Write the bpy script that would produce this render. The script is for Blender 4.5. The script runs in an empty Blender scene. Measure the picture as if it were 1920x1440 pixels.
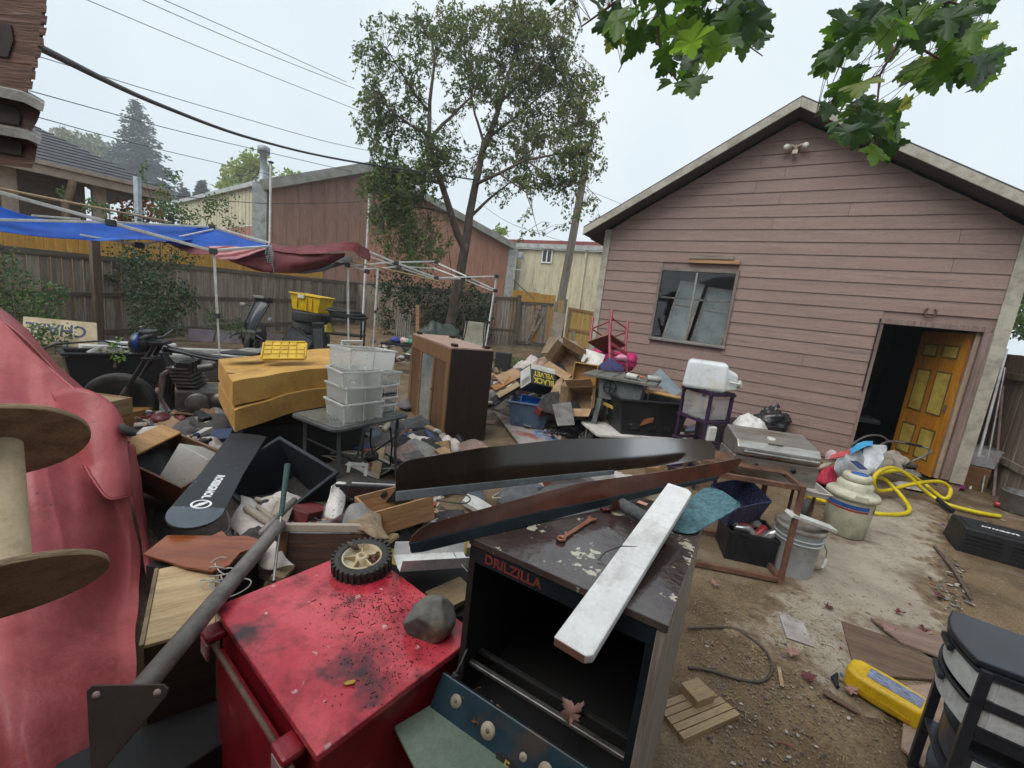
import bpy, bmesh, math, random
from mathutils import Vector as V, Matrix as M, noise as NZ
random.seed(7)
SC = bpy.context.scene
COL = SC.collection
rad = math.radians
FPX, CX, CY = 800.0, 960.0, 720.0            # focal length and centre in the photograph's pixels
PIT, ROL, ZC = rad(9.86), rad(6.56), 1.67
_F = V((0, math.cos(PIT), -math.sin(PIT)))
_R0 = V((1, 0, 0)); _U0 = _R0.cross(_F)
_R = math.cos(ROL)*_R0 + math.sin(ROL)*_U0
_U = -math.sin(ROL)*_R0 + math.cos(ROL)*_U0
CAM = V((0, 0, ZC))
cd = bpy.data.cameras.new('camera'); cam = bpy.data.objects.new('camera', cd); COL.objects.link(cam)
m = M((_R, _U, -_F)).transposed().to_4x4(); m.translation = CAM
cam.matrix_world = m
cd.sensor_fit = 'HORIZONTAL'; cd.sensor_width = 36; cd.lens = 36*FPX/1920
cd.clip_start = .02; cd.clip_end = 2000
SC.camera = cam
SUN_DIR = V((-.42, -.40, .82)).normalized()      # towards the sun
w = bpy.data.worlds.new('World'); SC.world = w; w.use_nodes = True
nt = w.node_tree; nt.nodes.clear()
sky = nt.nodes.new('ShaderNodeTexSky'); sky.sky_type = 'NISHITA'; sky.sun_disc = False
sky.sun_elevation = math.asin(SUN_DIR.z); sky.sun_rotation = math.atan2(SUN_DIR.x, SUN_DIR.y)
sky.air_density = 1; sky.dust_density = 6; sky.ozone_density = 1
tc = nt.nodes.new('ShaderNodeTexCoord')
n1 = nt.nodes.new('ShaderNodeTexNoise'); n1.inputs['Scale'].default_value = 1.6; n1.inputs['Detail'].default_value = 3
rmp = nt.nodes.new('ShaderNodeValToRGB')
rmp.color_ramp.elements[0].position = .3; rmp.color_ramp.elements[0].color = (4.05, 4.75, 5.2, 1)
rmp.color_ramp.elements[1].position = .7; rmp.color_ramp.elements[1].color = (5.25, 5.7, 5.95, 1)
mx = nt.nodes.new('ShaderNodeMix'); mx.data_type = 'RGBA'; mx.inputs['Factor'].default_value = .93   # cloud layer over the clear sky
bg = nt.nodes.new('ShaderNodeBackground'); bg.inputs['Strength'].default_value = .1
ow = nt.nodes.new('ShaderNodeOutputWorld')
L = nt.links.new
L(tc.outputs['Generated'], n1.inputs['Vector']); L(n1.outputs['Fac'], rmp.inputs['Fac'])
L(sky.outputs['Color'], mx.inputs[6]); L(rmp.outputs['Color'], mx.inputs[7])
L(mx.outputs[2], bg.inputs['Color']); L(bg.outputs[0], ow.inputs[0])
sd = bpy.data.lights.new('sun', 'SUN'); sd.energy = 1.5; sd.angle = rad(50); sd.color = (1, .98, .95)
so = bpy.data.objects.new('sun', sd); COL.objects.link(so)
so.rotation_euler = (-SUN_DIR).to_track_quat('-Z', 'Y').to_euler()
vs = SC.view_settings; vs.view_transform = 'Standard'; vs.look = 'None'; vs.exposure = 0.85; vs.gamma = 1; vs.use_curve_mapping = False
SC.render.engine = 'CYCLES'
SC.cycles.use_denoising = True
SC.cycles.max_bounces = 5; SC.cycles.diffuse_bounces = 3; SC.cycles.glossy_bounces = 3
SC.cycles.transmission_bounces = 6; SC.cycles.transparent_max_bounces = 10
SC.cycles.use_adaptive_sampling = True; SC.cycles.adaptive_threshold = .02
def ray(x, y): return _F + (x-CX)/FPX*_R - (y-CY)/FPX*_U
def pz(x, y, z=0.0):
    v = ray(x, y); return CAM + v*((z-ZC)/v.z)
def pY(x, y, Y):
    v = ray(x, y); return CAM + v*(Y/v.y)
def frame(a, b):
    """matrix at a, local x towards b (level), y to the left of x (away from a viewer if x runs right), z up; and the length"""
    d = V((b[0]-a[0], b[1]-a[1], 0)); l = d.length; d /= l
    mm = M(((d.x, -d.y, 0, a[0]), (d.y, d.x, 0, a[1]), (0, 0, 1, a[2]), (0, 0, 0, 1)))
    return mm, l
def basis(o, x, y):
    """matrix with local x along x, y near y"""
    x = V(x).normalized(); z = x.cross(V(y)).normalized(); y = z.cross(x)
    mm = M((x, y, z)).transposed().to_4x4(); mm.translation = V(o); return mm
def TR(x, y, z, rx=0, ry=0, rz=0):
    return M.Translation((x, y, z)) @ M.Rotation(rad(rz), 4, 'Z') @ M.Rotation(rad(ry), 4, 'Y') @ M.Rotation(rad(rx), 4, 'X')
class B:
    def __init__(s): s.v = []; s.f = []; s.sm = []
    def add(s, vs, fs, smooth=False, mm=None):
        o = len(s.v)
        s.v += [tuple(mm @ V(p)) if mm is not None else tuple(p) for p in vs]
        s.f += [tuple(i+o for i in f) for f in fs]; s.sm += [smooth]*len(fs); return s
    def hexa(s, p, mm=None):
        return s.add(p, [(0,3,2,1),(4,5,6,7),(0,1,5,4),(1,2,6,5),(2,3,7,6),(3,0,4,7)], False, mm)
    def box(s, c, d, mm=None, t=1.0, tz=0):
        """box centred at c with size d; t scales the top face (taper)"""
        x, y, z = c; a, b, h = d[0]/2, d[1]/2, d[2]/2
        return s.hexa([(x-a,y-b,z-h),(x+a,y-b,z-h),(x+a,y+b,z-h),(x-a,y+b,z-h),(x-a*t,y-b*t,z+h),(x+a*t,y-b*t,z+h),(x+a*t,y+b*t,z+h),(x-a*t,y+b*t,z+h)], mm)
    def bx(s, x0, x1, y0, y1, z0, z1, mm=None):
        return s.box(((x0+x1)/2,(y0+y1)/2,(z0+z1)/2), (x1-x0,y1-y0,z1-z0), mm)
    def tube(s, pts, r, n=8, mm=None, caps=True, smooth=True, closed=False):
        pts = [V(p) for p in pts]; k = len(pts)
        rr = r if isinstance(r, (list, tuple)) else [r]*k
        vs, fs = [], []; up = None
        for i, p in enumerate(pts):
            if closed: d = pts[(i+1) % k]-pts[i-1]
            else: d = (pts[min(i+1,k-1)]-pts[max(i-1,0)])
            if d.length < 1e-9: d = V((0,0,1))
            d.normalize()
            if up is None:
                up = V((0,0,1)) if abs(d.z) < .9 else V((1,0,0))
            a = d.cross(up); 
            if a.length < 1e-6: a = d.cross(V((.3,.7,.2)))
            a.normalize(); b = a.cross(d).normalized(); up = b
            for j in range(n):
                t = 2*math.pi*j/n; vs.append(p+rr[i]*(math.cos(t)*a+math.sin(t)*b))
        for i in range(k if closed else k-1):
            for j in range(n):
                i2 = (i+1) % k
                fs.append((i*n+j, i*n+(j+1)%n, i2*n+(j+1)%n, i2*n+j))
        s.add(vs, fs, smooth, mm)
        if caps and not closed:
            o = len(vs)
            s.add([vs[j] for j in range(n)], [tuple(range(n))[::-1]], False, mm)
            s.add([vs[o-n+j] for j in range(n)], [tuple(range(n))], False, mm)
        return s
    def rod(s, a, b, r, n=8, mm=None): return s.tube([a, b], r, n, mm)
    def lathe(s, prof, n=24, mm=None, smooth=True, sx=1, sy=1):
        vs, fs = [], []
        for (r, z) in prof:
            for j in range(n):
                t = 2*math.pi*j/n; vs.append((r*math.cos(t)*sx, r*math.sin(t)*sy, z))
        for i in range(len(prof)-1):
            for j in range(n): fs.append((i*n+j, i*n+(j+1)%n, (i+1)*n+(j+1)%n, (i+1)*n+j))
        s.add(vs, fs, smooth, mm)
        for i, rev in ((0, True), (len(prof)-1, False)):
            if prof[i][0] > 1e-5:
                r = tuple(range(n)); s.add(vs[i*n:(i+1)*n], [r[::-1] if rev else r], False, mm)
        return s
    def poly(s, pts, h, mm=None, z0=0.0):
        """extrude a 2-D outline by h along local z"""
        n = len(pts)
        vs = [(x, y, z0) for x, y in pts]+[(x, y, z0+h) for x, y in pts]
        fs = [tuple(range(n))[::-1], tuple(range(n, 2*n))]+[(i, (i+1) % n, n+(i+1) % n, n+i) for i in range(n)]
        return s.add(vs, fs, False, mm)
    def grid(s, fn, nu, nv, mm=None, smooth=True):
        vs = [fn(i/nu, j/nv) for j in range(nv+1) for i in range(nu+1)]
        fs = [(j*(nu+1)+i, j*(nu+1)+i+1, (j+1)*(nu+1)+i+1, (j+1)*(nu+1)+i) for j in range(nv) for i in range(nu)]
        return s.add(vs, fs, smooth, mm)
    def tray(s, x, y, z0, z1, t, mm=None, tp=1.0, rim=0.0, rimh=.02):
        """open box, x by y at the top, tapering to tp at the bottom, wall t"""
        def ring(a, b, z): return [(-a,-b,z),(a,-b,z),(a,b,z),(-a,b,z)]
        R = [ring(x/2*tp, y/2*tp, z0), ring(x/2, y/2, z1-rimh if rim else z1)]
        if rim: R += [ring(x/2+rim, y/2+rim, z1-rimh), ring(x/2+rim, y/2+rim, z1)]
        R += [ring(x/2-t, y/2-t, z1), ring(x/2*tp-t, y/2*tp-t, z0+t)]
        vs = [p for r_ in R for p in r_]; fs = [(3,2,1,0)]
        for i in range(len(R)-1):
            for j in range(4): fs.append((i*4+j, i*4+(j+1)%4, (i+1)*4+(j+1)%4, (i+1)*4+j))
        k = (len(R)-1)*4; fs.append((k,k+1,k+2,k+3))
        return s.add(vs, fs, False, mm)
    def obj(s, name, mat, parent=None, bev=0, seg=2, thick=0, sub=0, mm=None, label=None, cat=None, group=None, kind=None, auto=False):
        me = bpy.data.meshes.new(name); me.from_pydata(s.v, [], s.f); me.update()
        me.polygons.foreach_set('use_smooth', s.sm)
        o = bpy.data.objects.new(name, me); COL.objects.link(o)
        ms = mat if isinstance(mat, (list, tuple)) else [mat]
        for q in ms: me.materials.append(q)
        if parent is not None: o.parent = parent
        if mm is not None: o.matrix_local = mm
        if thick:
            d = o.modifiers.new('solid', 'SOLIDIFY'); d.thickness = thick; d.offset = 0
        if bev:
            d = o.modifiers.new('bevel', 'BEVEL'); d.width = bev; d.segments = seg; d.limit_method = 'ANGLE'; d.angle_limit = rad(35)
        if sub:
            d = o.modifiers.new('sub', 'SUBSURF'); d.levels = sub; d.render_levels = sub
        tag(o, label, cat, group, kind)
        return o
def tag(o, label=None, cat=None, group=None, kind=None):
    for k, v in (('label', label), ('category', cat), ('group', group), ('kind', kind)):
        if v: o[k] = v
    return o
def thing(name, label, cat, mm=None, group=None):
    o = bpy.data.objects.new(name, None); COL.objects.link(o); o.empty_display_size = .1
    if mm is not None:
        o.matrix_world = mm if isinstance(mm, M) else M.Translation(V(mm))
    return tag(o, label, cat, group)
def copy_tree(o, parent=None, label=None, mm=None):
    c = o.copy(); COL.objects.link(c); c.parent = parent
    if label: c['label'] = label
    if mm is not None: c.matrix_world = mm
    for ch in list(o.children): copy_tree(ch, c)
    return c
def lump(sz, seed=0, amp=.25, nu=18, nv=12, freq=1.6, flat=0.0):
    """a smooth uneven blob about sz in half-size, flat base if flat>0"""
    b = B(); sx, sy, s_ = sz
    def fn(u, v):
        t = 2*math.pi*u; p = math.pi*v
        d = V((math.sin(p)*math.cos(t), math.sin(p)*math.sin(t), math.cos(p)))
        k = 1+amp*NZ.noise(d*freq+V((seed*7.3, seed*3.1, seed)))+amp*.5*NZ.noise(d*freq*2.7+V((seed, 0, seed*5)))
        z = d.z*k*s_
        if flat and z < -flat*s_: z = -flat*s_
        return (d.x*k*sx, d.y*k*sy, z)
    b.grid(fn, nu, nv); return b
def cloth(sx, sy, h, seed=0, nu=26, nv=22, fold=6, amp=1.0, mm=None, b=None):
    """a heap of crumpled cloth, footprint sx by sy, height h"""
    b = b or B()
    def fn(u, v):
        x, y = (u-.5)*2, (v-.5)*2; r = min(1, (x*x+y*y)**.5)
        an = math.atan2(y, x)
        edge = 1+.18*NZ.noise(V((math.cos(an)*1.4+seed, math.sin(an)*1.4, seed*2.1)))
        q = max(abs(x), abs(y)) or 1
        sc_ = (q/((x*x+y*y)**.5 or 1)) if r > 0 else 1
        px_, py_ = x*sc_*edge, y*sc_*edge
        rr = min(1, (px_*px_+py_*py_)**.5/edge)
        z = h*(1-rr**2.2)*(.75+.5*NZ.noise(V((px_*1.5+seed*3, py_*1.5, seed))))
        p3 = V((px_*fold*.5+seed, py_*fold*.5, seed*1.7))
        ridge = 1-abs(NZ.noise(p3+.6*V((NZ.noise(p3*.7), NZ.noise(p3*.7+V((9,9,9))), 0))))*2
        z += amp*h*.28*ridge*(1-rr**4)+.004
        return (px_*sx/2, py_*sy/2, max(z, .003*(1+math.sin(an*9))))
    return b.grid(fn, nu, nv, mm)
def text(s, size, mat, parent, mm, name='lettering', ext=.0008, align='CENTER', bold=0):
    c = bpy.data.curves.new(name, 'FONT'); c.body = s; c.size = size; c.extrude = ext; c.align_x = align; c.align_y = 'CENTER'
    c.offset = bold; c.resolution_u = 3
    t = bpy.data.objects.new(name, c); COL.objects.link(t)
    dg = bpy.context.evaluated_depsgraph_get(); me = bpy.data.meshes.new_from_object(t.evaluated_get(dg))
    bpy.data.objects.remove(t); bpy.data.curves.remove(c)
    o = bpy.data.objects.new(name, me); COL.objects.link(o); me.materials.clear(); me.materials.append(mat)
    if parent is not None: o.parent = parent
    o.matrix_local = mm; return o
_MC = {}
def mt(name, c1, c2=None, sc=4.0, rough=.7, bump=0.0, bsc=None, metal=0.0, st=(1,1,1), det=4, lo=.35, hi=.65,
       c3=None, sc3=1.2, t3=.58, w3=.08, spec=.5, trans=0.0, ior=1.45, alpha=1.0, coat=0.0, rvar=.12, c4=None, sc4=40, t4=.66, sheen=0.0, sss=0.0, tl=None, grime=.55, gsc=5.0, fine=.10, fsc=85):
    """c1..c2 noise-mixed; c3 blotches; c4 fine specks"""
    if name in _MC: return _MC[name]
    ma = bpy.data.materials.new(name); ma.use_nodes = True; _MC[name] = ma
    t = ma.node_tree; nd = t.nodes; p = nd['Principled BSDF']; lk = t.links.new
    def c_(c): return (c[0], c[1], c[2], 1)
    tc = nd.new('ShaderNodeTexCoord'); mp = nd.new('ShaderNodeMapping'); lk(tc.outputs['Object'], mp.inputs['Vector'])
    mp.inputs['Scale'].default_value = st
    oi = nd.new('ShaderNodeObjectInfo')
    ad = nd.new('ShaderNodeVectorMath'); ad.operation = 'ADD'
    rs = nd.new('ShaderNodeVectorMath'); rs.operation = 'SCALE'; rs.inputs[0].default_value = (37, 53, 71)
    lk(oi.outputs['Random'], rs.inputs['Scale']); lk(mp.outputs[0], ad.inputs[0]); lk(rs.outputs[0], ad.inputs[1])
    src = ad.outputs[0]
    def nz(scale, detail=4, rough_=.6, vec=src):
        n = nd.new('ShaderNodeTexNoise'); n.inputs['Scale'].default_value = scale; n.inputs['Detail'].default_value = detail
        n.inputs['Roughness'].default_value = rough_; lk(vec, n.inputs['Vector']); return n.outputs['Fac']
    def ramp(v, a, b_):
        r = nd.new('ShaderNodeMapRange'); r.interpolation_type = 'SMOOTHSTEP'
        r.inputs['From Min'].default_value = a; r.inputs['From Max'].default_value = b_; lk(v, r.inputs['Value']); return r.outputs['Result']
    def mixc(f, a, b_):
        q = nd.new('ShaderNodeMix'); q.data_type = 'RGBA'; lk(f, q.inputs['Factor'])
        for s_, i in ((a, 6), (b_, 7)):
            if isinstance(s_, tuple): q.inputs[i].default_value = c_(s_)
            else: lk(s_, q.inputs[i])
        return q.outputs[2]
    col = None
    n0 = nz(sc, det)
    c2 = c2 or tuple(v*.78 for v in c1)
    col = mixc(ramp(n0, lo, hi), c1, c2)
    if c3: col = mixc(ramp(nz(sc3, 4, .68, tc.outputs['Object'] if st == (1,1,1) else src), t3-w3, t3+w3), col, c3)
    if c4: col = mixc(ramp(nz(sc4, 3, .5, tc.outputs['Object']), t4-.03, t4+.03), col, c4)
    if grime and trans < .5:
        gm = nd.new('ShaderNodeMix'); gm.data_type = 'RGBA'; gm.blend_type = 'MULTIPLY'
        g1 = ramp(nz(gsc, 5, .8), .42, .74); gf = nd.new('ShaderNodeMath'); gf.operation = 'MULTIPLY'; lk(g1, gf.inputs[0]); gf.inputs[1].default_value = grime
        lk(gf.outputs[0], gm.inputs['Factor']); lk(col, gm.inputs[6]); gm.inputs[7].default_value = (.36, .32, .28, 1); col = gm.outputs[2]
    if fine and trans < .5 and not tl:
        fm = nd.new('ShaderNodeMix'); fm.data_type = 'RGBA'; fm.blend_type = 'MULTIPLY'; fm.inputs['Factor'].default_value = 1
        fr = nd.new('ShaderNodeMapRange'); fr.inputs['From Min'].default_value = .3; fr.inputs['From Max'].default_value = .7; fr.inputs['To Min'].default_value = 1-fine; fr.inputs['To Max'].default_value = 1+fine*.8
        lk(nz(fsc, 2, .7), fr.inputs['Value']); lk(col, fm.inputs[6]); lk(fr.outputs['Result'], fm.inputs[7]); col = fm.outputs[2]
    lk(col, p.inputs['Base Color'])
    rr = nd.new('ShaderNodeMapRange'); rr.inputs['To Min'].default_value = max(.02, rough-rvar); rr.inputs['To Max'].default_value = min(1, rough+rvar)
    lk(n0, rr.inputs['Value']); lk(rr.outputs['Result'], p.inputs['Roughness'])
    p.inputs['Metallic'].default_value = metal; p.inputs['Specular IOR Level'].default_value = spec
    p.inputs['IOR'].default_value = ior; p.inputs['Transmission Weight'].default_value = trans; p.inputs['Alpha'].default_value = alpha
    p.inputs['Coat Weight'].default_value = coat; p.inputs['Sheen Weight'].default_value = sheen
    if sss:
        p.inputs['Subsurface Weight'].default_value = sss; p.inputs['Subsurface Radius'].default_value = (.02,.02,.02)
    if bump:
        bm = nd.new('ShaderNodeBump'); bm.inputs['Strength'].default_value = min(1, bump); bm.inputs['Distance'].default_value = .01*max(1, bump)
        lk(nz(bsc or sc*3, 3), bm.inputs['Height']); lk(bm.outputs[0], p.inputs['Normal'])
    if tl:
        td = nd.new('ShaderNodeBsdfTranslucent'); td.inputs['Color'].default_value = c_(tl[0])
        ms = nd.new('ShaderNodeMixShader'); ms.inputs[0].default_value = tl[1]
        lk(p.outputs[0], ms.inputs[1]); lk(td.outputs[0], ms.inputs[2]); lk(ms.outputs[0], nd['Material Output'].inputs['Surface'])
    return ma
def wood(name, c1, c2, ax=0, sc=3, rough=.72, bump=.25, **k):
    st = [9, 9, 9]; st[ax] = .7; k.setdefault('fine', .2); k.setdefault('fsc', 30)
    return mt(name, c1, c2, sc=sc, st=tuple(st), rough=rough, bump=bump, lo=.3, hi=.7, **k)
def gz(x, y):
    t = min(1, max(0, (y-11.0)/6.5)); t = t*t*(3-2*t)
    return .42*t + .018*NZ.noise(V((x*.8, y*.8, 0)))
def G(px, py, dz=0.0):
    """ground point seen at a pixel"""
    p = pz(px, py, 0)
    for _ in range(6): p = pz(px, py, gz(p.x, p.y))
    return V((p.x, p.y, p.z+dz))
def gp(x, y, dz=0): return V((x, y, gz(x, y)+dz))
dirt = mt('damp brown dirt', (.095,.060,.031), (.185,.128,.072), sc=2.2, rough=.85, bump=.9, bsc=26, lo=.32, hi=.68, det=9,
          c3=(.225,.18,.125), sc3=.8, t3=.60, w3=.1, c4=(.33,.27,.20), sc4=60, t4=.70, fine=.5, fsc=110, gsc=2.5, grime=.6)
b = B()
xs = sorted(set([-90,-60,-40,-28,-20]+[-14+.28*i for i in range(101)]+[20,28,40,60,90]))
ys = sorted(set([-30,-12,-5,-2]+[-1+.28*i for i in range(80)]+[23,27,32,40,60,90,140]))
vs = [(x, y, gz(x, y)+.012*NZ.noise(V((x*3.1, y*3.1, 4)))) for y in ys for x in xs]
n = len(xs)
b.add(vs, [(j*n+i, j*n+i+1, (j+1)*n+i+1, (j+1)*n+i) for j in range(len(ys)-1) for i in range(n-1)], True)
b.obj('ground', dirt, kind='structure')
conc = mt('dirty concrete', (.335,.292,.225), (.25,.212,.16), sc=1.6, rough=.85, bump=.3, bsc=40, c3=(.15,.11,.075), sc3=1.1, t3=.60, w3=.06, c4=(.12,.09,.06), sc4=30, t4=.71)
def outline(pts, step=.12, amp=.05, seed=0):
    out = []
    for i in range(len(pts)):
        a, c = V(pts[i]).to_2d(), V(pts[(i+1) % len(pts)]).to_2d(); k = max(1, int((c-a).length/step))
        for j in range(k):
            q = a.lerp(c, j/k); out.append((q.x+amp*NZ.noise(V((q.x*4, q.y*4, seed))), q.y+amp*NZ.noise(V((q.x*4, q.y*4, seed+9)))))
    return out
pp = [pz(*q) for q in ((1540,985),(1650,930),(1748,945),(1745,1080),(1752,1175),(1660,1180),(1590,1195),(1640,1300),(1560,1300),(1500,1235),(1395,1195),(1460,1130),(1500,1060))]
ol = [(p.x, p.y) for p in pp]
def edged(x, y):
    d = 9
    for i in range(len(ol)):
        a, c = V(ol[i]), V(ol[(i+1) % len(ol)]); t = max(0, min(1, (V((x,y))-a).dot(c-a)/(c-a).length_squared)); d = min(d, (V((x,y))-a.lerp(c, t)).length)
    return d if inpoly(x, y, ol) else -d
def inpoly(x, y, P):
    c = False; j = len(P)-1
    for i in range(len(P)):
        if (P[i][1] > y) != (P[j][1] > y) and x < (P[j][0]-P[i][0])*(y-P[i][1])/(P[j][1]-P[i][1])+P[i][0]: c = not c
        j = i
    return c
b = B(); s_ = .09; at_ = []; nx, ny = int(4.6/s_), int(4.6/s_); ok = {}
for j in range(ny):
    for i in range(nx):
        x, y = 1.0+i*s_, 1.2+j*s_; d = edged(x, y)
        if d > -.3: ok[(i, j)] = len(b.v); b.v.append((x, y, gz(x, y)+.012*NZ.noise(V((x*3.1, y*3.1, 4)))+(.007 if d > -.12 else -.03))); at_.append(d)
for (i, j) in ok:
    q = [(i,j),(i+1,j),(i+1,j+1),(i,j+1)]
    if all(k in ok for k in q): b.f.append(tuple(ok[k] for k in q)); b.sm.append(True)
cpo = b.obj('concrete_path', conc, kind='structure')
att = cpo.data.attributes.new('inside', 'FLOAT', 'POINT'); att.data.foreach_set('value', at_)
_nt = conc.node_tree; _nd = _nt.nodes; _lk = _nt.links.new       # dirt has crept over the slab's edges
_pr = _nd['Principled BSDF']; _src = _pr.inputs['Base Color'].links[0].from_socket
_a = _nd.new('ShaderNodeAttribute'); _a.attribute_name = 'inside'; _tc = _nd.new('ShaderNodeTexCoord')
_n1 = _nd.new('ShaderNodeTexNoise'); _n1.inputs['Scale'].default_value = 5; _n1.inputs['Detail'].default_value = 9; _n1.inputs['Roughness'].default_value = .7; _lk(_tc.outputs['Object'], _n1.inputs['Vector'])
_m1 = _nd.new('ShaderNodeMath'); _m1.operation = 'MULTIPLY_ADD'; _lk(_n1.outputs['Fac'], _m1.inputs[0]); _m1.inputs[1].default_value = 1.0; _lk(_a.outputs['Fac'], _m1.inputs[2])
_mr = _nd.new('ShaderNodeMapRange'); _mr.interpolation_type = 'SMOOTHSTEP'; _mr.inputs['From Min'].default_value = .44; _mr.inputs['From Max'].default_value = .60; _lk(_m1.outputs[0], _mr.inputs['Value'])
_n2 = _nd.new('ShaderNodeTexNoise'); _n2.inputs['Scale'].default_value = 14; _n2.inputs['Detail'].default_value = 9; _lk(_tc.outputs['Object'], _n2.inputs['Vector'])
_r2 = _nd.new('ShaderNodeValToRGB'); _r2.color_ramp.elements[0].color = (.085,.054,.03,1); _r2.color_ramp.elements[1].color = (.205,.145,.085,1); _r2.color_ramp.elements[0].position = .35; _r2.color_ramp.elements[1].position = .65; _lk(_n2.outputs['Fac'], _r2.inputs['Fac'])
_mx = _nd.new('ShaderNodeMix'); _mx.data_type = 'RGBA'; _lk(_mr.outputs['Result'], _mx.inputs['Factor']); _lk(_r2.outputs['Color'], _mx.inputs[6]); _lk(_src, _mx.inputs[7]); _lk(_mx.outputs[2], _pr.inputs['Base Color'])
GN = V((math.sin(rad(32.07)), math.cos(rad(32.07)), 0)); GU = V((GN.y, -GN.x, 0)); GO = GN*7.71+GU*(-3.17)
gmm = M(((GU.x, GN.x, 0, GO.x), (GU.y, GN.y, 0, GO.y), (0, 0, 1, 0), (0, 0, 0, 1)))
def gw(px, py, off=0.0):
    """garage wall: along-wall x and height z at a pixel"""
    v = ray(px, py); P = CAM + v*((7.71-off)/v.dot(GN)); q = P-GO; return q.dot(GU), P.z
garage = thing('garage', 'mauve brown lap sided garage with open yellow door and low gable roof', 'garage', gmm)
side = wood('mauve siding paint', (.248,.167,.142), (.220,.148,.125), 0, grime=.25, sc=1.5, rough=.62, bump=.22, c3=(.205,.142,.122), sc3=1.4, t3=.60, w3=.1, c4=(.36,.28,.25), sc4=7, t4=.80)
side2 = wood('mauve siding paint faded', (.262,.178,.152), (.233,.158,.134), 0, grime=.3, sc=1.5, rough=.62, bump=.22, c3=(.155,.108,.096), sc3=1.4, t3=.62, w3=.1)
trimm = mt('greige trim paint', (.36,.335,.275), (.30,.275,.225), sc=5, rough=.6, bump=.1, c3=(.25,.22,.18), sc3=3, t3=.68, w3=.05)
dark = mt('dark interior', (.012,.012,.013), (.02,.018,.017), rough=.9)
W_, EV, AP = 5.37, 3.27, 4.80
def rake(x): return EV+(AP-EV)*(1-abs(x-W_/2)/(W_/2))
joints = {}
for i, px_, py_ in ((-7,1481,272),(-6,1428,305),(-5,1472,325),(-4,1417,352),(-3,1462,372),(-2,1593,391),(-1,1448,420),(0,1800,442),(1,1195,460),(2,1785,500),(3,1246,495),(6,1290,555),(10,1500,700)):
    joints.setdefault(i, []).append(gw(px_, py_)[0])
WX0, WX1, WZ0, WZ1 = 1.11, 2.28, 1.47, 2.64       # window
DX0, DX1, DZ1 = 4.19, 5.16, 2.05                  # door opening
E_ = .178
for i in range(-9, 19):
    zt = (18.5-i)*E_; zb = max(.06, zt-E_)
    spans = [(0.10, 5.245)]
    for (a, c, z0, z1) in ((WX0, WX1, WZ0, WZ1), (DX0-.03, DX1+.09, -1, DZ1+.05)):
        if zb < z1-.03 and zt > z0+.03:
            ns = []
            for s0, s1 in spans:
                if a > s0: ns.append((s0, min(a, s1)))
                if c < s1: ns.append((max(c, s0), s1))
            spans = [s for s in ns if s[1]-s[0] > .02]
    for jx in joints.get(i, []):
        ns = []
        for s0, s1 in spans:
            if s0+.05 < jx < s1-.05: ns += [(s0, jx-.002), (jx+.002, s1)]
            else: ns.append((s0, s1))
        spans = ns
    for s0, s1 in spans:
        if zb >= AP-.02: continue
        def clipx(z):
            h = (z-EV)/(AP-EV)*(W_/2) if z > EV else -1
            return max(s0, h), min(s1, W_-h)
        a0, a1 = clipx(zb); c0, c1 = clipx(min(zt+.015, AP))
        if a1-a0 < .05: continue
        if c1 < c0: c0 = c1 = (c0+c1)/2
        j = .0015*random.uniform(-1, 1)
        b = B().hexa([(a0,-.020+j,zb),(a1,-.020-j,zb),(a1,.004,zb),(a0,.004,zb),(c0,-.006,min(zt+.012,AP)),(c1,-.006,min(zt+.012,AP)),(c1,.004,min(zt+.012,AP)),(c0,.004,min(zt+.012,AP))])
        b.obj('siding_board', side if random.random() < .7 else side2, garage)
b = B()   # back walls and frame behind the boards, with openings
def wallrect(x0, x1, z0, z1): b.bx(x0, x1, .006, .10, z0, z1)
wallrect(0,WX0,0,EV); wallrect(WX1,DX0,0,EV); wallrect(WX0,WX1,0,WZ0); wallrect(WX0,WX1,WZ1,EV); wallrect(DX0,DX1,DZ1,EV); wallrect(DX1,W_,0,EV)
b.add([(0,.05,EV),(W_,.05,EV),(W_/2,.05,AP)], [(0,1,2)]); b.add([(0,6.45,EV),(W_,6.45,EV),(W_/2,6.45,AP)], [(0,1,2)]); b.bx(.1,W_-.1,.11,6.4,EV-.04,EV)
b.bx(0,.1,.1,6.5,0,EV); b.bx(W_-.1,W_,.1,6.5,0,EV); b.bx(0,W_,6.4,6.5,0,EV)
b.obj('wall', side, garage)
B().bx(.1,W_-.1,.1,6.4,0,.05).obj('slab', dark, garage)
for x0, x1 in ((-.015,.105),(5.24,5.385)):
    B().bx(x0,x1,-.034,.012,.10,rake(max(x0,0))+.02 if x0 < 1 else EV+.03).obj('corner_trim', trimm, garage, bev=.003)
shing = mt('grey roof shingle', (.055,.055,.058), (.09,.085,.08), sc=9, rough=.9, bump=.5, bsc=60)
sl = (AP-EV)/(W_/2)
roof = B()
for sgn in (-1, 1):
    def P(d, y, up): 
        x = W_/2+sgn*d; return (x, y, AP+.02-sl*d+up)
    de = W_/2+.30
    roof.hexa([P(0,-.37,.135),P(de,-.37,.135),P(de,6.7,.135),P(0,6.7,.135),P(0,-.37,.155),P(de,-.37,.155),P(de,6.7,.155),P(0,6.7,.155)])
rf = roof.obj('roof', shing, garage)
soff = mt('dark soffit boards', (.085,.068,.062), (.06,.05,.048), sc=6, rough=.8, st=(1,12,1), bump=.2)
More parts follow.
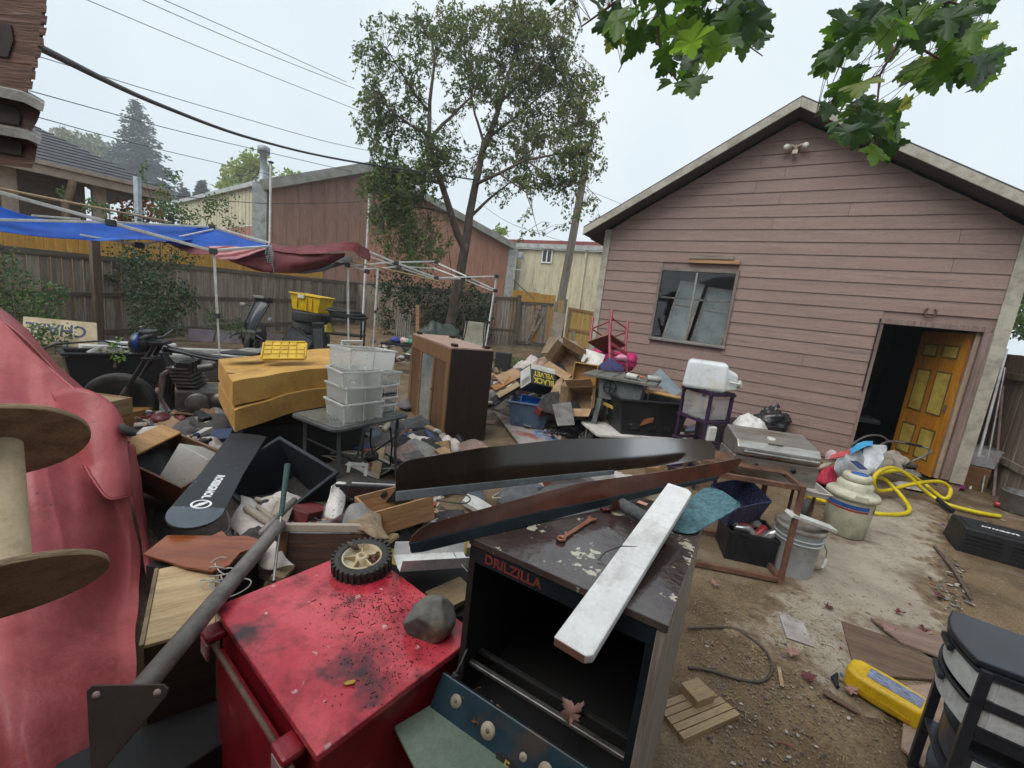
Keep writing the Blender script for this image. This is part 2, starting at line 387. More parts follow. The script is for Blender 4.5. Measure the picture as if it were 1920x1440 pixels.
for sgn in (-1, 1):
    b = B()
    de = W_/2+.30
    def P(d, y, up): return (W_/2+sgn*d, y, AP+.02-sl*d+up)
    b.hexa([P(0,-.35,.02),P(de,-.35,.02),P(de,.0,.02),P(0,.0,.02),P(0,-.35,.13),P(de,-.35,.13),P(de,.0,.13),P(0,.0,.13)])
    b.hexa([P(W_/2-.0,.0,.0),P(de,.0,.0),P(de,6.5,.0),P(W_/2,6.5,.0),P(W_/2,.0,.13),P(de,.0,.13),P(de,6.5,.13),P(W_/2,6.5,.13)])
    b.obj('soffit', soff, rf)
    cut = (0, 1.62, de) if sgn < 0 else (0, de)
    for k in range(len(cut)-1):
        d0, d1 = cut[k]+.001, cut[k+1]-.001
        B().hexa([P(d0,-.375,.01),P(d1,-.375,.01),P(d1,-.352,.01),P(d0,-.352,.01),P(d0,-.375,.133),P(d1,-.375,.133),P(d1,-.352,.133),P(d0,-.352,.133)]).obj('fascia_board', trimm, rf, bev=.003)
    B().hexa([P(0,-.36,-.055-.0),P(de-.3,-.03,-.0),P(de-.3,-.025,-.0),P(0,-.02,-.055),P(0,-.036,-.005),P(de-.3,-.036,.02),P(de-.3,-.025,.02),P(0,-.025,-.0)]) if False else None
alu = mt('dull aluminium frame', (.34,.33,.31), (.25,.24,.22), sc=12, rough=.45, metal=.7, bump=.05)
brownfr = mt('brown aged frame', (.13,.10,.085), (.20,.165,.14), sc=10, rough=.6, bump=.2)
glass = mt('window glass', (.93,.95,.95), (.88,.9,.9), sc=2, rough=.02, trans=1.0, spec=.6, rvar=.015)
win = B(); 
for x0,x1,z0,z1 in ((WX0-.03,WX1+.03,WZ1-.025,WZ1+.03),(WX0-.03,WX1+.03,WZ0-.035,WZ0+.015),(WX0-.03,WX0+.015,WZ0+.015,WZ1-.025),(WX1-.015,WX1+.03,WZ0+.015,WZ1-.025)):
    win.bx(x0,x1,-.045,.02,z0,z1)
wf = win.obj('window', brownfr, garage, bev=.003)
B().bx(1.675,1.705,-.03,.015,WZ0+.015,WZ1-.025).obj('mullion', alu, wf)
B().bx(WX0+.016,1.674,-.012,-.004,WZ0+.016,WZ1-.026).obj('pane', glass, wf)
B().bx(1.706,WX1-.016,-.004,.004,WZ0+.016,WZ1-.026).obj('pane', glass, wf)
B().bx(WX0+.0,WX1+.04,-.06,-.046,WZ0-.04,WZ0+.0).obj('sill', alu, wf, bev=.003)
for x0, x1 in ((WX0+.05,1.66),(1.72,WX1-.03)):
    B().bx(x0,x1,.012,.035,2.16,2.185).obj('sash_bar', alu, wf)
whitep = mt('old white paint', (.62,.62,.58), (.5,.5,.46), sc=8, rough=.6, bump=.1)
for k, (x, rz, hgt, wd) in enumerate(((1.24, 8, 1.12, .42), (1.70, 12, 1.05, .5))):
    s_ = thing('window_sash', ('old white window sash leaning inside the left pane','old grey window sash leaning inside the right pane')[k], 'window sash', gmm @ TR(x, .18+.1*k, 1.40, -8, 6, -4), 'old sashes behind the garage window')
    b = B(); 
    for a in ((0,.04,0,hgt),(wd-.04,wd,0,hgt),(.04,wd-.04,0,.05),(.04,wd-.04,hgt-.05,hgt),(.04,wd-.04,hgt*.62,hgt*.62+.03)): b.bx(a[0],a[1],0,.03,a[2],a[3])
    b.obj('sash_frame', whitep, s_, bev=.002)
    B().bx(.04,wd-.04,.012,.017,.05,hgt-.05).obj('glass_pane', mt('dusty glass', (.50,.57,.58), (.42,.47,.47), sc=3, rough=.25), s_)
    B().bx(-.02, wd+.02, .02, .10, -.14, -.01).obj('shelf_support', soff, s_)
oldw = wood('raw orange lumber', (.40,.235,.115), (.27,.15,.075), 0, sc=2.5)
greyw = wood('greyed lumber', (.30,.255,.205), (.19,.155,.125), 0, sc=2.5)
t_ = thing('wood_cleat', 'pair of raw wooden cleats nailed above the garage window', 'wooden cleat', gmm @ TR(1.53,-.055,2.77))
B().bx(0,.66,-.03,.03,.05,.11).obj('board', greyw, t_, bev=.003); B().bx(.0,.76,-.015,.032,-.015,.048).obj('board', oldw, t_, bev=.003)
beige = mt('aged beige plastic', (.55,.45,.36), (.42,.34,.27), sc=10, rough=.5)
bulb = mt('frosted bulb glass', (.75,.72,.66), (.65,.62,.55), sc=5, rough=.3)
lx, lz = gw(1492, 283)
t_ = thing('flood_light', 'beige twin bulb motion floodlight under the garage gable', 'floodlight', gmm @ TR(lx,-.02,lz))
B().lathe([(.05,0),(.05,.03),(.02,.05)], 14, TR(0,0,.02,90,0,0)).obj('base', beige, t_)
B().bx(-.035,.035,-.12,-.05,-.085,-.03).obj('sensor', beige, t_, bev=.006)
B().rod((0,-.04,0),(0,-.08,-.04),.012).obj('sensor_arm', beige, t_)
for sg in (-1, 1):
    o = B().tube([(0,-.04,.02),(sg*.05,-.07,.045),(sg*.09,-.09,.03)], [.014,.016,.026], 10).obj('socket', beige, t_)
    B().lathe([(.0,-.04),(.03,-.035),(.042,-.01),(.040,.015),(.024,.04),(.02,.05)], 16, TR(sg*.115,-.105,.02,-30,sg*-60,0)).obj('bulb', bulb, t_)
iron = mt('rusty iron', (.10,.06,.045), (.17,.095,.065), sc=20, rough=.8, metal=.3, bump=.4)
hx, hz_ = gw(1743, 586)
pts = [(.055*math.sin(a)*1.0, 0, -.062*math.cos(a)) for a in [rad(d) for d in range(-148, 149, 12)]]
b = B(); b.tube(pts, .011, 6); b.obj('horseshoe', iron, mm=gmm @ TR(hx,-.036,hz_), label='rusty horseshoe nailed points up above the garage doorway', cat='horseshoe')
bare = wood('weathered purple brown timber', (.235,.165,.145), (.15,.105,.09), 2, sc=3, bump=.5)
fr_ = B().bx(DX0-.03,DX1+.05,-.04,.10,DZ1-.0,DZ1+.07).obj('door_frame', bare, garage, bev=.004)
B().bx(DX1-.005,DX1+.085,-.045,.10,.12,DZ1-.001).obj('jamb', bare, fr_, bev=.004)
B().bx(DX1-.05,DX1-.006,.03,.10,.10,DZ1-.001).obj('jamb', wood('stripped pale jamb', (.40,.30,.22), (.26,.18,.13), 2, sc=3, bump=.5), fr_)
B().bx(DX0-.035,DX0+.0,-.028,.10,.06,1.10).obj('jamb', side, fr_)
B().bx(DX0-.035,DX0+.0,-.024,.09,1.101,DZ1-.001).obj('jamb', bare, fr_)
B().bx(DX0-.055,DX0-.04,-.03,-.02,1.10,2.12).obj('loose_strip', dark, fr_)
orange = wood('orange varnished door', (.47,.205,.022), (.36,.14,.014), 2, sc=1.6, rough=.38, bump=.15, c3=(.30,.115,.02), sc3=3, t3=.6)
yell = mt('mustard panel paint', (.44,.33,.065), (.37,.27,.05), sc=5, rough=.6, c3=(.06,.045,.025), sc3=4, t3=.66, w3=.03)
drm = gmm @ TR(5.10,.10,.08,0,0,180-66)
dr = thing('panel_door', 'orange wooden six panel door with mustard panels standing open in the garage', 'door', drm)
b = B().bx(0,.80,-.02,.02,0,1.95); b.obj('door_leaf', orange, dr, bev=.004)
for (x0,x1) in ((.10,.36),(.44,.70)):
    for (z0,z1) in ((.18,.62),(.82,1.42),(1.60,1.78)):
        for yy in (.0205,-.0265):
            pf = B()
            for q in ((x0,x1,z0,z0+.02),(x0,x1,z1-.02,z1),(x0,x0+.02,z0+.02,z1-.02),(x1-.02,x1,z0+.02,z1-.02)): pf.bx(q[0],q[1],yy,yy+.006,q[2],q[3])
            po = pf.obj('panel_moulding', mt('dark door groove', (.09,.05,.02), (.14,.08,.03), rough=.6), dr)
            B().bx(x0+.02,x1-.02,yy+.001,yy+.005,z0+.02,z1-.02).obj('panel', yell, po)
B().bx(.04,.055,.021,.05,.9,.99).obj('latch_plate', iron, dr)
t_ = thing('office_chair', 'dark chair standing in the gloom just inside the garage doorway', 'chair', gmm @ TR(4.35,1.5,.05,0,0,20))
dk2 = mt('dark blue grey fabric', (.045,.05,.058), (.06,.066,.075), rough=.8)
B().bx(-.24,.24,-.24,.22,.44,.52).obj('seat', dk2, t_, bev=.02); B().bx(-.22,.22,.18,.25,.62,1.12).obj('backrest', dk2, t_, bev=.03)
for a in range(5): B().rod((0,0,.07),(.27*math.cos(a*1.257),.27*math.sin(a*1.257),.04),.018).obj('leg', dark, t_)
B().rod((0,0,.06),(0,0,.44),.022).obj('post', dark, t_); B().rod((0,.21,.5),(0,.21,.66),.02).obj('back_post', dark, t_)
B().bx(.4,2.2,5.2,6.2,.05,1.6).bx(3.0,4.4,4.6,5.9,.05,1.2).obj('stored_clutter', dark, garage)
gw1 = wood('weathered grey fence wood', (.38,.33,.275), (.21,.178,.145), 2, sc=2, rough=.9, bump=.6, c3=(.44,.40,.35), sc3=2.2, t3=.63, w3=.06)
gw2 = wood('weathered brown fence wood', (.30,.24,.185), (.16,.125,.098), 2, sc=2, rough=.9, bump=.6, c3=(.20,.175,.14), sc3=2.2, t3=.64, w3=.06)
cedar = wood('new cedar fence wood', (.66,.36,.07), (.54,.27,.045), 2, sc=1.6, rough=.7, bump=.25, c3=(.30,.14,.03), sc3=2, t3=.66, w3=.05)
pine = wood('new pine fence wood', (.54,.36,.11), (.44,.28,.08), 2, sc=1.6, rough=.7, bump=.25, c4=(.25,.12,.03), sc4=9, t4=.72)
def fence(name, label, a, c, zb, zt, pitch, bw, mats, rails=(), posts=(), railmat=None, group=None, side_=-1, skip=(), top_j=.02, lean=0, thick=.02, dog=False):
    mm, l = frame(a, c)
    t = thing(name, label, 'fence', mm, group)
    k = int(l/pitch)
    for i in range(k):
        if i in skip: continue
        x = i*pitch+pitch/2; f_ = i/max(1, k-1)
        z0 = zb[0]+(zb[1]-zb[0])*f_-a[2]; z1 = zt[0]+(zt[1]-zt[0])*f_-a[2]+random.uniform(-top_j, top_j)
        w_ = bw/2*random.uniform(.94, 1.02); dx = random.uniform(-lean, lean)
        y = random.uniform(-.004, .004)
        b = B()
        if dog:
            b.poly([(-w_, z0), (w_, z0), (w_+dx, z1-.04), (w_*.45+dx, z1), (-w_*.45+dx, z1), (-w_+dx, z1-.04)], thick, TR(x, y+thick, 0) @ M.Rotation(rad(90), 4, 'X'))
        else:
            b.hexa([(x-w_,y,z0),(x+w_,y,z0),(x+w_,y+thick,z0),(x-w_,y+thick,z0),(x-w_+dx,y,z1),(x+w_+dx,y,z1),(x+w_+dx,y+thick,z1),(x-w_+dx,y+thick,z1)])
        b.obj('board', random.choice(mats), t)
    for (h0, h1, hh, proud) in rails:
        B().hexa([(0,-proud-.04,h0-a[2]),(l,-proud-.04,h1-a[2]),(l,-.006,h1-a[2]),(0,-.006,h0-a[2]),(0,-proud-.04,h0+hh-a[2]),(l,-proud-.04,h1+hh-a[2]),(l,-.006,h1+hh-a[2]),(0,-.006,h0+hh-a[2])]).obj('rail', railmat or mats[0], t, bev=.004)
    for (x, z0, z1, s_) in posts:
        B().bx(x-s_/2,x+s_/2,-s_-.05,-.048,z0-a[2],z1-a[2]).obj('post', railmat or mats[0], t, bev=.004)
    return t
fa, fb, fc = V((-9.6, 5.6, 0)), V((-8.55, 9.5, 0)), V((-6.45, 17.2, 0))
railw = wood('weathered fence rail', (.185,.155,.12), (.10,.08,.062), 0, sc=2, rough=.9, bump=.6)
postw = wood('brown fence post', (.165,.115,.075), (.10,.07,.048), 2, sc=2, rough=.85, bump=.4)
fl = (fc-fa).length
fence('weathered_fence', 'long grey weathered board fence behind the motorcycles', fa, fc, (-.12,.30), (1.66,1.98), .165, .150, [gw1,gw1,gw2,gw2], rails=((1.60,1.92,.11,.0),(.86,1.2,.09,0),(.05,.50,.1,0)), railmat=railw)
p0 = V((-8.45, 8.55, 0))
B().bx(-.07,.07,-.05,.05,-.05,2.16).obj('fence_post', postw, mm=M.Translation(p0) @ M.Rotation(rad(75), 4, 'Z'), bev=.006, label='tall brown square post standing before the grey fence at left', cat='post')
ca, cc = V((-10.9, 5.4, 0)), V((-7.75, 17.0, 0))
fence('cedar_fence', 'bright orange cedar fence rising behind the grey fence at left', ca, cc, (0,.2), (2.30,2.52), .195, .19, [cedar], rails=(), top_j=.008)
def gq(px, D): 
    q = pY(px, 600, D); return V((q.x, q.y, gz(q.x, q.y)))
a, c = gq(915, 15.6), gq(968, 15.9)
fence('picket_fence', 'grey picket fence panel left of the broken gate', a, c, (a.z,c.z), (a.z+1.75,c.z+1.80), .105, .082, [gw1,gw2], rails=((a.z+1.60,c.z+1.66,.1,0),(a.z+.52,c.z+.52,.08,0)), railmat=railw, posts=((.02,a.z,a.z+1.7,.1),((c-a).length,c.z,c.z+1.85,.11)))
a, c = gq(970, 15.9), gq(1034, 16.1)
gt = fence('broken_gate', 'sagging grey board gate with bent and missing boards', a, c, (a.z+.05,c.z+.05), (a.z+1.60,c.z+1.66), .10, .092, [gw1,gw1,gw2], rails=((a.z+1.52,c.z+1.58,.11,.0),(a.z+.08,c.z+.08,.12,0)), railmat=railw, skip=(6,7), lean=.05)
l = (c-a).length
for (x0,z0,x1,z1,w2) in ((.50,.15,.72,1.52,.05),(.98,1.35,.44,.12,.045),(.30,.2,.16,1.5,.05),(.62,1.5,.86,1.2,.03)):
    d = V((x1-x0,0,z1-z0)); mm_ = basis((x0,-.06,z0), d, (0,1,0)); B().bx(0,d.length,-.012,.012,-w2,w2).obj('loose_board', gw1, gt, mm=mm_)
B().bx(.60,.86,.03,.045,.25,1.45).obj('patch_panel', wood('orange plywood', (.45,.22,.07), (.35,.16,.05), 2, sc=2), gt)
a, c = gq(1036, 15.7), gq(1066, 15.7)
fence('patched_boards', 'upright boards of mixed grey and new wood beside the utility pole', a, c, (a.z,c.z), (a.z+1.80,c.z+1.88), .15, .145, [gw1,pine,gw2,gw1], top_j=.06)
B().bx(0,.42,-.02,.0,0,1.0).obj('plywood_sheet', mt('grey plywood', (.36,.31,.25), (.29,.25,.2), sc=3, rough=.8, bump=.2), mm=frame(gq(1034,15.3),gq(1052,15.2))[0] @ TR(0,0,.45,-4,3,0), label='narrow grey plywood sheet leaning on the patched gate boards', cat='plywood')
B().poly([(0,0),(.85,0),(.80,.62),(.05,.68)], .025, frame(gq(1043,14.6),gq(1084,14.4))[0] @ TR(0,0,0,72,0,0)).obj('stone_slab', mt('pale grey slab', (.38,.34,.27), (.30,.27,.22), sc=6, rough=.9, bump=.4), label='pale grey slab leaning below the new pine gate', cat='slab')
B().poly([(0,0),(.5,.1),(.62,.75),(.2,.6)], .02, frame(gq(1022,14.9),gq(1046,14.8))[0] @ TR(0,0,.0,75,0,0)).obj('broken_plywood', mt('tan plywood', (.42,.32,.22), (.33,.25,.17), sc=3, rough=.8), label='broken tan plywood scrap leaning against the utility pole', cat='plywood')
a, c = gq(1062, 15.2), gq(1124, 15.2)
pf_ = fence('pine_gate', 'new yellow pine gate panel beside the garage corner', a, c, (a.z+.02,c.z+.02), (a.z+1.66,c.z+1.55), .19, .185, [pine], rails=((a.z+.88,c.z+.82,.09,0),(a.z+1.58,c.z+1.50,.1,-.01)), railmat=wood('gate rail', (.38,.22,.09), (.28,.15,.06), 0, sc=2), top_j=.005)
B().bx(.02,.10,-.07,-.03,0,1.6).obj('post', gw2, pf_); B().bx(.24,.36,-.035,-.01,.1,.86).obj('patch_board', gw1, pf_)
a, c = gq(955, 17.6), gq(1040, 17.6)
fence('rear_cedar_fence', 'short run of orange cedar fence tops behind the broken gate', a, c, (a.z,c.z), (a.z+2.05,c.z+1.98), .16, .155, [cedar])
B().bx(0,1.05,-.05,.05,-.02,.02).obj('leaning_plank', greyw, mm=basis(pY(1000,560,16.6), pY(966,528,16.4)-pY(1000,560,16.6), (0,1,0)), label='long grey plank propped diagonally over the broken gate', cat='plank')
a, c = V((-6.5,17.0,.4)), gq(925, 15.8)
fence('ivy_fence', 'dark grey fence mostly hidden under ivy behind the tree', a, c, (.35,.35), (2.1,2.15), .15, .14, [gw2], rails=((2.0,2.05,.1,0),), railmat=railw)
a, c = gmm @ V((5.75,1.6,0)), gmm @ V((6.1,-4.5,0))
fence('side_fence', 'dark brown board fence right of the garage corner', a, c, (.0,.0), (1.85,1.80), .15, .144, [gw2], rails=((1.5,1.5,.09,0),(.4,.4,.09,0)), railmat=gw2)
def ribbed(name, a, c, z0, zt0, zt1, mat, parent, pitch, rib=.035, depth=.03, flat=False, inv=None):
    """corrugated sheet wall from a to c with a sloped top; built in world space"""
    d = c-a; l = d.length; d = d/l; nrm = V((d.y, -d.x, 0))
    b = B(); k = int(l/pitch)
    def top(s): return zt0+(zt1-zt0)*s/l
    xs_ = []
    for i in range(k+1):
        s = i*pitch
        for ds, h in ((0,0),(pitch*.80,0),(pitch*.84,depth),(pitch*.93,depth),(pitch*.97,0)):
            if s+ds <= l: xs_.append((s+ds, h))
    xs_.append((l, 0)); 
    vs = []
    for s, h in xs_:
        q = a+d*s+nrm*h; vs += [(q.x,q.y,z0),(q.x,q.y,top(s))]
    b.add(vs, [(2*i,2*i+2,2*i+3,2*i+1) for i in range(len(xs_)-1)])
    o = b.obj(name, mat, parent, mm=inv); return o
cream = mt('cream metal siding', (.53,.49,.34), (.47,.43,.29), sc=.6, rough=.55, st=(1,1,.3), c3=(.40,.37,.27), sc3=.8, t3=.66, w3=.08)
brownm = mt('red brown metal siding', (.27,.152,.112), (.215,.118,.088), sc=.5, rough=.55, st=(1,1,.25), c3=(.19,.10,.08), sc3=.7, t3=.64, w3=.08)
brown2 = mt('brighter red brown metal siding', (.37,.185,.125), (.31,.15,.10), sc=.5, rough=.55, st=(1,1,.25))
grey = mt('pale grey flashing', (.42,.44,.43), (.34,.36,.35), sc=3, rough=.5, c3=(.25,.26,.24), sc3=2, t3=.62)
mossy = mt('mossy gutter', (.20,.20,.16), (.30,.31,.29), sc=2.5, rough=.8, bump=.2)
LC, RC = pY(487, 345, 20.0), pY(962, 462, 26.5); RG = pY(692, 311, 22.6); FL_ = pY(333, 381, 29.5)
bb = thing('metal_warehouse', 'red brown metal warehouse with long cream side wall and roof vent', 'building', (LC.x, LC.y, 0)); bi = bb.matrix_basis.inverted()
LG, RG0, RC0, FL0 = V((LC.x,LC.y,0)), V((RG.x,RG.y,0)), V((RC.x,RC.y,0)), V((FL_.x,FL_.y,0))
ribbed('gable_wall', LG, RG0, -.5, LC.z, RG.z, brownm, bb, .55, inv=bi)
ribbed('gable_wall', RG0, RC0, -.5, RG.z, RC.z, brown2, bb, .55, inv=bi)
ribbed('side_wall', FL0, LG, 4.15, FL_.z, LC.z, cream, bb, .5, inv=bi)
ribbed('side_wall', FL0, LG, -.5, 4.13, 4.13, brown2, bb, .5, inv=bi)
def bar(p, q, w2, h, mat, parent, inv, name): 
    d = q-p; mm = basis(p, d, V((-d.y, d.x, 0))); return B().bx(0,d.length,-w2,w2,-h,0,mm=(inv @ mm)).obj(name, mat, parent)
nrm = V(((RC0-LG).y, -(RC0-LG).x, 0)).normalized()
bar(LC+nrm*.2+V((0,0,.12)), RG+nrm*.2+V((0,0,.12)), .2, .42, mossy, bb, bi, 'gutter'); bar(RG+nrm*.2+V((0,0,.12)), RC+nrm*.2+V((0,0,.12)), .2, .34, mossy, bb, bi, 'gutter')
n2 = V((-(LG-FL0).y, (LG-FL0).x, 0)).normalized()*-1
bar(FL_+V((0,0,.1)), LC+V((0,0,.1)), .2, .2, grey, bb, bi, 'gutter')
for q, m_ in ((LG+nrm*.06, grey), (RC0+nrm*.05, grey)):
    B().bx(-.28,.28,-.06,.06,0,(LC.z if q is not None and (q-LG).length < 2 else RC.z), mm=bi @ frame(q, q+(RC0-LG))[0]).obj('corner_flashing', m_, bb)
back = (RC0-LG).orthogonal() if False else V((-(RC0-LG).y,(RC0-LG).x,0)).normalized()*25
rb = B()
for (p, q) in ((LC, RG), (RG, RC)):
    rb.add([p+V((0,0,.13)), q+V((0,0,.13)), q+back+V((0,0,.13)), p+back+V((0,0,.13))], [(0,1,2,3)], mm=bi)
rb.obj('roof', mt('metal roof', (.30,.31,.31), (.25,.26,.26), rough=.5), bb)
vp = pY(494, 338, 21.0)
vt = B().lathe([(.28,-.6),(.28,.10),(.20,.2),(.17,.5),(.15,.55),(.15,1.30),(.26,1.31),(.26,1.58),(.18,1.63),(0,1.65)], 20, bi @ M.Translation(vp-V((0,0,.15)))).obj('roof_vent', mt('galvanised vent', (.25,.27,.30), (.35,.37,.39), sc=4, rough=.5, metal=.3), bb)
A1, A2 = pY(950, 457, 27.5), pY(1180, 464, 24.0)
cb = thing('cream_building', 'cream ribbed metal building with small sliding window behind the gate', 'building', (A1.x, A1.y, 0)); ci = cb.matrix_basis.inverted()
zt_ = A1.z-.25
ribbed('wall', V((A1.x,A1.y,0)), V((A2.x,A2.y,0)), 0, zt_, zt_, cream, cb, .42, depth=.02, inv=ci)
dd = (A2-A1); dd.z = 0; dd.normalize(); cn = V((dd.y,-dd.x,0))
bar(V((A1.x,A1.y,zt_+.28))+cn*.1, V((A2.x,A2.y,zt_+.28))+cn*.1, .12, .26, grey, cb, ci, 'gutter')
bar(V((A1.x,A1.y,zt_+.50)), V((A2.x,A2.y,zt_+.50)), .12, .21, mt('dark red roof edge', (.26,.07,.06), (.2,.055,.05), rough=.6), cb, ci, 'roof_edge')
def cbm(px, py):
    v = ray(px, py); P = CAM+v*((A1-CAM).dot(cn)/v.dot(cn)); return P
w0, w1 = cbm(1015, 493), cbm(1038, 468)
wl_ = (V((w1.x-w0.x,w1.y-w0.y,0))).length
wm = ci @ frame(w0+cn*.03, w1+cn*.03)[0]; wh = w1.z-w0.z
b = B()
for q in ((0,wl_,0,.07),(0,wl_,wh-.07,wh),(0,.07,.07,wh-.07),(wl_-.07,wl_,.07,wh-.07),(wl_/2-.035,wl_/2+.035,.07,wh-.07)): b.bx(q[0],q[1],-.05,.02,q[2],q[3],mm=wm)
wo = b.obj('window', mt('white vinyl', (.75,.76,.75), (.68,.7,.69), rough=.4), cb)
for q in ((.07,wl_/2-.035),(wl_/2+.035,wl_-.07)): B().bx(q[0],q[1],-.02,-.01,.07,wh-.07,mm=wm).obj('pane', mt('dark pane', (.03,.035,.04), (.05,.055,.06), rough=.08), wo)
dp0, dp1 = cbm(1101, 470), cbm(1092, 570)
B().tube([dp0+cn*.06, V((dp0.x,dp0.y,0))+cn*.06], .06, 8, mm=ci).obj('downpipe', mt('cream downpipe', (.58,.54,.40), (.5,.46,.33), rough=.5), cb)
q = pY(966, 500, 25.0); t_ = thing('pipe_rack', 'thin white pipe rack on the wall beside the brown warehouse corner', 'pipe rack', (q.x,q.y,0))
for dx in (0,.42): B().rod((dx,0,1.6),(dx,0,4.6),.03,6).obj('upright', grey, t_)
for z in (2.2,3.9): B().rod((-.05,-.02,z),(.5,-.02,z),.03,6).obj('rung', grey, t_)
B().lathe([(.16,0),(.16,.25),(.1,.33),(0,.35)], 12, TR(.25,0,4.55)).obj('meter', mt('grey meter', (.3,.31,.32), (.22,.23,.24), rough=.5), t_)
E0, E1 = pY(-60, 282, 10.2), pY(318, 353, 13.2); E1.z = E0.z = (E0.z+E1.z)/2
hh = thing('neighbour_house', 'low tan house with charcoal shingle hip roof behind the left fence', 'house', (E1.x,E1.y,0)); hi_ = hh.matrix_basis.inverted()
ed = E1-E0; ed.z = 0; ed.normalize(); en = V((-ed.y, ed.x, 0))
hl = (E1-E0).length
rise = .52
shg = mt('charcoal shingles', (.062,.064,.072), (.10,.10,.108), sc=14, rough=.9, bump=.4, bsc=70)
rfh = B().add([E0, E1, E1-ed*3.6+en*3.6+V((0,0,3.6*rise)), E0-ed*2+en*3.6+V((0,0,3.6*rise))], [(0,1,2,3)], mm=hi_).add([E1, E1+en*7.2, E1-ed*3.6+en*3.6+V((0,0,3.6*rise))], [(0,1,2)], mm=hi_).obj('roof', shg, hh)
k = 17
for i in range(k):      # shingle courses, each a strip a little proud of the one above
    d0, d1 = i*3.5/k, (i+1)*3.5/k
    up = V((-en.x*rise, -en.y*rise, 1)).normalized()
    def RP(s, d, u): return (E0+ed*s+en*d+V((0,0,d*rise)))+up*u
    s1a, s1b = hl-d0, hl-d1
    vs = [RP(-2,d0,.035),RP(s1a,d0,.035),RP(s1b,d1+.02,.012),RP(-2,d1+.02,.012),RP(-2,d0,.0),RP(s1a,d0,.0)]
    B().add(vs, [(0,1,2,3),(4,5,1,0)], mm=hi_).obj('shingle_course', shg, rfh)
tan = mt('tan gutter paint', (.36,.30,.24), (.30,.25,.20), sc=4, rough=.6)
bar(E0-ed*2-en*.06+V((0,0,.03)), E1-en*.06+V((0,0,.03)), .09, .09, tan, hh, hi_, 'gutter')
bar(E0-ed*2+V((0,0,-.07)), E1+V((0,0,-.07)), .05, .2, tan, hh, hi_, 'fascia')
wallh = mt('brown grey house siding', (.15,.125,.105), (.115,.095,.08), sc=2, rough=.8, st=(1,1,6))
B().bx(-2,hl-1.6,1.35,1.5,0,E0.z+.5, mm=hi_ @ frame(V((E0.x,E0.y,0)),V((E1.x,E1.y,0)))[0]).obj('wall', wallh, hh)
B().bx(-2,hl-.1,.05,1.4,E0.z-.20,E0.z-.16, mm=hi_ @ frame(V((E0.x,E0.y,0)),V((E1.x,E1.y,0)))[0]).obj('soffit', mt('house soffit', (.09,.08,.075), (.07,.06,.055), rough=.8), hh)
def hx_(px): 
    v = ray(px, 330); t = (E0-CAM).dot(en)/v.dot(en); P = CAM+v*t; return (P-E0).dot(ed)
hm = hi_ @ frame(V((E0.x,E0.y,0)),V((E1.x,E1.y,0)))[0]
x_ = hx_(136)
B().tube([(x_,.0,E0.z-.12),(x_,.02,E0.z-.3),(x_-.03,.25,E0.z-.55),(x_-.08,.6,E0.z-.85),(x_-.1,.62,0)], .085, 4, mm=hm).obj('downspout', tan, hh)
for px_ in (20, 193): 
    x_ = hx_(px_); B().bx(x_-.14,x_+.14,.5,.75,0,E0.z-.2, mm=hm).obj('porch_post', tan, hh, bev=.01)
pvc = mt('white painted pole', (.68,.70,.69), (.58,.60,.58), sc=8, rough=.45, c3=(.42,.42,.38), sc3=3, t3=.66)
def mast(px0, py0, px1, py1, D, r0, r1, label, capy=None):
    p, q = pY(px0, py0, D), pY(px1, py1, D)
    q = V((p.x, p.y, gz(p.x, p.y))) if capy is None else q
    t = thing('mast_pole', label, 'pole', V((p.x,p.y,q.z)))
    h = p.z-q.z
    B().rod((0,0,0),(0,0,h*.55),r1,12).obj('lower_tube', pvc, t); B().rod((0,0,h*.55),(0,0,h),r0,12).obj('upper_tube', pvc, t)
    B().lathe([(r0*2.4,h-.01),(r0*2.4,h+.03),(0,h+.05)], 12).obj('cap', dark, t)
mast(508,305,513,440,13.2,.030,.042,'tall white telescopic pole before the brown warehouse')
mast(693,362,690,470,15.2,.034,.046,'white pole rising left of the pear tree')
p = pY(257,332,11.8); B().bx(-.06,.06,-.06,.06,0,p.z).obj('blue_grey_post', mt('pale blue post paint', (.42,.50,.56), (.36,.43,.49), sc=5, rough=.5), mm=M.Translation((p.x,p.y,0)), bev=.005, label='pale blue grey square post behind the blue tarp', cat='post')
ub = V((pY(1043,600,16.4).x, 16.4, 0)); poleW = wood('weathered utility pole', (.33,.285,.235), (.23,.195,.16), 2, sc=2, rough=.9, bump=.6)
up_ = thing('utility_pole', 'weathered grey wooden utility pole beside the garage corner', 'utility pole', (ub.x,ub.y,gz(ub.x,ub.y)-.05))
B().tube([(0,0,0),(.12,0,2.5),(.25,0,5),(.32,0,6.6)], [.175,.155,.14,.13], 16).obj('shaft', poleW, up_)
blk = mt('black cable', (.035,.033,.035), (.05,.048,.05), rough=.6); gcab = mt('grey wire', (.20,.21,.22), (.26,.27,.28), rough=.6)
def wire(label, pts, r, mat, n=26):
    P = [pY(*q) for q in pts]; out = []
    for i in range(n+1):      # quadratic/catmull through the points
        t = i/n*(len(P)-1); k = min(int(t), len(P)-2); f_ = t-k
        p0, p1, p2, p3 = P[max(k-1,0)], P[k], P[k+1], P[min(k+2,len(P)-1)]
        out.append(.5*((2*p1)+(p2-p0)*f_+(2*p0-5*p1+4*p2-p3)*f_*f_+(3*p1-p0-3*p2+p3)*f_**3))
    B().tube(out, r, 6).obj('overhead_wire', mat, label=label, cat='wire', group='overhead wires')
wire('thick black twisted service cable crossing the sky from the near eave', ((60,82,2.6),(300,197,5),(480,262,7.5),(660,303,10),(890,337,14)), .022, blk)
wire('thin wire just behind the thick service cable', ((60,102,12),(400,205,16),(640,272,20),(800,300,24)), .012, gcab)
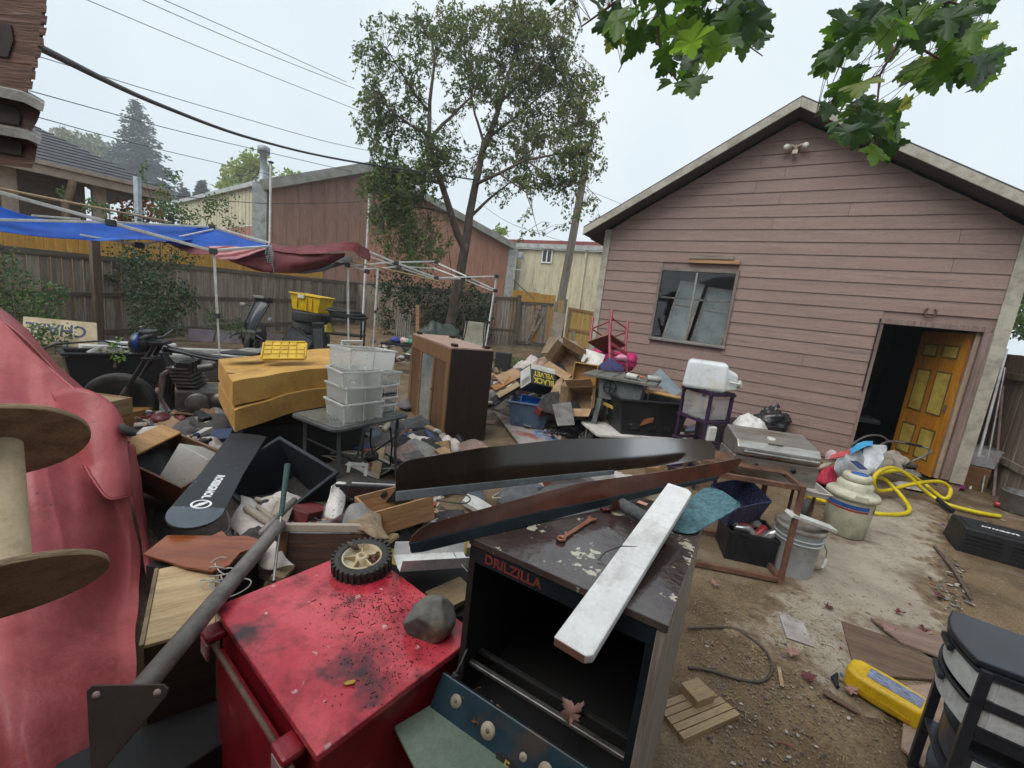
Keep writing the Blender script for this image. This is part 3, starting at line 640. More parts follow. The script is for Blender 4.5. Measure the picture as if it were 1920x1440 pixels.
wire('upper thin wire leaving the top edge leftmost', ((140,-10,16),(420,107,20),(690,214,25)), .014, gcab)
wire('upper thin wire, middle one of the three at the top edge', ((245,-10,16),(460,84,20),(665,166,24)), .014, gcab)
wire('upper thin wire, highest of the three at the top edge', ((295,-6,16),(470,72,20),(650,154,24)), .014, gcab)
wire('thin dark wire running past the conifer top', ((55,170,9),(360,252,13),(660,322,18)), .010, blk)
wire('thin dark wire crossing the conifer towards the roof vent', ((72,220,9),(290,278,13),(530,333,20)), .010, blk)
wire('slack black wire looping low across the brown warehouse wall', ((318,366,13),(440,378,14.5),(530,382,16),(640,380,17.5),(720,376,18)), .012, blk)
wire('faint wire behind the pear tree right of its trunk', ((880,365,30),(960,420,30),(1100,465,30)), .016, gcab)
wire('faint wire right of the pear tree above the garage eave', ((1085,350,30),(1170,385,30),(1260,430,30)), .014, gcab)
R_ = random.Random(11)
def leafmat(name, c1, c2, tl=.3, rough=.5): return mt(name, c1, c2, sc=1.7, rough=rough, tl=((c1[0]*1.6,c1[1]*1.8,c1[2]*.9), tl), lo=.4, hi=.6, spec=.4, grime=.3)
def leaf_quad(b, p, d, s, w_=.5, nrm=None):
    """one pointed leaf from p along d"""
    d = d.normalized(); n_ = nrm or V((R_.uniform(-1,1), R_.uniform(-1,1), R_.uniform(-.2,1)))
    a = d.cross(n_)
    if a.length < 1e-4: a = d.cross(V((1,.3,.2)))
    a.normalize(); up = a.cross(d)*s*.10
    b.add([p, p+d*s*.5+a*s*w_*.5+up, p+d*s, p+d*s*.5-a*s*w_*.5+up], [(0,1,2),(0,2,3)])
def rvec(): 
    while True:
        v = V((R_.uniform(-1,1), R_.uniform(-1,1), R_.uniform(-1,1)))
        if .05 < v.length < 1: return v.normalized()
bark = mt('grey brown bark', (.125,.095,.070), (.068,.050,.038), sc=9, rough=.95, st=(1,1,.4), bump=1.0, bsc=22, c3=(.24,.21,.17), sc3=5, t3=.63, w3=.05)
pearleaf = leafmat('pear leaf green', (.105,.14,.054), (.056,.088,.038), .32)
pearleaf2 = leafmat('pear leaf light green', (.135,.17,.055), (.085,.12,.04), .34)
pearyel = leafmat('pear leaf yellow', (.26,.20,.04), (.16,.14,.035), .3)
D0 = 14.0
def tp(px, py, dd=0): return pY(px, py, D0+dd)
base = gp(tp(843,650).x, D0, -.05)
pear = thing('pear_tree', 'tall leafy pear tree with leaning brown trunk in the middle of the yard', 'tree', base); pi_ = pear.matrix_basis.inverted()
limbs = [ # px,py,depth offset,radius
 [(838,660,0,.19),(846,600,0,.175),(860,530,0,.165),(872,465,0,.155),(880,410,.1,.14),(893,340,.2,.12),(908,270,.3,.10),(928,225,.3,.085),(942,180,.4,.07),(962,110,.5,.045),(985,40,.6,.02)],
 [(872,470,0,.12),(858,440,-.1,.12),(845,400,-.3,.11),(828,345,-.4,.10),(812,300,-.6,.085),(805,250,-.7,.07),(806,190,-.8,.055),(815,110,-.8,.035),(805,40,-.8,.015)],
 [(806,262,-.7,.06),(830,232,-.5,.05),(860,205,-.3,.04),(888,178,-.2,.025),(900,150,-.1,.01)],
 [(806,210,-.7,.045),(780,180,-1,.035),(755,140,-1.2,.025),(725,90,-1.4,.012)],
 [(808,255,-.7,.05),(770,235,-1.2,.04),(730,205,-1.6,.028),(690,160,-1.9,.012)],
 [(900,300,.2,.07),(920,255,.9,.06),(960,225,1.2,.045),(1000,190,1.6,.03),(1050,150,1.9,.015)],
 [(893,345,.2,.06),(935,325,-.5,.05),(985,300,-.8,.04),(1040,290,-1.0,.028),(1100,275,-1.2,.012)],
 [(880,410,.1,.06),(905,385,.4,.05),(930,362,.7,.04),(960,340,.9,.02),(1000,352,1.0,.01)],
 [(908,270,.3,.05),(890,215,.8,.04),(880,150,1.2,.03),(870,80,1.5,.015)],
 [(940,190,.4,.04),(985,150,-.3,.03),(1030,100,-.7,.02),(1060,60,-1,.01)],
 [(845,400,-.3,.05),(800,390,-.8,.04),(755,385,-1.3,.03),(715,410,-1.6,.015)],
 [(828,345,-.4,.05),(780,330,-1.0,.04),(735,320,-1.4,.028),(690,325,-1.8,.012)],
 [(985,300,-.8,.03),(1050,345,-1,.02),(1095,345,-1.2,.012),(1128,378,-1.3,.006)],
 [(935,325,-.5,.03),(985,360,-.8,.02),(1000,400,-.9,.012),(1012,445,-.9,.006)],
]
lp = []
tb = B()
for k, lm in enumerate(limbs):
    P = [tp(a, c, d) for a, c, d, r in lm]; Rr = [r*.92 for *_, r in lm]
    pts, rr = [], []
    for i in range(len(P)-1):
        for j in range(4):
            f_ = j/4; q = P[i].lerp(P[i+1], f_)
            q += .03*V((NZ.noise(q*1.3), NZ.noise(q*1.3+V((5,5,5))), 0)); pts.append(q); rr.append(Rr[i]*(1-f_)+Rr[i+1]*f_)
    pts.append(P[-1]); rr.append(Rr[-1]); lp += [(p, r) for p, r in zip(pts, rr) if p.z > 2.2]
    B().tube(pts, rr, 12 if k < 2 else 7, mm=pi_).obj('trunk' if k == 0 else 'limb', bark, pear)
ell = [(735,110,75,95,-1.2,1.0,.75),(705,230,55,70,-1.6,.9,.8),(760,215,60,80,-1,1,.8),(745,350,80,85,-1.3,1.0,1.6),(770,440,80,62,-1.2,.8,1.35),(800,300,75,90,-.8,1,.9),(815,60,70,70,-.8,1,.8),
       (880,70,85,80,.6,1.3,1.1),(960,50,90,60,.5,1.2,1.2),(1030,40,70,60,.3,1.2,1.0),(960,140,85,70,.6,1.4,1.2),(1040,140,80,80,.6,1.4,1.25),(1095,200,45,95,-.3,1.1,1.1),
       (880,180,70,60,.4,1.2,.8),(1010,250,95,75,.2,1.4,1.5),(1080,290,60,60,-.6,1.0,1.35),(1030,340,70,40,-.6,1.0,1.2),(940,280,50,60,.2,1,.7),(860,300,45,50,0,.8,.45),(950,340,45,45,.7,.8,.9),(1000,420,40,40,-.8,.6,.28),(1075,395,50,35,-1,.6,.38),(700,330,40,50,-1.6,.7,.9)]
wsum = sum(e[6]*e[2]*e[3] for e in ell)
leaves = [B(), B(), B()]; tw = B(); NT = 4000
for e in ell:
    for _ in range(max(8, int(NT*e[6]*e[2]*e[3]/wsum))):
        v = rvec()*R_.random()**.45
        q = tp(e[0]+v.x*e[2], e[1]+v.z*e[3], e[4]+v.y*e[5])
        if NZ.noise(q*1.15+V((3,8,1))) < -.12: continue
        best = min(R_.sample(lp, 60), key=lambda a: (a[0]-q).length)
        s0 = q.lerp(best[0], min(1, .75/max(.01, (best[0]-q).length)))
        mid = (s0+q)/2+V((0,0,.06)); end = q+V((R_.uniform(-.12,.12), R_.uniform(-.12,.12), R_.uniform(-.30,.05)))
        tw.tube([s0, mid, q, end], [.008,.006,.004,.002], 3, mm=pi_, caps=False)
        yel = max(0, (q.x-tp(1000,0).x)/2.0)*.35 + max(0, (tp(0,160).z-tp(0,160).z))
        if q.z > tp(960,60).z: yel += .22
        for i in range(R_.randint(11, 17)):
            f_ = R_.random(); p = (mid.lerp(q, f_*2) if f_ < .5 else q.lerp(end, f_*2-1))+rvec()*.05
            d = rvec(); d.z -= .75
            k = 2 if R_.random() < yel*.55 else (1 if R_.random() < .35 else 0)
            leaf_quad(leaves[k], pi_ @ p, d, R_.uniform(.085,.125), .55)
tw.obj('twigs', bark, pear, kind='stuff')
cr = leaves[0].obj('crown', pearleaf, pear); leaves[1].obj('lighter_foliage', pearleaf2, cr); leaves[2].obj('yellowing_foliage', pearyel, cr)
half = [(.09,-.05),(.34,-.14),(.31,-.02),(.40,.04),(.27,.12),(.47,.14),(.50,.22),(.64,.27),(.66,.40),(.47,.38),(.50,.46),(.26,.44),(.30,.58),(.24,.62),(.26,.72),(.13,.74),(.14,.84),(0,1.02)]
outl = [(0,0)]+half+[(-x,y) for x,y in half[-2::-1]]
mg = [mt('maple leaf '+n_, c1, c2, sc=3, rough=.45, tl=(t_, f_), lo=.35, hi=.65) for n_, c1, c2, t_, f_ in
      (('dark', (.028,.062,.020), (.020,.046,.016), (.07,.17,.02), .30), ('mid', (.045,.095,.025), (.032,.075,.02), (.15,.32,.03), .42), ('lit', (.09,.17,.035), (.07,.14,.03), (.30,.50,.05), .5), ('yellow', (.16,.20,.04), (.10,.16,.03), (.4,.45,.06), .45))]  # dark and lit copies: light through the leaves is put into colour
lmesh = []
for k in range(4):
    for m_ in range(4):
        me = bpy.data.meshes.new('maple_leaf')
        cv = [(x*(.9+.08*k), y*(1.04-.05*k), .28*abs(x)*(1 if k % 2 else -.6)-.20*y*y*(.4+.4*k)+.06*math.sin(6*x+2*k)+.05*math.sin(7*y)) for x, y in outl]
        c0 = (0, .36, -.12*.13*(.4+.3*k)+.015)
        me.from_pydata(cv+[c0], [], [(i, (i+1) % len(cv), len(cv)) for i in range(len(cv))]); me.materials.append(mg[m_]); me.update(); me.polygons.foreach_set('use_smooth', [True]*len(me.polygons))
        lmesh.append(me)
twm = mt('maple twig', (.10,.045,.03), (.06,.035,.025), sc=8, rough=.7)
def maple(label, polys, twigs):
    t = thing('maple_branch', label, 'tree branch', pY(twigs[0][0][0], twigs[0][0][1], twigs[0][0][2])); inv = t.matrix_basis.inverted()
    nodes = []
    for tw_ in twigs:
        P = [pY(a, c, d) for a, c, d, r in tw_]
        B().tube(P, [r for *_, r in tw_], 7, mm=inv).obj('twig', twm, t)
        for i in range(len(P)-1):
            for f_ in (0, .25, .5, .75): nodes.append(P[i].lerp(P[i+1], f_))
        nodes.append(P[-1])
    for poly, nn, dep, sz in polys:
        x0, x1 = min(p[0] for p in poly), max(p[0] for p in poly); y0, y1 = min(p[1] for p in poly), max(p[1] for p in poly)
        k = 0
        while k < nn:
            x, y = R_.uniform(x0, x1), R_.uniform(y0, y1)
            if not inpoly(x, y, poly): continue
            k += 1
            p = pY(x, y, dep+R_.uniform(-.35,.35)); s = sz*R_.uniform(.75, 1.15)
            nd = min(nodes, key=lambda q: (q-p).length+R_.uniform(0,.1))
            dirn = V((R_.uniform(-.55,.55), R_.uniform(-.5,.4), -1)).normalized()
            toc = (CAM-p).normalized()
            nv = (toc*R_.uniform(.3,1)+V((R_.uniform(-.8,.8), R_.uniform(-.8,.8), R_.uniform(-.1,.9)))).normalized()
            if nv.dot(dirn) > .8: nv = V((nv.y, -nv.x, .3))
            z = nv; yv = (dirn-z*dirn.dot(z)).normalized(); xv = yv.cross(z)
            mm = M((xv, yv, z)).transposed().to_4x4() @ M.Scale(s, 4); st_ = p-yv*s*.5; mm.translation = st_
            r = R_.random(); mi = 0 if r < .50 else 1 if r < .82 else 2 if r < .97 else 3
            o = bpy.data.objects.new('leaf', R_.choice(lmesh[mi::4])); COL.objects.link(o); o.parent = t; o.matrix_local = inv @ mm
            if (nd-st_).length < .35: B().tube([nd, (nd+st_)/2+V((0,0,.01)), st_], .0013, 3, mm=inv, caps=False).obj('petiole', twm, t)
maple('drooping maple branch with dark green lobed leaves at the top centre',
      [(((1020,-80),(1045,-5),(1120,45),(1150,95),(1215,90),(1260,160),(1300,175),(1330,120),(1385,110),(1450,80),(1415,25),(1430,-80)), 108, 2.0, .11),
       (((1030,-150),(1440,-150),(1440,-20),(1030,-20)), 34, 2.1, .11)],
      [[(1330,-200,2.2,.014),(1270,-60,2.1,.011),(1230,30,2.0,.008),(1240,110,2.0,.004),(1290,180,1.95,.002)],[(1270,-60,2.1,.008),(1160,0,2.05,.006),(1090,50,2.0,.003)],[(1260,-20,2.1,.007),(1340,40,2.0,.005),(1430,105,1.95,.002)],[(1230,30,2,.005),(1180,90,1.95,.003),(1160,135,1.9,.002)]])
maple('maple branch with hanging twigs of lobed leaves above the garage roof',
      [(((1560,75),(1600,20),(1640,-40),(1875,-60),(1870,0),(1790,10),(1850,85),(1895,135),(1790,180),(1745,190),(1700,130),(1640,85),(1590,100)), 80, 1.9, .104),
       (((1500,190),(1520,160),(1540,95),(1600,105),(1640,175),(1700,225),(1690,255),(1655,305),(1600,275),(1555,240)), 42, 1.8, .088)],
      [[(1760,-150,2.1,.013),(1720,-20,2.0,.009),(1690,70,1.9,.007),(1650,140,1.85,.004),(1640,240,1.8,.003),(1640,285,1.8,.002)],[(1690,70,1.9,.006),(1760,110,1.85,.004),(1860,150,1.8,.002)],[(1650,140,1.85,.004),(1580,170,1.8,.003),(1530,215,1.8,.002)],[(1720,-20,2,.006),(1800,10,1.95,.004),(1860,0,1.9,.002)],[(1690,60,1.9,.004),(1610,80,1.85,.003),(1570,120,1.85,.002)]])
ivyg = leafmat('ivy dark green', (.028,.058,.024), (.018,.038,.016), .15, .4); ivy2 = leafmat('ivy mid green', (.055,.10,.035), (.035,.07,.028), .2, .4)
shg1 = leafmat('shrub green', (.060,.10,.045), (.038,.068,.032), .25); shg2 = leafmat('shrub light green', (.115,.165,.06), (.08,.12,.045), .3)
def bush(name, label, blobs, n_, size, mats, stems=(), w_=.6, group=None, hang=.3, cat='shrub'):
    """blobs: (px,py,D,rx_px,ry_px,rdepth)"""
    q0 = pY(blobs[0][0], blobs[0][1], blobs[0][2]); t = thing(name, label, cat, gp(q0.x, q0.y), group); inv = t.matrix_basis.inverted()
    ls = [B() for _ in mats]; tot = sum(e[3]*e[4] for e in blobs)
    for e in blobs:
        for _ in range(int(n_*e[3]*e[4]/tot)):
            v = rvec()*R_.random()**.4
            p = pY(e[0]+v.x*e[3], e[1]+v.z*e[4], e[2]+v.y*e[5])
            p += V((NZ.noise(p*3), NZ.noise(p*3+V((4,4,4))), 0))*.12
            if NZ.noise(p*3.2+V((7,1,3))) < -.22: continue
            d = rvec(); d.z -= hang; d.y -= .3
            leaf_quad(ls[0 if R_.random() < .6 else -1], inv @ p, d, size*R_.uniform(.7,1.3), w_)
    f0 = ls[0].obj('foliage', mats[0], t)
    if len(mats) > 1: ls[1].obj('lighter_foliage', mats[1], t)
    for s_ in stems:
        P = [pY(*q) for q in s_]; B().tube(P, [.018*(1-.8*i/(len(P)-1)) for i in range(len(P))], 5, mm=inv).obj('stem', bark, t)
bush('shrub', 'sprawling green shrub before the grey fence at the far left', [(30,560,7.2,60,60,.5),(80,570,7.0,45,50,.5),(10,490,7.6,25,35,.4),(95,620,6.6,60,30,.5),(60,640,6.4,50,40,.4),(110,545,7,20,14,.3)], 3600, .06, [shg1, shg2], [[(60,680,6.4),(70,620,6.8),(95,560,7.1)],[(40,690,6.4),(30,600,7),(15,480,7.5)],[(75,650,6.5),(110,570,6.9),(120,545,7)]])
bush('climbing_shrub', 'tall rambling shrub climbing the grey fence behind the canopy leg', [(270,520,9.0,60,60,.4),(300,570,8.8,60,55,.4),(240,480,9.2,45,40,.4),(330,480,9.2,50,30,.4),(290,610,8.6,55,35,.4),(200,525,9,30,14,.2),(340,560,9,35,40,.3)], 5200, .062, [ivyg, shg1], [[(285,660,8.7),(280,600,8.8),(265,530,9),(225,470,9.2)],[(300,660,8.7),(315,560,8.9),(335,470,9.2),(345,420,9.3)]])
bush('creeper', 'leafy creeper sprays above the blue tarp by the warehouse', [(400,385,11,38,22,.3),(370,400,11,25,20,.3),(425,372,11,25,15,.3),(330,395,10.5,30,20,.3),(300,380,10,25,40,.3),(265,320,9.6,9,22,.2),(330,330,10,16,14,.2),(250,405,9.8,25,12,.2),(170,385,9.2,20,18,.2),(120,365,9,8,14,.15),(205,395,9.3,10,20,.2),(430,420,11,30,20,.3)], 1500, .07, [shg1, shg2], [[(300,500,10),(300,420,10.2),(270,330,9.8)],[(380,460,10.8),(390,410,11),(420,370,11)]], cat='creeper')
bush('small_shrub', 'low straggly shrub by the first canopy leg', [(420,605,8.2,40,18,.3),(445,620,8,30,12,.3),(395,590,8.3,20,20,.3)], 330, .055, [shg1, shg2], [[(400,640,8.2),(410,600,8.2),(440,600,8.2)]])
bush('weed', 'bright green weed sprig behind the black cart', [(220,645,5.2,16,16,.15),(215,665,5,18,14,.15)], 160, .05, [shg2, leafmat('bright weed green', (.16,.26,.04), (.12,.20,.03), .3)], [[(215,690,5),(217,650,5.2)]], cat='weed')
bush('ivy', 'dense dark ivy smothering the fence behind the leaning trunk', [(790,560,15.6,70,55,.35),(740,535,15.4,50,35,.3),(880,570,15.2,50,55,.35),(905,600,14.9,22,45,.3),(830,610,15.4,60,40,.3),(725,590,15.3,18,55,.25),(760,500,15.5,40,16,.3)], 6500, .09, [ivyg, ivy2], [[(745,520,15.3),(770,570,15.2),(775,610,15.2)]], w_=.8, cat='ivy')
bush('vine_tangle', 'dark vine tangle hanging over the warehouse wall left of the trunk', [(755,420,14.6,70,70,.4),(780,475,14.6,55,45,.4),(730,360,14.6,50,50,.4)], 2600, .08, [ivyg, pearleaf], [[(790,560,15),(785,480,14.8),(760,400,14.6)],[(850,545,14.4),(842,470,14.5),(838,420,14.4)]], cat='vine')
bush('dead_creeper', 'brown dead creeper at the foot of the ivy', [(720,610,15,12,30,.2),(790,600,14.9,14,30,.2)], 350, .07, [leafmat('dead leaf', (.16,.085,.045), (.10,.055,.03), .1)], cat='creeper')
bush('garden_tree', 'green leafy tree above the fence at the right edge', [(1910,590,9,30,50,.6),(1930,540,9,25,40,.6),(1940,620,9,40,25,.6)], 1500, .09, [ivy2, shg2], cat='tree')
b = B(); b2 = B()
for _ in range(2600):
    x, y = R_.gauss(960, 26), R_.gauss(668, 13)
    if not (925 < x < 1075 and 645 < y < 705): continue
    p = G(x, y); d = rvec(); d.z = abs(d.z)+.25
    leaf_quad(b if R_.random() < .6 else b2, p, d, R_.uniform(.05,.13), .5)
for k in range(500):
    x, y = R_.uniform(940, 1110), R_.uniform(648, 690); p = G(x, y, .01); d = rvec(); d.z *= .15
    leaf_quad(b2, p, d, R_.uniform(.05,.1), .7)
b.obj('ground_weeds', mt('ground weed green', (.10,.17,.045), (.07,.12,.035), sc=3, rough=.6, tl=((.2,.3,.05), .25)), label='patch of low green weeds on the dirt at the back of the yard', cat='weeds', kind='stuff')
b2.obj('fallen_leaf_litter', mt('pale leaf litter', (.20,.17,.085), (.11,.10,.05), sc=4, rough=.8), label='dry leaf litter on the dirt below the back gate', cat='leaf litter', kind='stuff')
def conifer(label, px, pyt, pyb, D, wpx, mat, n_=26, seed=0, name='conifer_tree'):
    rr = random.Random(seed); top = pY(px, pyt, D); bot = pY(px, pyb, D); h = top.z-bot.z; wd = wpx/FPX*D
    t = thing(name, label, 'tree', V((top.x, top.y, 0))); 
    sD = D/48; B().tube([(0,0,0),(0,0,top.z*.6),(0,0,top.z-.1)], [.35*sD,.22*sD,.04*sD], 7).obj('trunk', bark, t)
    b = B()
    for i in range(n_*9):
        f_ = (i/(n_*9))**.9; z = bot.z-1+(h+1)*(1-f_)*1.0
        f2 = 1-(z-bot.z)/h; rl = wd*(.07+.93*min(1,f2)**.85)*rr.uniform(.55,1.08); a = rr.uniform(0, 6.283)
        d = V((math.cos(a), math.sin(a), 0)); k = max(4, int(rl/.32/sD))
        for j in range(k):
            s = (j+.5)/k; p = V((0,0,z))+d*rl*s+V((0,0,-.16*rl*s*s+.1*rl*s*(1-f2)))
            for _ in range(4):
                e = d*rr.uniform(.1,1)+V((rr.uniform(-.8,.8),rr.uniform(-.8,.8),rr.uniform(-.55,.15)))
                leaf_quad(b, p+sD*V((rr.uniform(-.2,.2),rr.uniform(-.2,.2),rr.uniform(-.15,.12))), e, sD*rr.uniform(.35,.75)*(.5+.5*f2), .42)
    b.obj('crown', mat, t)
haz1 = mt('conifer needles', (.035,.070,.050), (.022,.045,.034), sc=.5, rough=.8)
conifer('tall dark conifer standing far behind the shingled house', 257, 190, 345, 105, 68, haz1, 30, 3)
conifer('small pointed conifer left of the yellow green tree', 379, 340, 372, 95, 11, haz1, 8, 4)
conifer('tiny conifer tip beside the low end of the warehouse roof', 345, 352, 385, 90, 12, haz1, 8, 5)
def roundtree(label, blobs, D, n_, size, mats, name='broadleaf_tree', limb=None, dd=None, group=None):
    dd = dd or D*.045; q = pY(blobs[0][0], blobs[0][1], D); t = thing(name, label, 'tree', V((q.x,q.y,0)), group); inv = t.matrix_basis.inverted()
    bot = V((0,0,0)); B().tube([bot, V((0,0,q.z*.6)), V((0,0,q.z))], [.3,.2,.08], 7).obj('trunk', bark, t)
    ls = [B() for _ in mats]; tot = sum(e[2]*e[3] for e in blobs)
    for e in blobs:
        c_ = pY(e[0], e[1], D); B().tube([V((0,0,q.z*.5)), inv @ c_], [.12,.03], 5).obj('limb', bark, t)
        for _ in range(int(n_*e[2]*e[3]/tot)):
            v = rvec()*R_.random()**.5; p = pY(e[0]+v.x*e[2], e[1]+v.z*e[3], D+v.y*dd)
            if NZ.noise(p*36/D) < -.12: continue
            leaf_quad(ls[0 if R_.random() < .6 else -1], inv @ p, rvec(), size*R_.uniform(.6,1.3), .6)
    o = ls[0].obj('crown', mats[0], t)
    if len(mats) > 1: ls[1].obj('lighter_foliage', mats[1], o)
yg = mt('yellow green foliage', (.30,.34,.05), (.20,.26,.05), sc=.6, rough=.7, tl=((.4,.45,.08), .3)); yg2 = mt('spring green foliage', (.19,.27,.06), (.13,.20,.05), sc=.6, rough=.7, tl=((.3,.4,.08), .3))
roundtree('yellow green tree behind the warehouse roof vent', [(440,330,28,32),(465,305,22,26),(425,350,25,16),(480,320,30,36),(505,335,14,24),(455,345,40,16)], 60, 2600, .66, [yg, yg2])
roundtree('thin bare topped tree right of the roof vent', [(540,325,14,9),(555,328,10,6)], 38, 150, .35, [yg2])
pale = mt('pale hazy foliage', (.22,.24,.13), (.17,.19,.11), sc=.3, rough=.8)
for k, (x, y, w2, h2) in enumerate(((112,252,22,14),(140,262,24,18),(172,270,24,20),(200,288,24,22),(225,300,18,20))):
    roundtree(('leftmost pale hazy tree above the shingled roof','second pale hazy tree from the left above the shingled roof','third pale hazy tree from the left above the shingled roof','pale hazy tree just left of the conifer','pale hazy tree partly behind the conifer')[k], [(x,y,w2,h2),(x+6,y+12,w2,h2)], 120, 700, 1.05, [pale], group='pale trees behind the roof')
roundtree('small green treetop over the warehouse right roof slope', [(938,432,12,10),(945,436,10,8)], 40, 250, .35, [yg2])
orange_l = mt('orange autumn foliage', (.34,.12,.035), (.26,.085,.03), sc=2, rough=.7, tl=((.5,.18,.05), .3))
roundtree('orange autumn bush between the house porch and the warehouse', [(230,392,30,22),(265,380,20,20),(285,400,20,20),(245,410,40,14)], 14.5, 900, .12, [orange_l], name='autumn_bush', dd=.6)
roundtree('dark green bush behind the creeper at the warehouse end', [(320,400,26,36),(300,385,18,30),(345,420,20,24)], 15.5, 900, .12, [ivy2, shg1], name='dark_bush', dd=.6)
eavew = wood('peeling brown eave timber', (.15,.078,.055), (.085,.05,.04), 0, sc=2, rough=.9, bump=.9, c3=(.25,.19,.15), sc3=3, t3=.66, w3=.05)
eaved = mt('painted eave shade', (.03,.022,.02), (.05,.035,.03), sc=6, rough=.9)  # for dark slabs laid over the timber as painted recess shade
flash_ = mt('weathered drip flashing', (.34,.34,.32), (.20,.19,.17), sc=9, rough=.6, metal=.3, bump=.3)
ev = thing('house_eave', 'peeling brown timber eave corner of the near house at top left', 'eave', pY(0, 150, 2.0)); ei = ev.matrix_basis.inverted()
def slab(name, q, D1, D2, mat, par=ev, inv=ei, bev=.004, dy=0):
    f1 = [pY(x, y, D1) for x, y in q]; f2 = [pY(x, y+dy, D2)  for x, y in q]
    f2 = [p+V((-1.08,1,.42)).normalized()*(D2-D1)*1.5 for p in f1]
    n_ = len(q); b = B(); b.add(f1+f2, [tuple(range(n_)), tuple(range(n_, 2*n_))[::-1]]+[(i, n_+i, n_+(i+1) % n_, (i+1) % n_) for i in range(n_)], mm=inv); 
    return b.obj(name, mat, par, bev=.0015)
slab('barge_board', [(-260,-90),(90,-20),(86,12),(80,75),(66,130),(48,180),(-260,120)], 2.0, 2.12, eavew)
for k, (x, y) in enumerate(((86,14),(85,34),(82,56),(79,76),(74,98),(69,118),(63,138),(56,158),(50,172))): slab('shingle_butt', [(x-9,y-6),(x+2+(k*7 % 5),y-4),(x+1+(k*5 % 4),y+9+(k*3 % 5)),(x-9,y+10)], 1.99-.002*(k % 3), 2.04, eavew)
slab('recess_shade', [(-260,0),(20,45),(25,75),(14,108),(-260,60)], 1.993, 2.05, eaved)
slab('drip_edge', [(-260,105),(44,172),(84,195),(80,210),(44,192),(-260,125)], 1.96, 2.1, flash_)
slab('rafter_tail', [(-260,128),(44,193),(76,211),(70,228),(55,252),(-260,205)], 2.02, 2.10, eavew)
slab('recess_shade', [(-260,135),(30,200),(38,215),(36,235),(-260,180)], 2.012, 2.1, eaved)
slab('drip_edge', [(-260,190),(52,245),(78,262),(76,272),(52,262),(-260,206)], 1.98, 2.14, flash_)
slab('rafter_tail', [(-260,207),(52,263),(70,274),(66,300),(60,316),(-260,275)], 2.04, 2.12, eavew)
slab('recess_shade', [(-260,212),(34,262),(42,275),(40,292),(-260,245)], 2.03, 2.1, eaved)
nh = thing('near_house', 'unseen brown sided house wall directly behind the viewpoint', 'house', (0,-.75,0))  # unseen; wall and overhang set close to deepen the foreground shade
B().bx(-6,3.2,-.15,0,0,2.75).obj('wall', side, nh); B().bx(-6.3,3.4,-.5,.45,2.75,2.83).obj('soffit', soff, nh)
B().add([(-6.3,.45,2.84),(3.4,.45,2.84),(3.4,-3,4.2),(-6.3,-3,4.2)], [(0,1,2,3)]).obj('roof', shing, nh)
fw_ = mt('white enamel frame tube', (.66,.66,.63), (.56,.56,.52), sc=6, rough=.45, c3=(.40,.38,.33), sc3=4, t3=.66)
jb = mt('black plastic joint', (.03,.03,.032), (.05,.05,.052), rough=.6)
bamb = mt('bamboo pole', (.46,.33,.17), (.36,.24,.11), sc=6, rough=.5, st=(.6,6,6))
def frame_thing(label, bars, joints_, legs, base_):
    t = thing('canopy_frame', label, 'canopy frame', base_); inv = t.matrix_basis.inverted()
    for a, c, r in bars:
        p, q = pY(*a), pY(*c); d = q-p; mm = basis(p, d, (0,0,1) if abs(d.normalized().z) < .9 else (1,0,0))
        B().bx(0,d.length,-r,r,-r,r, mm=inv @ mm).obj('bar', fw_, t, bev=r*.3)
    for j in joints_:
        p = pY(*j); B().bx(-.055,.055,-.04,.04,-.045,.045, mm=inv @ M.Translation(p) @ M.Rotation(.5, 4, 'Z')).obj('joint', jb, t, bev=.012)
    for a, fx, r in legs:
        p = pY(*a); e = pY(*fx); e = V((e.x, e.y, gz(e.x, e.y)))
        mid = p.lerp(e, .5)
        B().tube([p, mid], r, 4, mm=inv, smooth=False).obj('leg', fw_, t); B().tube([mid, e+V((0,0,.01))], r*.75, 4, mm=inv, smooth=False).obj('leg_extension', fw_, t)
        B().bx(-.03,.03,-.03,.03,-.04,.04, mm=inv @ M.Translation(mid)).obj('leg_clamp', jb, t, bev=.008)
        B().bx(-.06,.06,-.06,.06,0,.012, mm=inv @ M.Translation(e)).obj('foot_plate', fw_, t)
q = pY(400,471,7.0)
frame_thing('white folding canopy frame carrying the blue tarp at left',
  [((-60,345,5.0),(208,418,6.1),.022),((208,418,6.1),(400,471,7.0),.022),((-60,411,5.4),(210,417,6.6),.018),((210,417,6.6),(398,426,8.5),.018),((398,425,8.5),(508,456,8.9),.018),((400,470,7.0),(503,462,8.4),.02),((60,404,6.6),(150,411,7.2),.014),((262,460,6.8),(400,430,8.3),.012),((262,460,6.8),(150,440,6.2),.012)],
  [(208,418,6.05),(397,425,8.45),(400,471,6.95),(262,460,6.75)], [((401,471,7.0),(414,672,7.05),.022)], gp(q.x, q.y))
q = pY(652,497,9.4)
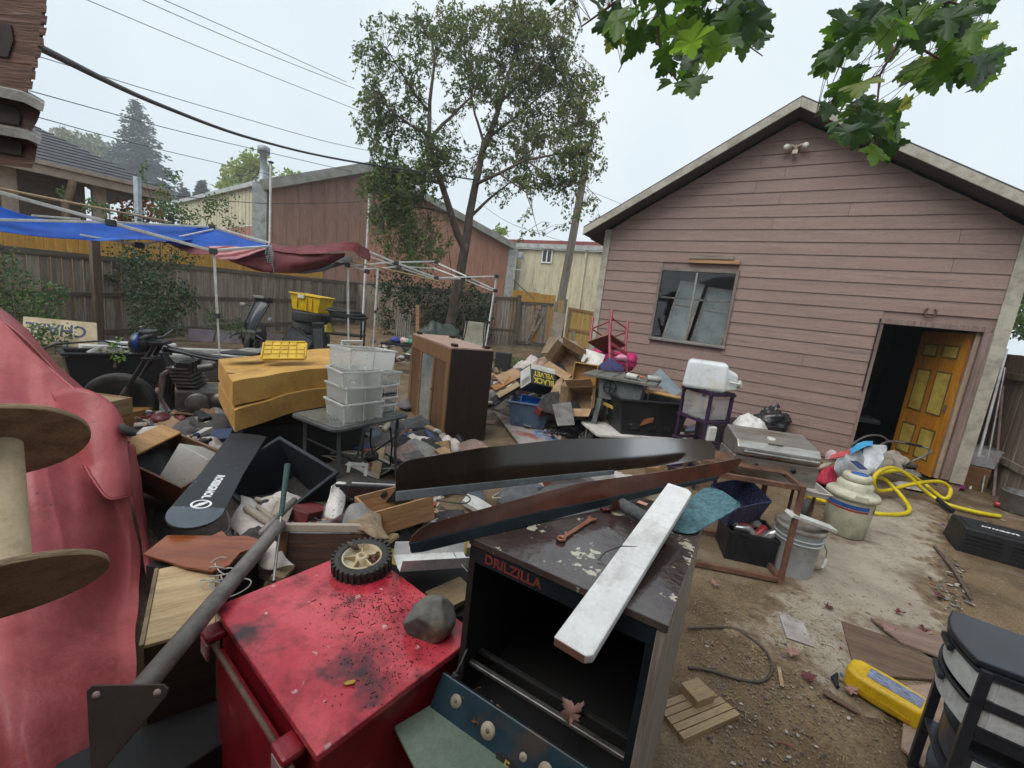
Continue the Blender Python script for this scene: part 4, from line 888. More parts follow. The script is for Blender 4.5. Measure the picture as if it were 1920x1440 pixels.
frame_thing('bare white folding canopy truss in front of the pear tree',
  [((568,471,8.8),(652,496,9.4),.022),((690,471,10.0),(743,493,10.6),.02),((743,493,10.6),(818,521,11.3),.02),((655,499,9.4),(742,491,10.6),.016),((742,492,10.6),(817,490,12.3),.018),((817,492,12.3),(879,520,11.8),.018),((879,520,11.8),(929,544,12.0),.018),
   ((819,521,11.3),(931,518,12.0),.018),((868,523,11.7),(818,523,11.3),.016),((680,505,9.9),(748,500,10.6),.016),((748,500,10.6),(812,503,12.2),.016),((812,502,12.2),(868,523,11.7),.016),((868,523,11.7),(928,547,12.0),.016),((690,480,10.2),(750,502,10.7),.016),((750,502,10.7),(818,524,11.3),.018),((655,497,9.4),(688,509,9.9),.018)],
  [(652,497,9.35),(743,493,10.55),(818,491,12.25),(818,521,11.25),(879,520,11.75),(931,518,11.95),(929,545,11.95),(748,501,10.55),(688,509,9.85),(868,523,11.65)],
  [((652,493,9.4),(653,700,9.4),.027),((709,500,11.6),(700,640,11.6),.026),((931,520,12.0),(908,650,11.8),.026)], gp(q.x, q.y))
for lab, a, c in (('wet bamboo pole lying along the blue tarp frame', (-40,346,4.9), (322,417,7.6)), ('golden bamboo pole slung through the bare canopy truss', (600,476,9.2), (822,527,10.6))):
    P = [pY(*a).lerp(pY(*c), i/8) for i in range(9)]
    b = B(); b.tube([p for p in P], .015, 8); 
    for p in P[1:-1]: b.tube([p-(P[1]-P[0]).normalized()*.008, p+(P[1]-P[0]).normalized()*.008], .018, 8)
    b.obj('bamboo_pole', bamb, label=lab, cat='pole')
def lofted(rows, nu, nv, wr=.0, fr_=3.0, seed=0):
    """smooth sheet through rows of world points (all rows the same length)"""
    def cat(P, t):
        t *= len(P)-1; k = min(int(t), len(P)-2); f_ = t-k
        p0, p1, p2, p3 = P[max(k-1,0)], P[k], P[k+1], P[min(k+2,len(P)-1)]
        return .5*((2*p1)+(p2-p0)*f_+(2*p0-5*p1+4*p2-p3)*f_*f_+(3*p1-p0-3*p2+p3)*f_**3)
    def fn(u, v):
        p = cat([cat(r, u) for r in rows], v)
        if wr: p = p+V((NZ.noise(p*fr_+V((seed,0,0))), NZ.noise(p*fr_+V((0,seed,3))), NZ.noise(p*fr_+V((2,5,seed)))))*wr
        return p
    return B().grid(fn, nu, nv)
def rowp(*a): return [pY(*q) for q in a]
blue = mt('blue poly tarp', (.018,.12,.52), (.012,.085,.40), sc=3, rough=.5, spec=.25, bump=.12, bsc=60, tl=((.03,.2,.85), .35), c3=(.05,.20,.58), sc3=1.5, t3=.66, w3=.08)
b = lofted([rowp((-60,366,5.6),(75,408,6.2),(200,414,6.9),(300,420,7.7),(396,428,8.4)), rowp((-60,392,5.5),(75,424,6.1),(200,430,6.7),(300,437,7.3),(370,446,7.9)), rowp((-60,424,5.3),(75,444,5.8),(160,450,6.2),(265,450,6.5),(335,452,7.0))], 40, 12, .02, 2.5)
b.obj('blue_tarp', blue, thick=.002, label='blue tarp sagging over the left canopy frame', cat='tarp')
b = lofted([rowp((398,428,8.4),(430,437,8.5),(470,450,8.7),(505,460,8.85)), rowp((372,442,7.9),(415,450,8.0),(460,458,8.3),(503,463,8.7)), rowp((300,455,7.2),(350,460,7.4),(420,465,7.6),(500,464,8.4))], 24, 10, .015, 2.5)
b.obj('blue_tarp', blue, thick=.002, label='folded dark blue tarp flap pointing towards the red tarp', cat='tarp')
redt = mt('faded maroon tarp', (.20,.035,.038), (.145,.026,.03), sc=4, rough=.55, bump=.25, bsc=18, tl=((.4,.06,.06), .3), c3=(.30,.085,.085), sc3=3, t3=.62, w3=.08)
strip = bpy.data.materials.new('red and pink striped tarp'); strip.use_nodes = True
_n = strip.node_tree.nodes; _p = _n['Principled BSDF']; _w = _n.new('ShaderNodeTexWave'); _w.wave_type = 'BANDS'; _w.bands_direction = 'X'; _w.inputs['Scale'].default_value = 3.2; _w.inputs['Distortion'].default_value = 1.2
_r = _n.new('ShaderNodeValToRGB'); _r.color_ramp.elements[0].color = (.21,.035,.04,1); _r.color_ramp.elements[1].color = (.52,.24,.23,1); _r.color_ramp.elements[0].position = .45; _r.color_ramp.elements[1].position = .75
_t = _n.new('ShaderNodeTexCoord'); strip.node_tree.links.new(_t.outputs['Object'], _w.inputs['Vector']); strip.node_tree.links.new(_w.outputs['Fac'], _r.inputs['Fac']); strip.node_tree.links.new(_r.outputs['Color'], _p.inputs['Base Color']); _p.inputs['Roughness'].default_value = .6
b = lofted([rowp((508,454,8.9),(545,463,9.0),(600,459,9.1),(650,453,9.2),(676,458,9.5),(694,473,10)), rowp((507,462,8.7),(545,470,8.7),(600,470,8.8),(650,466,9.0),(676,474,9.3),(694,482,9.9)), rowp((506,469,8.5),(545,475,8.6),(600,474,8.7),(650,470,8.9),(676,480,9.2),(692,490,9.8))], 44, 10, .035, 5)
b.obj('maroon_tarp', redt, thick=.003, label='crumpled maroon tarp valance draped along the canopy top', cat='tarp')
b = lofted([rowp((408,478,7.4),(450,470,8.0),(505,469,8.5),(560,475,8.7),(610,475,8.8),(648,474,9.0)), rowp((425,486,7.6),(470,495,7.9),(515,497,8.3),(560,494,8.6),(610,487,8.8),(646,478,9.1)), rowp((434,490,7.7),(480,506,8.0),(520,512,8.3),(556,511,8.7),(600,502,9.0),(645,482,9.3))], 40, 12, .03, 2.5)
b.obj('maroon_tarp', redt, thick=.003, label='dark maroon tarp belly sagging below the canopy top', cat='tarp')
b = lofted([rowp((392,462,7.3),(430,462,7.7),(470,464,8.1),(503,466,8.4)), rowp((398,476,7.1),(430,473,7.5),(465,472,7.9),(500,468,8.3)), rowp((402,482,7.0),(425,488,7.2),(446,486,7.5),(492,470,8.2))], 30, 10, .015, 3)
b.obj('striped_tarp', strip, thick=.002, label='red and pink striped tarp edge under the blue tarp tip', cat='tarp')
b = lofted([rowp((320,448,7.6),(360,455,7.6),(395,466,7.4)), rowp((320,458,7.4),(360,468,7.4),(396,474,7.2)), rowp((330,464,7.2),(362,476,7.2),(398,478,7.05))], 14, 8, .01)
b.obj('maroon_tarp', redt, thick=.002, label='small maroon tarp corner hanging beside the first canopy leg', cat='tarp')
mesh_ = mt('dark grey shade mesh', (.06,.058,.062), (.085,.08,.085), sc=20, rough=.8)
b = lofted([rowp((560,508,8.9),(600,497,9.2),(650,480,9.5),(662,488,9.5)), rowp((545,512,8.8),(585,512,8.9),(625,502,9.1),(660,491,9.4))], 18, 8, .02, 4)
b.obj('shade_mesh', mesh_, thick=.002, label='dark grey shade mesh strip hanging under the maroon tarp', cat='shade mesh')
plaid = bpy.data.materials.new('black and white plaid'); plaid.use_nodes = True
_n = plaid.node_tree.nodes; _p = _n['Principled BSDF']; _t = _n.new('ShaderNodeTexCoord'); _k = plaid.node_tree.links.new
_a = []
for ax, s_ in (('X', 14), ('Z', 10)):
    _w = _n.new('ShaderNodeTexWave'); _w.bands_direction = ax; _w.inputs['Scale'].default_value = s_; _w.inputs['Distortion'].default_value = .6; _k(_t.outputs['Object'], _w.inputs['Vector']); _a.append(_w)
_m = _n.new('ShaderNodeMath'); _m.operation = 'MULTIPLY'; _k(_a[0].outputs['Fac'], _m.inputs[0]); _k(_a[1].outputs['Fac'], _m.inputs[1])
_r = _n.new('ShaderNodeValToRGB'); _r.color_ramp.elements[0].color = (.025,.025,.03,1); _r.color_ramp.elements[1].color = (.55,.55,.53,1); _k(_m.outputs[0], _r.inputs['Fac']); _k(_r.outputs['Color'], _p.inputs['Base Color']); _p.inputs['Roughness'].default_value = .9
b = lofted([rowp((499,464,8.2),(506,459,8.3),(512,463,8.2)), rowp((496,490,8.15),(505,488,8.25),(513,490,8.2)), rowp((496,508,8.15),(505,512,8.3),(512,510,8.2))], 12, 12, .03, 9)
b.obj('plaid_shirt', plaid, thick=.004, label='black and white plaid cloth hanging from the canopy bar', cat='cloth')
b = B(); b.tube(rowp((655,492,9.3),(640,494,9.25),(620,492,9.2),(612,498,9.2),(614,503,9.2)), .008, 5); b.obj('tie_cord', jb, label='black cord tied round the second canopy leg top', cat='cord')
redp = mt('red steel paint', (.30,.012,.022), (.22,.010,.018), sc=2.5, rough=.32, bump=.06, bsc=30, lo=.35, hi=.65, c3=(.52,.10,.11), sc3=3.2, t3=.60, w3=.05, spec=.5)
redt2 = mt('worn red steel top', (.56,.075,.092), (.42,.026,.045), sc=3.0, rough=.2, bump=.10, bsc=40, c3=(.050,.018,.022), sc3=3.6, t3=.555, w3=.09, c4=(.55,.30,.30), sc4=24, t4=.715, rvar=.15, grime=.8, gsc=9)
ra, rb_ = pz(406,1138,.60), pz(617,1440,.60)
rm, rl = frame((ra.x,ra.y,0), (rb_.x,rb_.y,0)); RD = .535; rl -= .05
rc = thing('steel_cabinet', 'red painted steel cabinet with grimy scratched top and welded hinges', 'cabinet', rm)
b = B().bx(.012,rl-.012,.012,RD-.012,.0,.575); b.obj('body', redp, rc, bev=.006)
b = B().bx(-.006,rl+.006,-.006,RD+.006,.577,.60); b.obj('top', redt2, rc, bev=.004)
for x in (.05, rl-.10):
    h = B().bx(x-.03,x+.04,-.055,.006,.54,.566).obj('hinge', redp, rc, bev=.01)
    B().bx(x-.025,x+.035,-.053,-.044,.48,.538).obj('hinge_leaf', mt('chipped hinge paint', (.36,.30,.30), (.30,.04,.05), sc=14, rough=.5), h, bev=.003)
B().rod((.02,-.035,.535),(rl-.05,-.035,.535),.008,8).obj('hinge_rod', iron, rc)
B().bx(.10,rl-.08,-.030,-.012,.02,.52).obj('door', redp, rc, bev=.005)
def R2(px, py, z): return rm.inverted() @ pz(px, py, z)
gb = B(); gr = random.Random(5)
for _ in range(700):
    x, y = gr.gauss(735, 60), gr.gauss(1200, 70)
    if gr.random() < .35: x, y = gr.gauss(715,60), gr.gauss(1130,18)
    p = pz(x, y, .6015); q = R2(x, y, .6)
    if 0 < q.x < rl and 0 < q.y < RD:
        a = gr.uniform(0,3.14); l_ = gr.uniform(.0006,.0028) if gr.random() < .92 else gr.uniform(.004,.010)
        gb.box((0,0,0), (l_*2,.0018,.0014), mm=TR(p.x,p.y,p.z,0,0,math.degrees(a)))
gb.obj('grit', mt('black grit', (.018,.015,.013), (.04,.03,.022), rough=.9), label='black grit and bark crumbs on the red cabinet top', cat='grit', kind='stuff')
p = pz(655,1281,.604); b = B().poly([(-.016,0),(-.006,.006),(.010,.006),(.017,.001),(.008,-.006),(-.008,-.006)], .003, TR(p.x,p.y,p.z,4,0,20)); b.obj('fallen_leaf', mt('yellow small leaf', (.55,.33,.04), (.45,.26,.03), rough=.5), label='small yellow leaf on the red cabinet top', cat='leaf')
rub = mt('black tyre rubber', (.030,.029,.028), (.045,.043,.04), sc=8, rough=.75, bump=.2)
wp = mt('grubby cream wheel hub', (.50,.44,.30), (.36,.27,.15), sc=7, rough=.5, c3=(.17,.10,.055), sc3=9, t3=.62, w3=.05)
wc = pz(679,1062,.602); wh_ = thing('mower_wheel', 'small black tyred wheel with cream spoked hub on the red cabinet', 'wheel', TR(wc.x, wc.y, wc.z+.0, 5, -3, 20))
RW = .108
ty = B().lathe([(RW*.70,.004),(RW*.95,.0),(RW,.012),(RW,.040),(RW*.95,.052),(RW*.70,.048),(RW*.70,.004)], 48).obj('tyre', rub, wh_)
for k in range(30):
    a = 2*math.pi*k/30
    B().box((0,0,0), (.012,.010,.054), mm=TR(RW*1.0*math.cos(a), RW*math.sin(a), .026, 0, 0, math.degrees(a))).obj('tread_block', rub, ty) if k % 1 == 0 else None
hub = B().lathe([(RW*.70,.004),(RW*.70,.050),(RW*.66,.052),(RW*.64,.030),(RW*.30,.020),(.026,.022),(.024,.052),(.012,.054),(.010,.02)], 40).obj('hub', wp, wh_)
for k in range(5):
    a = 2*math.pi*k/5+.3; B().hexa([(.018,-.003,.02),(RW*.66,-.003,.02),(RW*.66,.003,.02),(.018,.003,.02),(.018,-.003,.05),(RW*.66,-.003,.036),(RW*.66,.003,.036),(.018,.003,.05)], mm=M.Rotation(a,4,'Z')).obj('spoke', wp, hub)
p = pz(672,1048,.665); b = B()
for i in range(6): leaf_quad(b, V((0,0,0))+V((gr.uniform(-.02,.02),gr.uniform(-.015,.015),gr.uniform(0,.012))), V((gr.uniform(-1,1),gr.uniform(-1,1),.1)), .035, .7)
b.obj('leaf_debris', leafmat('rusty dead leaf', (.20,.07,.04), (.12,.05,.03), .1), mm=M.Translation(wc+V((.04,.0,.034))), label='rust red dead leaf scraps inside the wheel hub', cat='leaf litter', kind='stuff')
b = B(); b.tube([(-.05,0,.062),(-.02,-.004,.072),(.0,0,.066),(.012,.004,.06)], [.006,.011,.010,.004], 7); b.obj('bark_chip', bark, mm=TR(wc.x-.035,wc.y+.02,wc.z,0,0,-35), label='piece of dark bark lying across the wheel', cat='bark')
stone = mt('grey river stone', (.155,.145,.130), (.085,.082,.078), sc=5, rough=.85, bump=.6, bsc=26, c3=(.27,.22,.15), sc3=3.0, t3=.60, w3=.08)
rp = pz(800,1185,.60)
bm_ = bmesh.new(); bmesh.ops.create_icosphere(bm_, subdivisions=4, radius=1)
planes = [(V((-.6,-.75,.1)).normalized(), .62), (V((.2,-.4,.9)).normalized(), .80), (V((-.55,.2,.8)).normalized(), .74), (V((.8,-.2,.3)).normalized(), .80), (V((.2,.9,.2)).normalized(), .82)]
for v_ in bm_.verts:
    c_ = v_.co.copy()
    for n_, d_ in planes:
        e_ = c_.dot(n_)-d_
        if e_ > 0: c_ -= n_*e_*.93
    c_ *= 1+.05*NZ.noise(c_*3)+.02*NZ.noise(c_*9)
    v_.co = V((c_.x*.070, c_.y*.058, c_.z*.062))
me = bpy.data.meshes.new('rock'); bm_.to_mesh(me); bm_.free(); me.polygons.foreach_set('use_smooth', [True]*len(me.polygons)); me.materials.append(stone)
o = bpy.data.objects.new('rock', me); COL.objects.link(o); o.matrix_world = TR(rp.x+.008, rp.y, rp.z+.046, 8, -18, 15) @ M.Scale(1.22, 4); tag(o, 'fist sized angular grey rock on the red cabinet corner', 'rock')
va, vb = V((-.07,1.16,0)), V((.42,.88,0))
om, ol_ = frame(va, vb); OD, OH = .69, 1.0
stv = thing('stove_cabinet', 'old open fronted stove cabinet with peeling dark top and bare wood side', 'cabinet', om)
sidew = wood('grey brown cabinet side', (.34,.295,.245), (.20,.165,.135), 2, sc=2.2, rough=.6, bump=.35, c3=(.36,.30,.23), sc3=2.2, t3=.66, w3=.05)
topm = mt('peeling maroon black top', (.036,.022,.020), (.075,.062,.057), sc=4, rough=.16, bump=.18, bsc=30, c3=(.40,.38,.30), sc3=8, t3=.60, w3=.014, rvar=.1, coat=.5)
bluep = mt('dark teal blue enamel', (.008,.026,.040), (.014,.040,.056), sc=6, rough=.4, c3=(.05,.04,.035), sc3=5, t3=.60)
blkb = mt('sooty blue black enamel', (.008,.013,.018), (.012,.02,.026), sc=6, rough=.45, spec=.3)  # near black enamel with a teal tinge
blk2 = mt('dull black and shade', (.010,.010,.011), (.018,.016,.015), sc=5, rough=.7)  # dull black; inside the stove it paints in the unlit shade
T_ = .022
B().bx(0,T_,.004,OD,.0,OH-T_).obj('side_panel', blk2, stv, bev=.002)
B().bx(ol_-T_,ol_,.0,OD,.0,OH-T_).obj('side_panel', sidew, stv, bev=.003, label='bare weathered right side panel')
B().bx(-.002,ol_+.002,-.004,OD+.004,OH-T_+.001,OH).obj('top', topm, stv, bev=.003)
B().bx(T_,ol_-T_,OD-.02,OD,.0,OH-T_).obj('back_panel', blk2, stv)
fe = B().bx(T_,ol_-T_,.0,.014,OH-T_-.05,OH-T_).obj('header_strip', blkb, stv, bev=.002)
B().bx(ol_-T_-.018,ol_-T_,.001,.016,.0,OH-T_-.051).obj('front_stile', blkb, stv, bev=.002)
B().bx(T_,ol_-T_,.02,OD-.02,.42,.435).obj('inner_shelf', blk2, stv)
chrome = mt('dull steel rail', (.38,.37,.35), (.26,.25,.23), sc=10, rough=.35, metal=.85)
for y in (.03,.085): B().bx(T_,ol_-T_,y,y+.018,.555,.568).obj('rail', chrome if y < .05 else blk2, stv, bev=.003)
lett = mt('dull red lettering', (.20,.035,.025), (.15,.03,.02), rough=.6)
text('DRILZILLA', .040, lett, stv, TR(.15,-.0012,OH-T_-.025,90,0,0), bold=.001)
cp = thing('control_panel', 'dark blue enamel control panel with round stickers hanging below the cabinet opening', 'control panel', om @ TR(-.02,-.085,.50,-32,0,0))
PW = ol_+.02
B().bx(0,PW,0,.016,-.05,.075).obj('panel', bluep, cp, bev=.004)
stick = mt('buff round sticker', (.40,.34,.25), (.30,.25,.18), sc=12, rough=.6)
for x, z, r in ((.075,.03,.018),(.195,.015,.022),(.31,.012,.011),(.375,.015,.020),(.48,.01,.034)):
    o = B().lathe([(r,0),(r*.98,.0015),(0,.002)], 24, TR(x,-.0005,z,90,0,0)).obj('sticker', stick, cp)
    B().lathe([(r*.28,.0022),(r*.28,.003),(0,.0032)], 12, TR(x,-.0005,z,90,0,0)).obj('sticker_hole', mt('sticker print', (.22,.20,.15), (.15,.14,.10), rough=.6), o)
B().bx(.24,.34,-.006,-.001,-.046,-.008).obj('badge', blk2, cp, bev=.002); text('E', .032, mt('tarnished yellow letter', (.38,.30,.08), (.3,.22,.06), rough=.5), cp, TR(.275,-.0068,-.027,90,0,0), name='badge_letter', bold=.001)
for x in (.465,.495): B().tube([(x,-.01,-.03),(x+.004,-.022,-.015),(x+.010,-.014,.005)], .003, 6).obj('clip', chrome, cp)
sage = mt('sage green enamel sheet', (.155,.20,.155), (.125,.165,.13), sc=3, rough=.35, c4=(.05,.06,.05), sc4=30, t4=.74)
sa, sb_ = pz(738,1368,.47), pz(872,1288,.47)
sm_, sl_ = frame(V((sa.x,sa.y,.47)), V((sb_.x,sb_.y,.47)))
b = B().poly([(0,0),(sl_,0),(sl_+.02,-.62),(-.02,-.62)], .012, sm_); b.obj('metal_sheet', sage, bev=.003, label='sage green enamel metal sheet lying below the control panel', cat='metal sheet')
dl = [leafmat('rust brown dry leaf', (.28,.115,.05), (.18,.075,.04), .15), leafmat('maroon dry leaf', (.16,.035,.04), (.10,.03,.03), .15), leafmat('pinkish dry leaf', (.36,.20,.17), (.26,.14,.12), .15)]
dmesh = []
for k in range(3):
    me = bpy.data.meshes.new('dry_leaf'); r2 = random.Random(k)
    cv = [(x+.04*r2.uniform(-1,1), y, .35*abs(x)+.16*math.sin(4*y+3*k)+.08*math.sin(9*x+k)) for x, y in outl]
    me.from_pydata(cv+[(0,.36,.02)], [], [(i, (i+1) % len(cv), len(cv)) for i in range(len(cv))]); me.materials.append(dl[k]); me.polygons.foreach_set('use_smooth', [True]*len(me.polygons)); dmesh.append(me)
def dry(px, py, z, s, k, rz, label, rx=0, ry=0, P=None):
    p = P or pz(px, py, z); o = bpy.data.objects.new('dry_leaf', dmesh[k]); COL.objects.link(o); o.matrix_world = TR(p.x,p.y,p.z,rx,ry,rz) @ M.Translation((0,-.35*s,0)) @ M.Scale(s,4); tag(o, label, 'leaf', 'dry maple leaves')
dry(906,1350,.492,.075,0,40,'largest curled rust brown leaf on the sage green sheet',10,0)
dry(858,1318,.50,.065,1,-20,'maroon dry leaf slumped beside the black plug',25,0)
dry(880,1300,.53,.055,0,160,'brown dry leaf stuck against the blue control panel top',30,10)
dry(858,1308,.515,.030,2,70,'small pinkish leaf on top of the maroon leaf',15,0)
dry(926,1332,.495,.034,2,-60,'small pinkish leaf beside the large rust brown leaf',10,20)
dry(990,1418,.492,.055,1,10,'deep red leaf at the bottom below the control panel',20,0)
dry(1008,1415,.50,.045,2,-80,'pink grey leaf tucked beside the deep red leaf',20,20)
dry(1068,1335,.578,.06,2,30,'pinkish brown leaf caught on the steel rail of the stove cabinet',20,0)
dry(1148,955,1.012,.075,1,200,'upright curled purple brown leaf on the stove cabinet top',55,0)
t_ = thing('power_plug', 'black two pin power plug hanging between the red cabinet and the stove', 'plug', M.Translation(pz(852,1270,.56)) @ M.Rotation(rad(15),4,'Y'))
B().box((0,0,0),(.018,.014,.032)).obj('plug_body', jb, t_, bev=.004); 
for x in (-.005,.005): B().bx(x-.001,x+.001,-.003,.003,-.032,-.016).obj('pin', chrome, t_)
B().tube([(0,0,.016),(.004,.01,.05),(.01,.04,.07)], .004, 6).obj('cord', jb, t_)
wht = mt('chalky white painted board', (.68,.68,.67), (.60,.595,.585), sc=6, rough=.55, bump=.12, bsc=60, c3=(.42,.25,.15), sc3=1.6, t3=.66, w3=.06, c4=(.30,.28,.25), sc4=70, t4=.74, fine=.06)
w0, w1 = pz(1072,1214,.99), pz(1276,912,1.12); 
dirw = (w1-w0); wl2 = dirw.length
wbm = basis(w0, dirw, (-dirw.y, dirw.x, 0))
b = B().poly([(.012,-.044),(wl2-.02,-.044),(wl2,-.026),(wl2,.044),(0,.044),(0,-.032)], .024, None, -.024)
b.obj('white_board', wht, mm=wbm, bev=.004, label='long white painted board lying across the stove cabinet top', cat='board')
B().bx(-.0006,.0,-.030,.042,-.0225,-.0015).obj('end_grain', wood('board end grain', (.30,.15,.10), (.20,.10,.07), 1, sc=4), bpy.data.objects['white_board'])
b = B(); b.tube([pz(1122,1050,1.006),pz(1135,1035,1.02),pz(1165,1024,1.05),pz(1195,1026,1.052),pz(1212,1024,1.052),pz(1224,1021,1.053),pz(1222,1029,1.052),pz(1210,1027,1.054)], .0022, 6); b.obj('wire_scrap', jb, label='thin black wire scrap curling over the white board', cat='wire')
cop = mt('rusty copper steel', (.42,.20,.12), (.30,.13,.08), sc=14, rough=.45, metal=.6, bump=.2)
k0, k1 = pz(1052,1012,1.004), pz(1108,975,1.004)
wr = thing('wrench', 'rust coloured combination wrench on the stove cabinet top', 'wrench', frame(k0, k1)[0]); kl = (k1-k0).length
B().poly([(.012,-.006),(kl-.01,-.008),(kl-.01,.008),(.012,.006)], .006).obj('handle', cop, wr, bev=.0015)
b = B()
b.lathe([(.009,0),(.015,0),(.015,.008),(.009,.008),(.009,0)], 20); b.obj('ring_end', cop, wr)
B().poly([(kl-.012,-.008),(kl+.006,-.016),(kl+.022,-.012),(kl+.008,-.005),(kl+.008,.005),(kl+.022,.012),(kl+.006,.016),(kl-.012,.008)], .007).obj('open_jaw', cop, wr, bev=.0015)
sand = mt('blue grey sanding sheet', (.045,.115,.135), (.10,.20,.23), sc=60, rough=.85, det=2, bump=.5, bsc=180, c3=(.04,.05,.055), sc3=3, t3=.60)
P0 = [pz(1262,995,1.004), pz(1300,1000,1.006), pz(1345,975,1.012), pz(1388,950,1.06)]; P1 = [pz(1296,935,1.004), pz(1320,915,1.010), pz(1352,920,1.03), pz(1385,942,1.075)]
lofted([P0, [(a+c)/2+V((0,0,.004)) for a, c in zip(P0,P1)], P1], 24, 12).obj('sanding_sheet', sand, thick=.0025, label='curling blue grey sanding sheet on the stove cabinet corner', cat='sandpaper')
b = B(); q0, q1 = pz(1165,945,1.03), pz(1246,992,1.03); b.tube([q0,q1], .022, 20, caps=False); b.tube([q0,q1], .019, 20, caps=False); b.obj('sandpaper_roll', mt('dark sandpaper roll', (.055,.06,.062), (.09,.095,.095), sc=60, rough=.9), label='dark rolled sandpaper tube behind the white board', cat='sandpaper')
b = B().poly([(0,0),(.035,0),(.035,.024),(0,.024)], .001, frame(pz(1194,942,1.02),pz(1216,950,1.02))[0]); b.obj('card_scrap', mt('pink card', (.45,.26,.20), (.36,.2,.15), rough=.7), label='little salmon card scrap on the stove cabinet top', cat='card')
tint = mt('dark smoked acrylic', (.020,.015,.012), (.035,.025,.018), sc=3, rough=.12, spec=.7, c3=(.05,.03,.02), sc3=2.5, t3=.62, rvar=.05, trans=.35)
copp = mt('copper tinted acrylic', (.105,.030,.016), (.05,.018,.011), sc=2.5, rough=.14, spec=.7, c3=(.16,.06,.04), sc3=4, t3=.66, w3=.04, rvar=.06)
strip_ = mt('grey metal edge strip', (.17,.19,.20), (.11,.125,.13), sc=6, rough=.5, metal=.3, spec=.3)
def visor(label, p0, p1, zz, out, band, mat, sm, lean=.3):
    """a flat thin panel standing on the line p0-p1, its outline measured on that panel's own plane"""
    a, c = pz(*p0, zz), pz(*p1, zz); mm = basis(a, c-a, V((0,lean,1))); t = thing('visor_panel', label, 'panel', mm); inv = mm.inverted(); nrm = mm.col[2].to_3d()
    def on(x, y):
        v = ray(x, y); q = inv @ (CAM+v*((a-CAM).dot(nrm)/v.dot(nrm))); return (q.x, q.y)
    B().poly([on(*q) for q in out], .005, None, -.0025).obj('sheet', mat, t)
    B().poly([on(*q) for q in band], .012, None, -.004).obj('edge_strip', sm, t, bev=.002)
visor('long smoked black acrylic panel standing behind the copper panel', (742,930), (1240,880), 1.0,
  ((741,900),(743,884),(749,872),(760,865),(775,861),(900,840),(1060,823),(1240,821),(1318,824),(1334,829),(1341,840),(1339,860),(1240,873),(1060,893),(900,910),(742,926)), ((742,921),(900,905),(1060,889),(1150,881),(1150,889),(1060,899),(900,919),(742,940)), tint, strip_)
visor('long copper brown acrylic panel resting on the back of the stove cabinet', (775,1026), (1340,902), 1.01,
  ((767,1018),(772,1006),(786,992),(805,982),(940,945),(1090,905),(1230,886),(1340,868),(1386,859),(1390,864),(1378,880),(1340,896),(1230,919),(1147,935),(1000,966),(900,991),(768,1024)), ((768,1018),(900,986),(1000,961),(1147,931),(1340,893),(1342,899),(1147,945),(1000,982),(900,1008),(790,1034),(770,1036)), copp, blkb)
plyd = wood('shade dark plywood', (.055,.028,.016), (.030,.017,.011), 0, sc=2, rough=.8, bump=.3, c3=(.05,.03,.022), sc3=4, t3=.62)  # shade on the undersides is put into this dark plywood colour
plye = mt('spool rim plywood edge', (.30,.215,.13), (.20,.14,.085), sc=12, rough=.9, bump=.6, st=(1,1,6))
card_ = mt('tan cardboard core', (.55,.44,.29), (.47,.37,.24), sc=3, rough=.85, c3=(.28,.20,.13), sc3=3, t3=.64, w3=.03)
ax = V((-.564,.481,.671)).normalized()
c1 = V((-1.425,1.133,1.128)); c2 = c1-ax*.427
sp = thing('cable_spool', 'wooden cable spool with tan cardboard core at the left edge', 'cable spool', basis(c2, V((1,0,0))-ax*ax.x, ax.cross(V((1,0,0)))))
def disc_(name, z, r):
    o = B().lathe([(0,z),(r,z)], 64, smooth=False).lathe([(r,z+.016),(0,z+.016)], 64, smooth=False).obj(name, plyd, sp)
    B().lathe([(r,z-.0002),(r+.0015,z+.002),(r+.0015,z+.014),(r,z+.0162)], 64).obj('rim', plye, o)
disc_('flange_disc', .0, .186); disc_('flange_disc', .427, .186)
B().lathe([(.047,.017),(.047,.426)], 40).obj('core', card_, sp)
vin = mt('faded red vinyl', (.35,.068,.074), (.30,.055,.06), sc=1.6, rough=.5, bump=.35, bsc=24, grime=.4, gsc=3, c3=(.41,.10,.105), sc3=1.5, t3=.62, w3=.12, c4=(.13,.04,.04), sc4=42, t4=.73)
rows = [
 rowp((-260,470,2.9),(-60,560,2.75),(0,601,2.65),(60,660,2.55),(130,722,2.45),(175,752,2.40),(215,798,2.35),(243,830,2.30)),
 rowp((-260,560,2.5),(-60,650,2.4),(0,690,2.35),(55,735,2.3),(110,775,2.2),(160,820,2.18),(200,850,2.2),(238,862,2.24)),
 rowp((-260,720,2.1),(-60,790,2.0),(0,820,1.95),(60,850,1.95),(120,890,1.98),(170,905,2.02),(215,915,2.12),(248,930,2.16)),
 rowp((-260,900,1.85),(-60,950,1.75),(0,975,1.70),(60,990,1.72),(120,1010,1.78),(180,1030,1.86),(225,1035,1.98),(262,1040,2.06)),
 rowp((-260,1100,1.6),(-60,1120,1.5),(0,1130,1.45),(60,1140,1.48),(130,1150,1.56),(190,1150,1.68),(228,1150,1.74),(262,1140,1.78)),
 rowp((-260,1300,1.3),(-60,1300,1.2),(0,1300,1.12),(60,1300,1.14),(130,1300,1.2),(190,1300,1.26),(225,1300,1.29),(249,1300,1.31)),
 rowp((-260,1560,1.0),(-60,1560,.94),(0,1560,.90),(60,1560,.92),(130,1560,.96),(190,1560,1.0),(225,1560,1.03),(249,1560,1.05)),
]
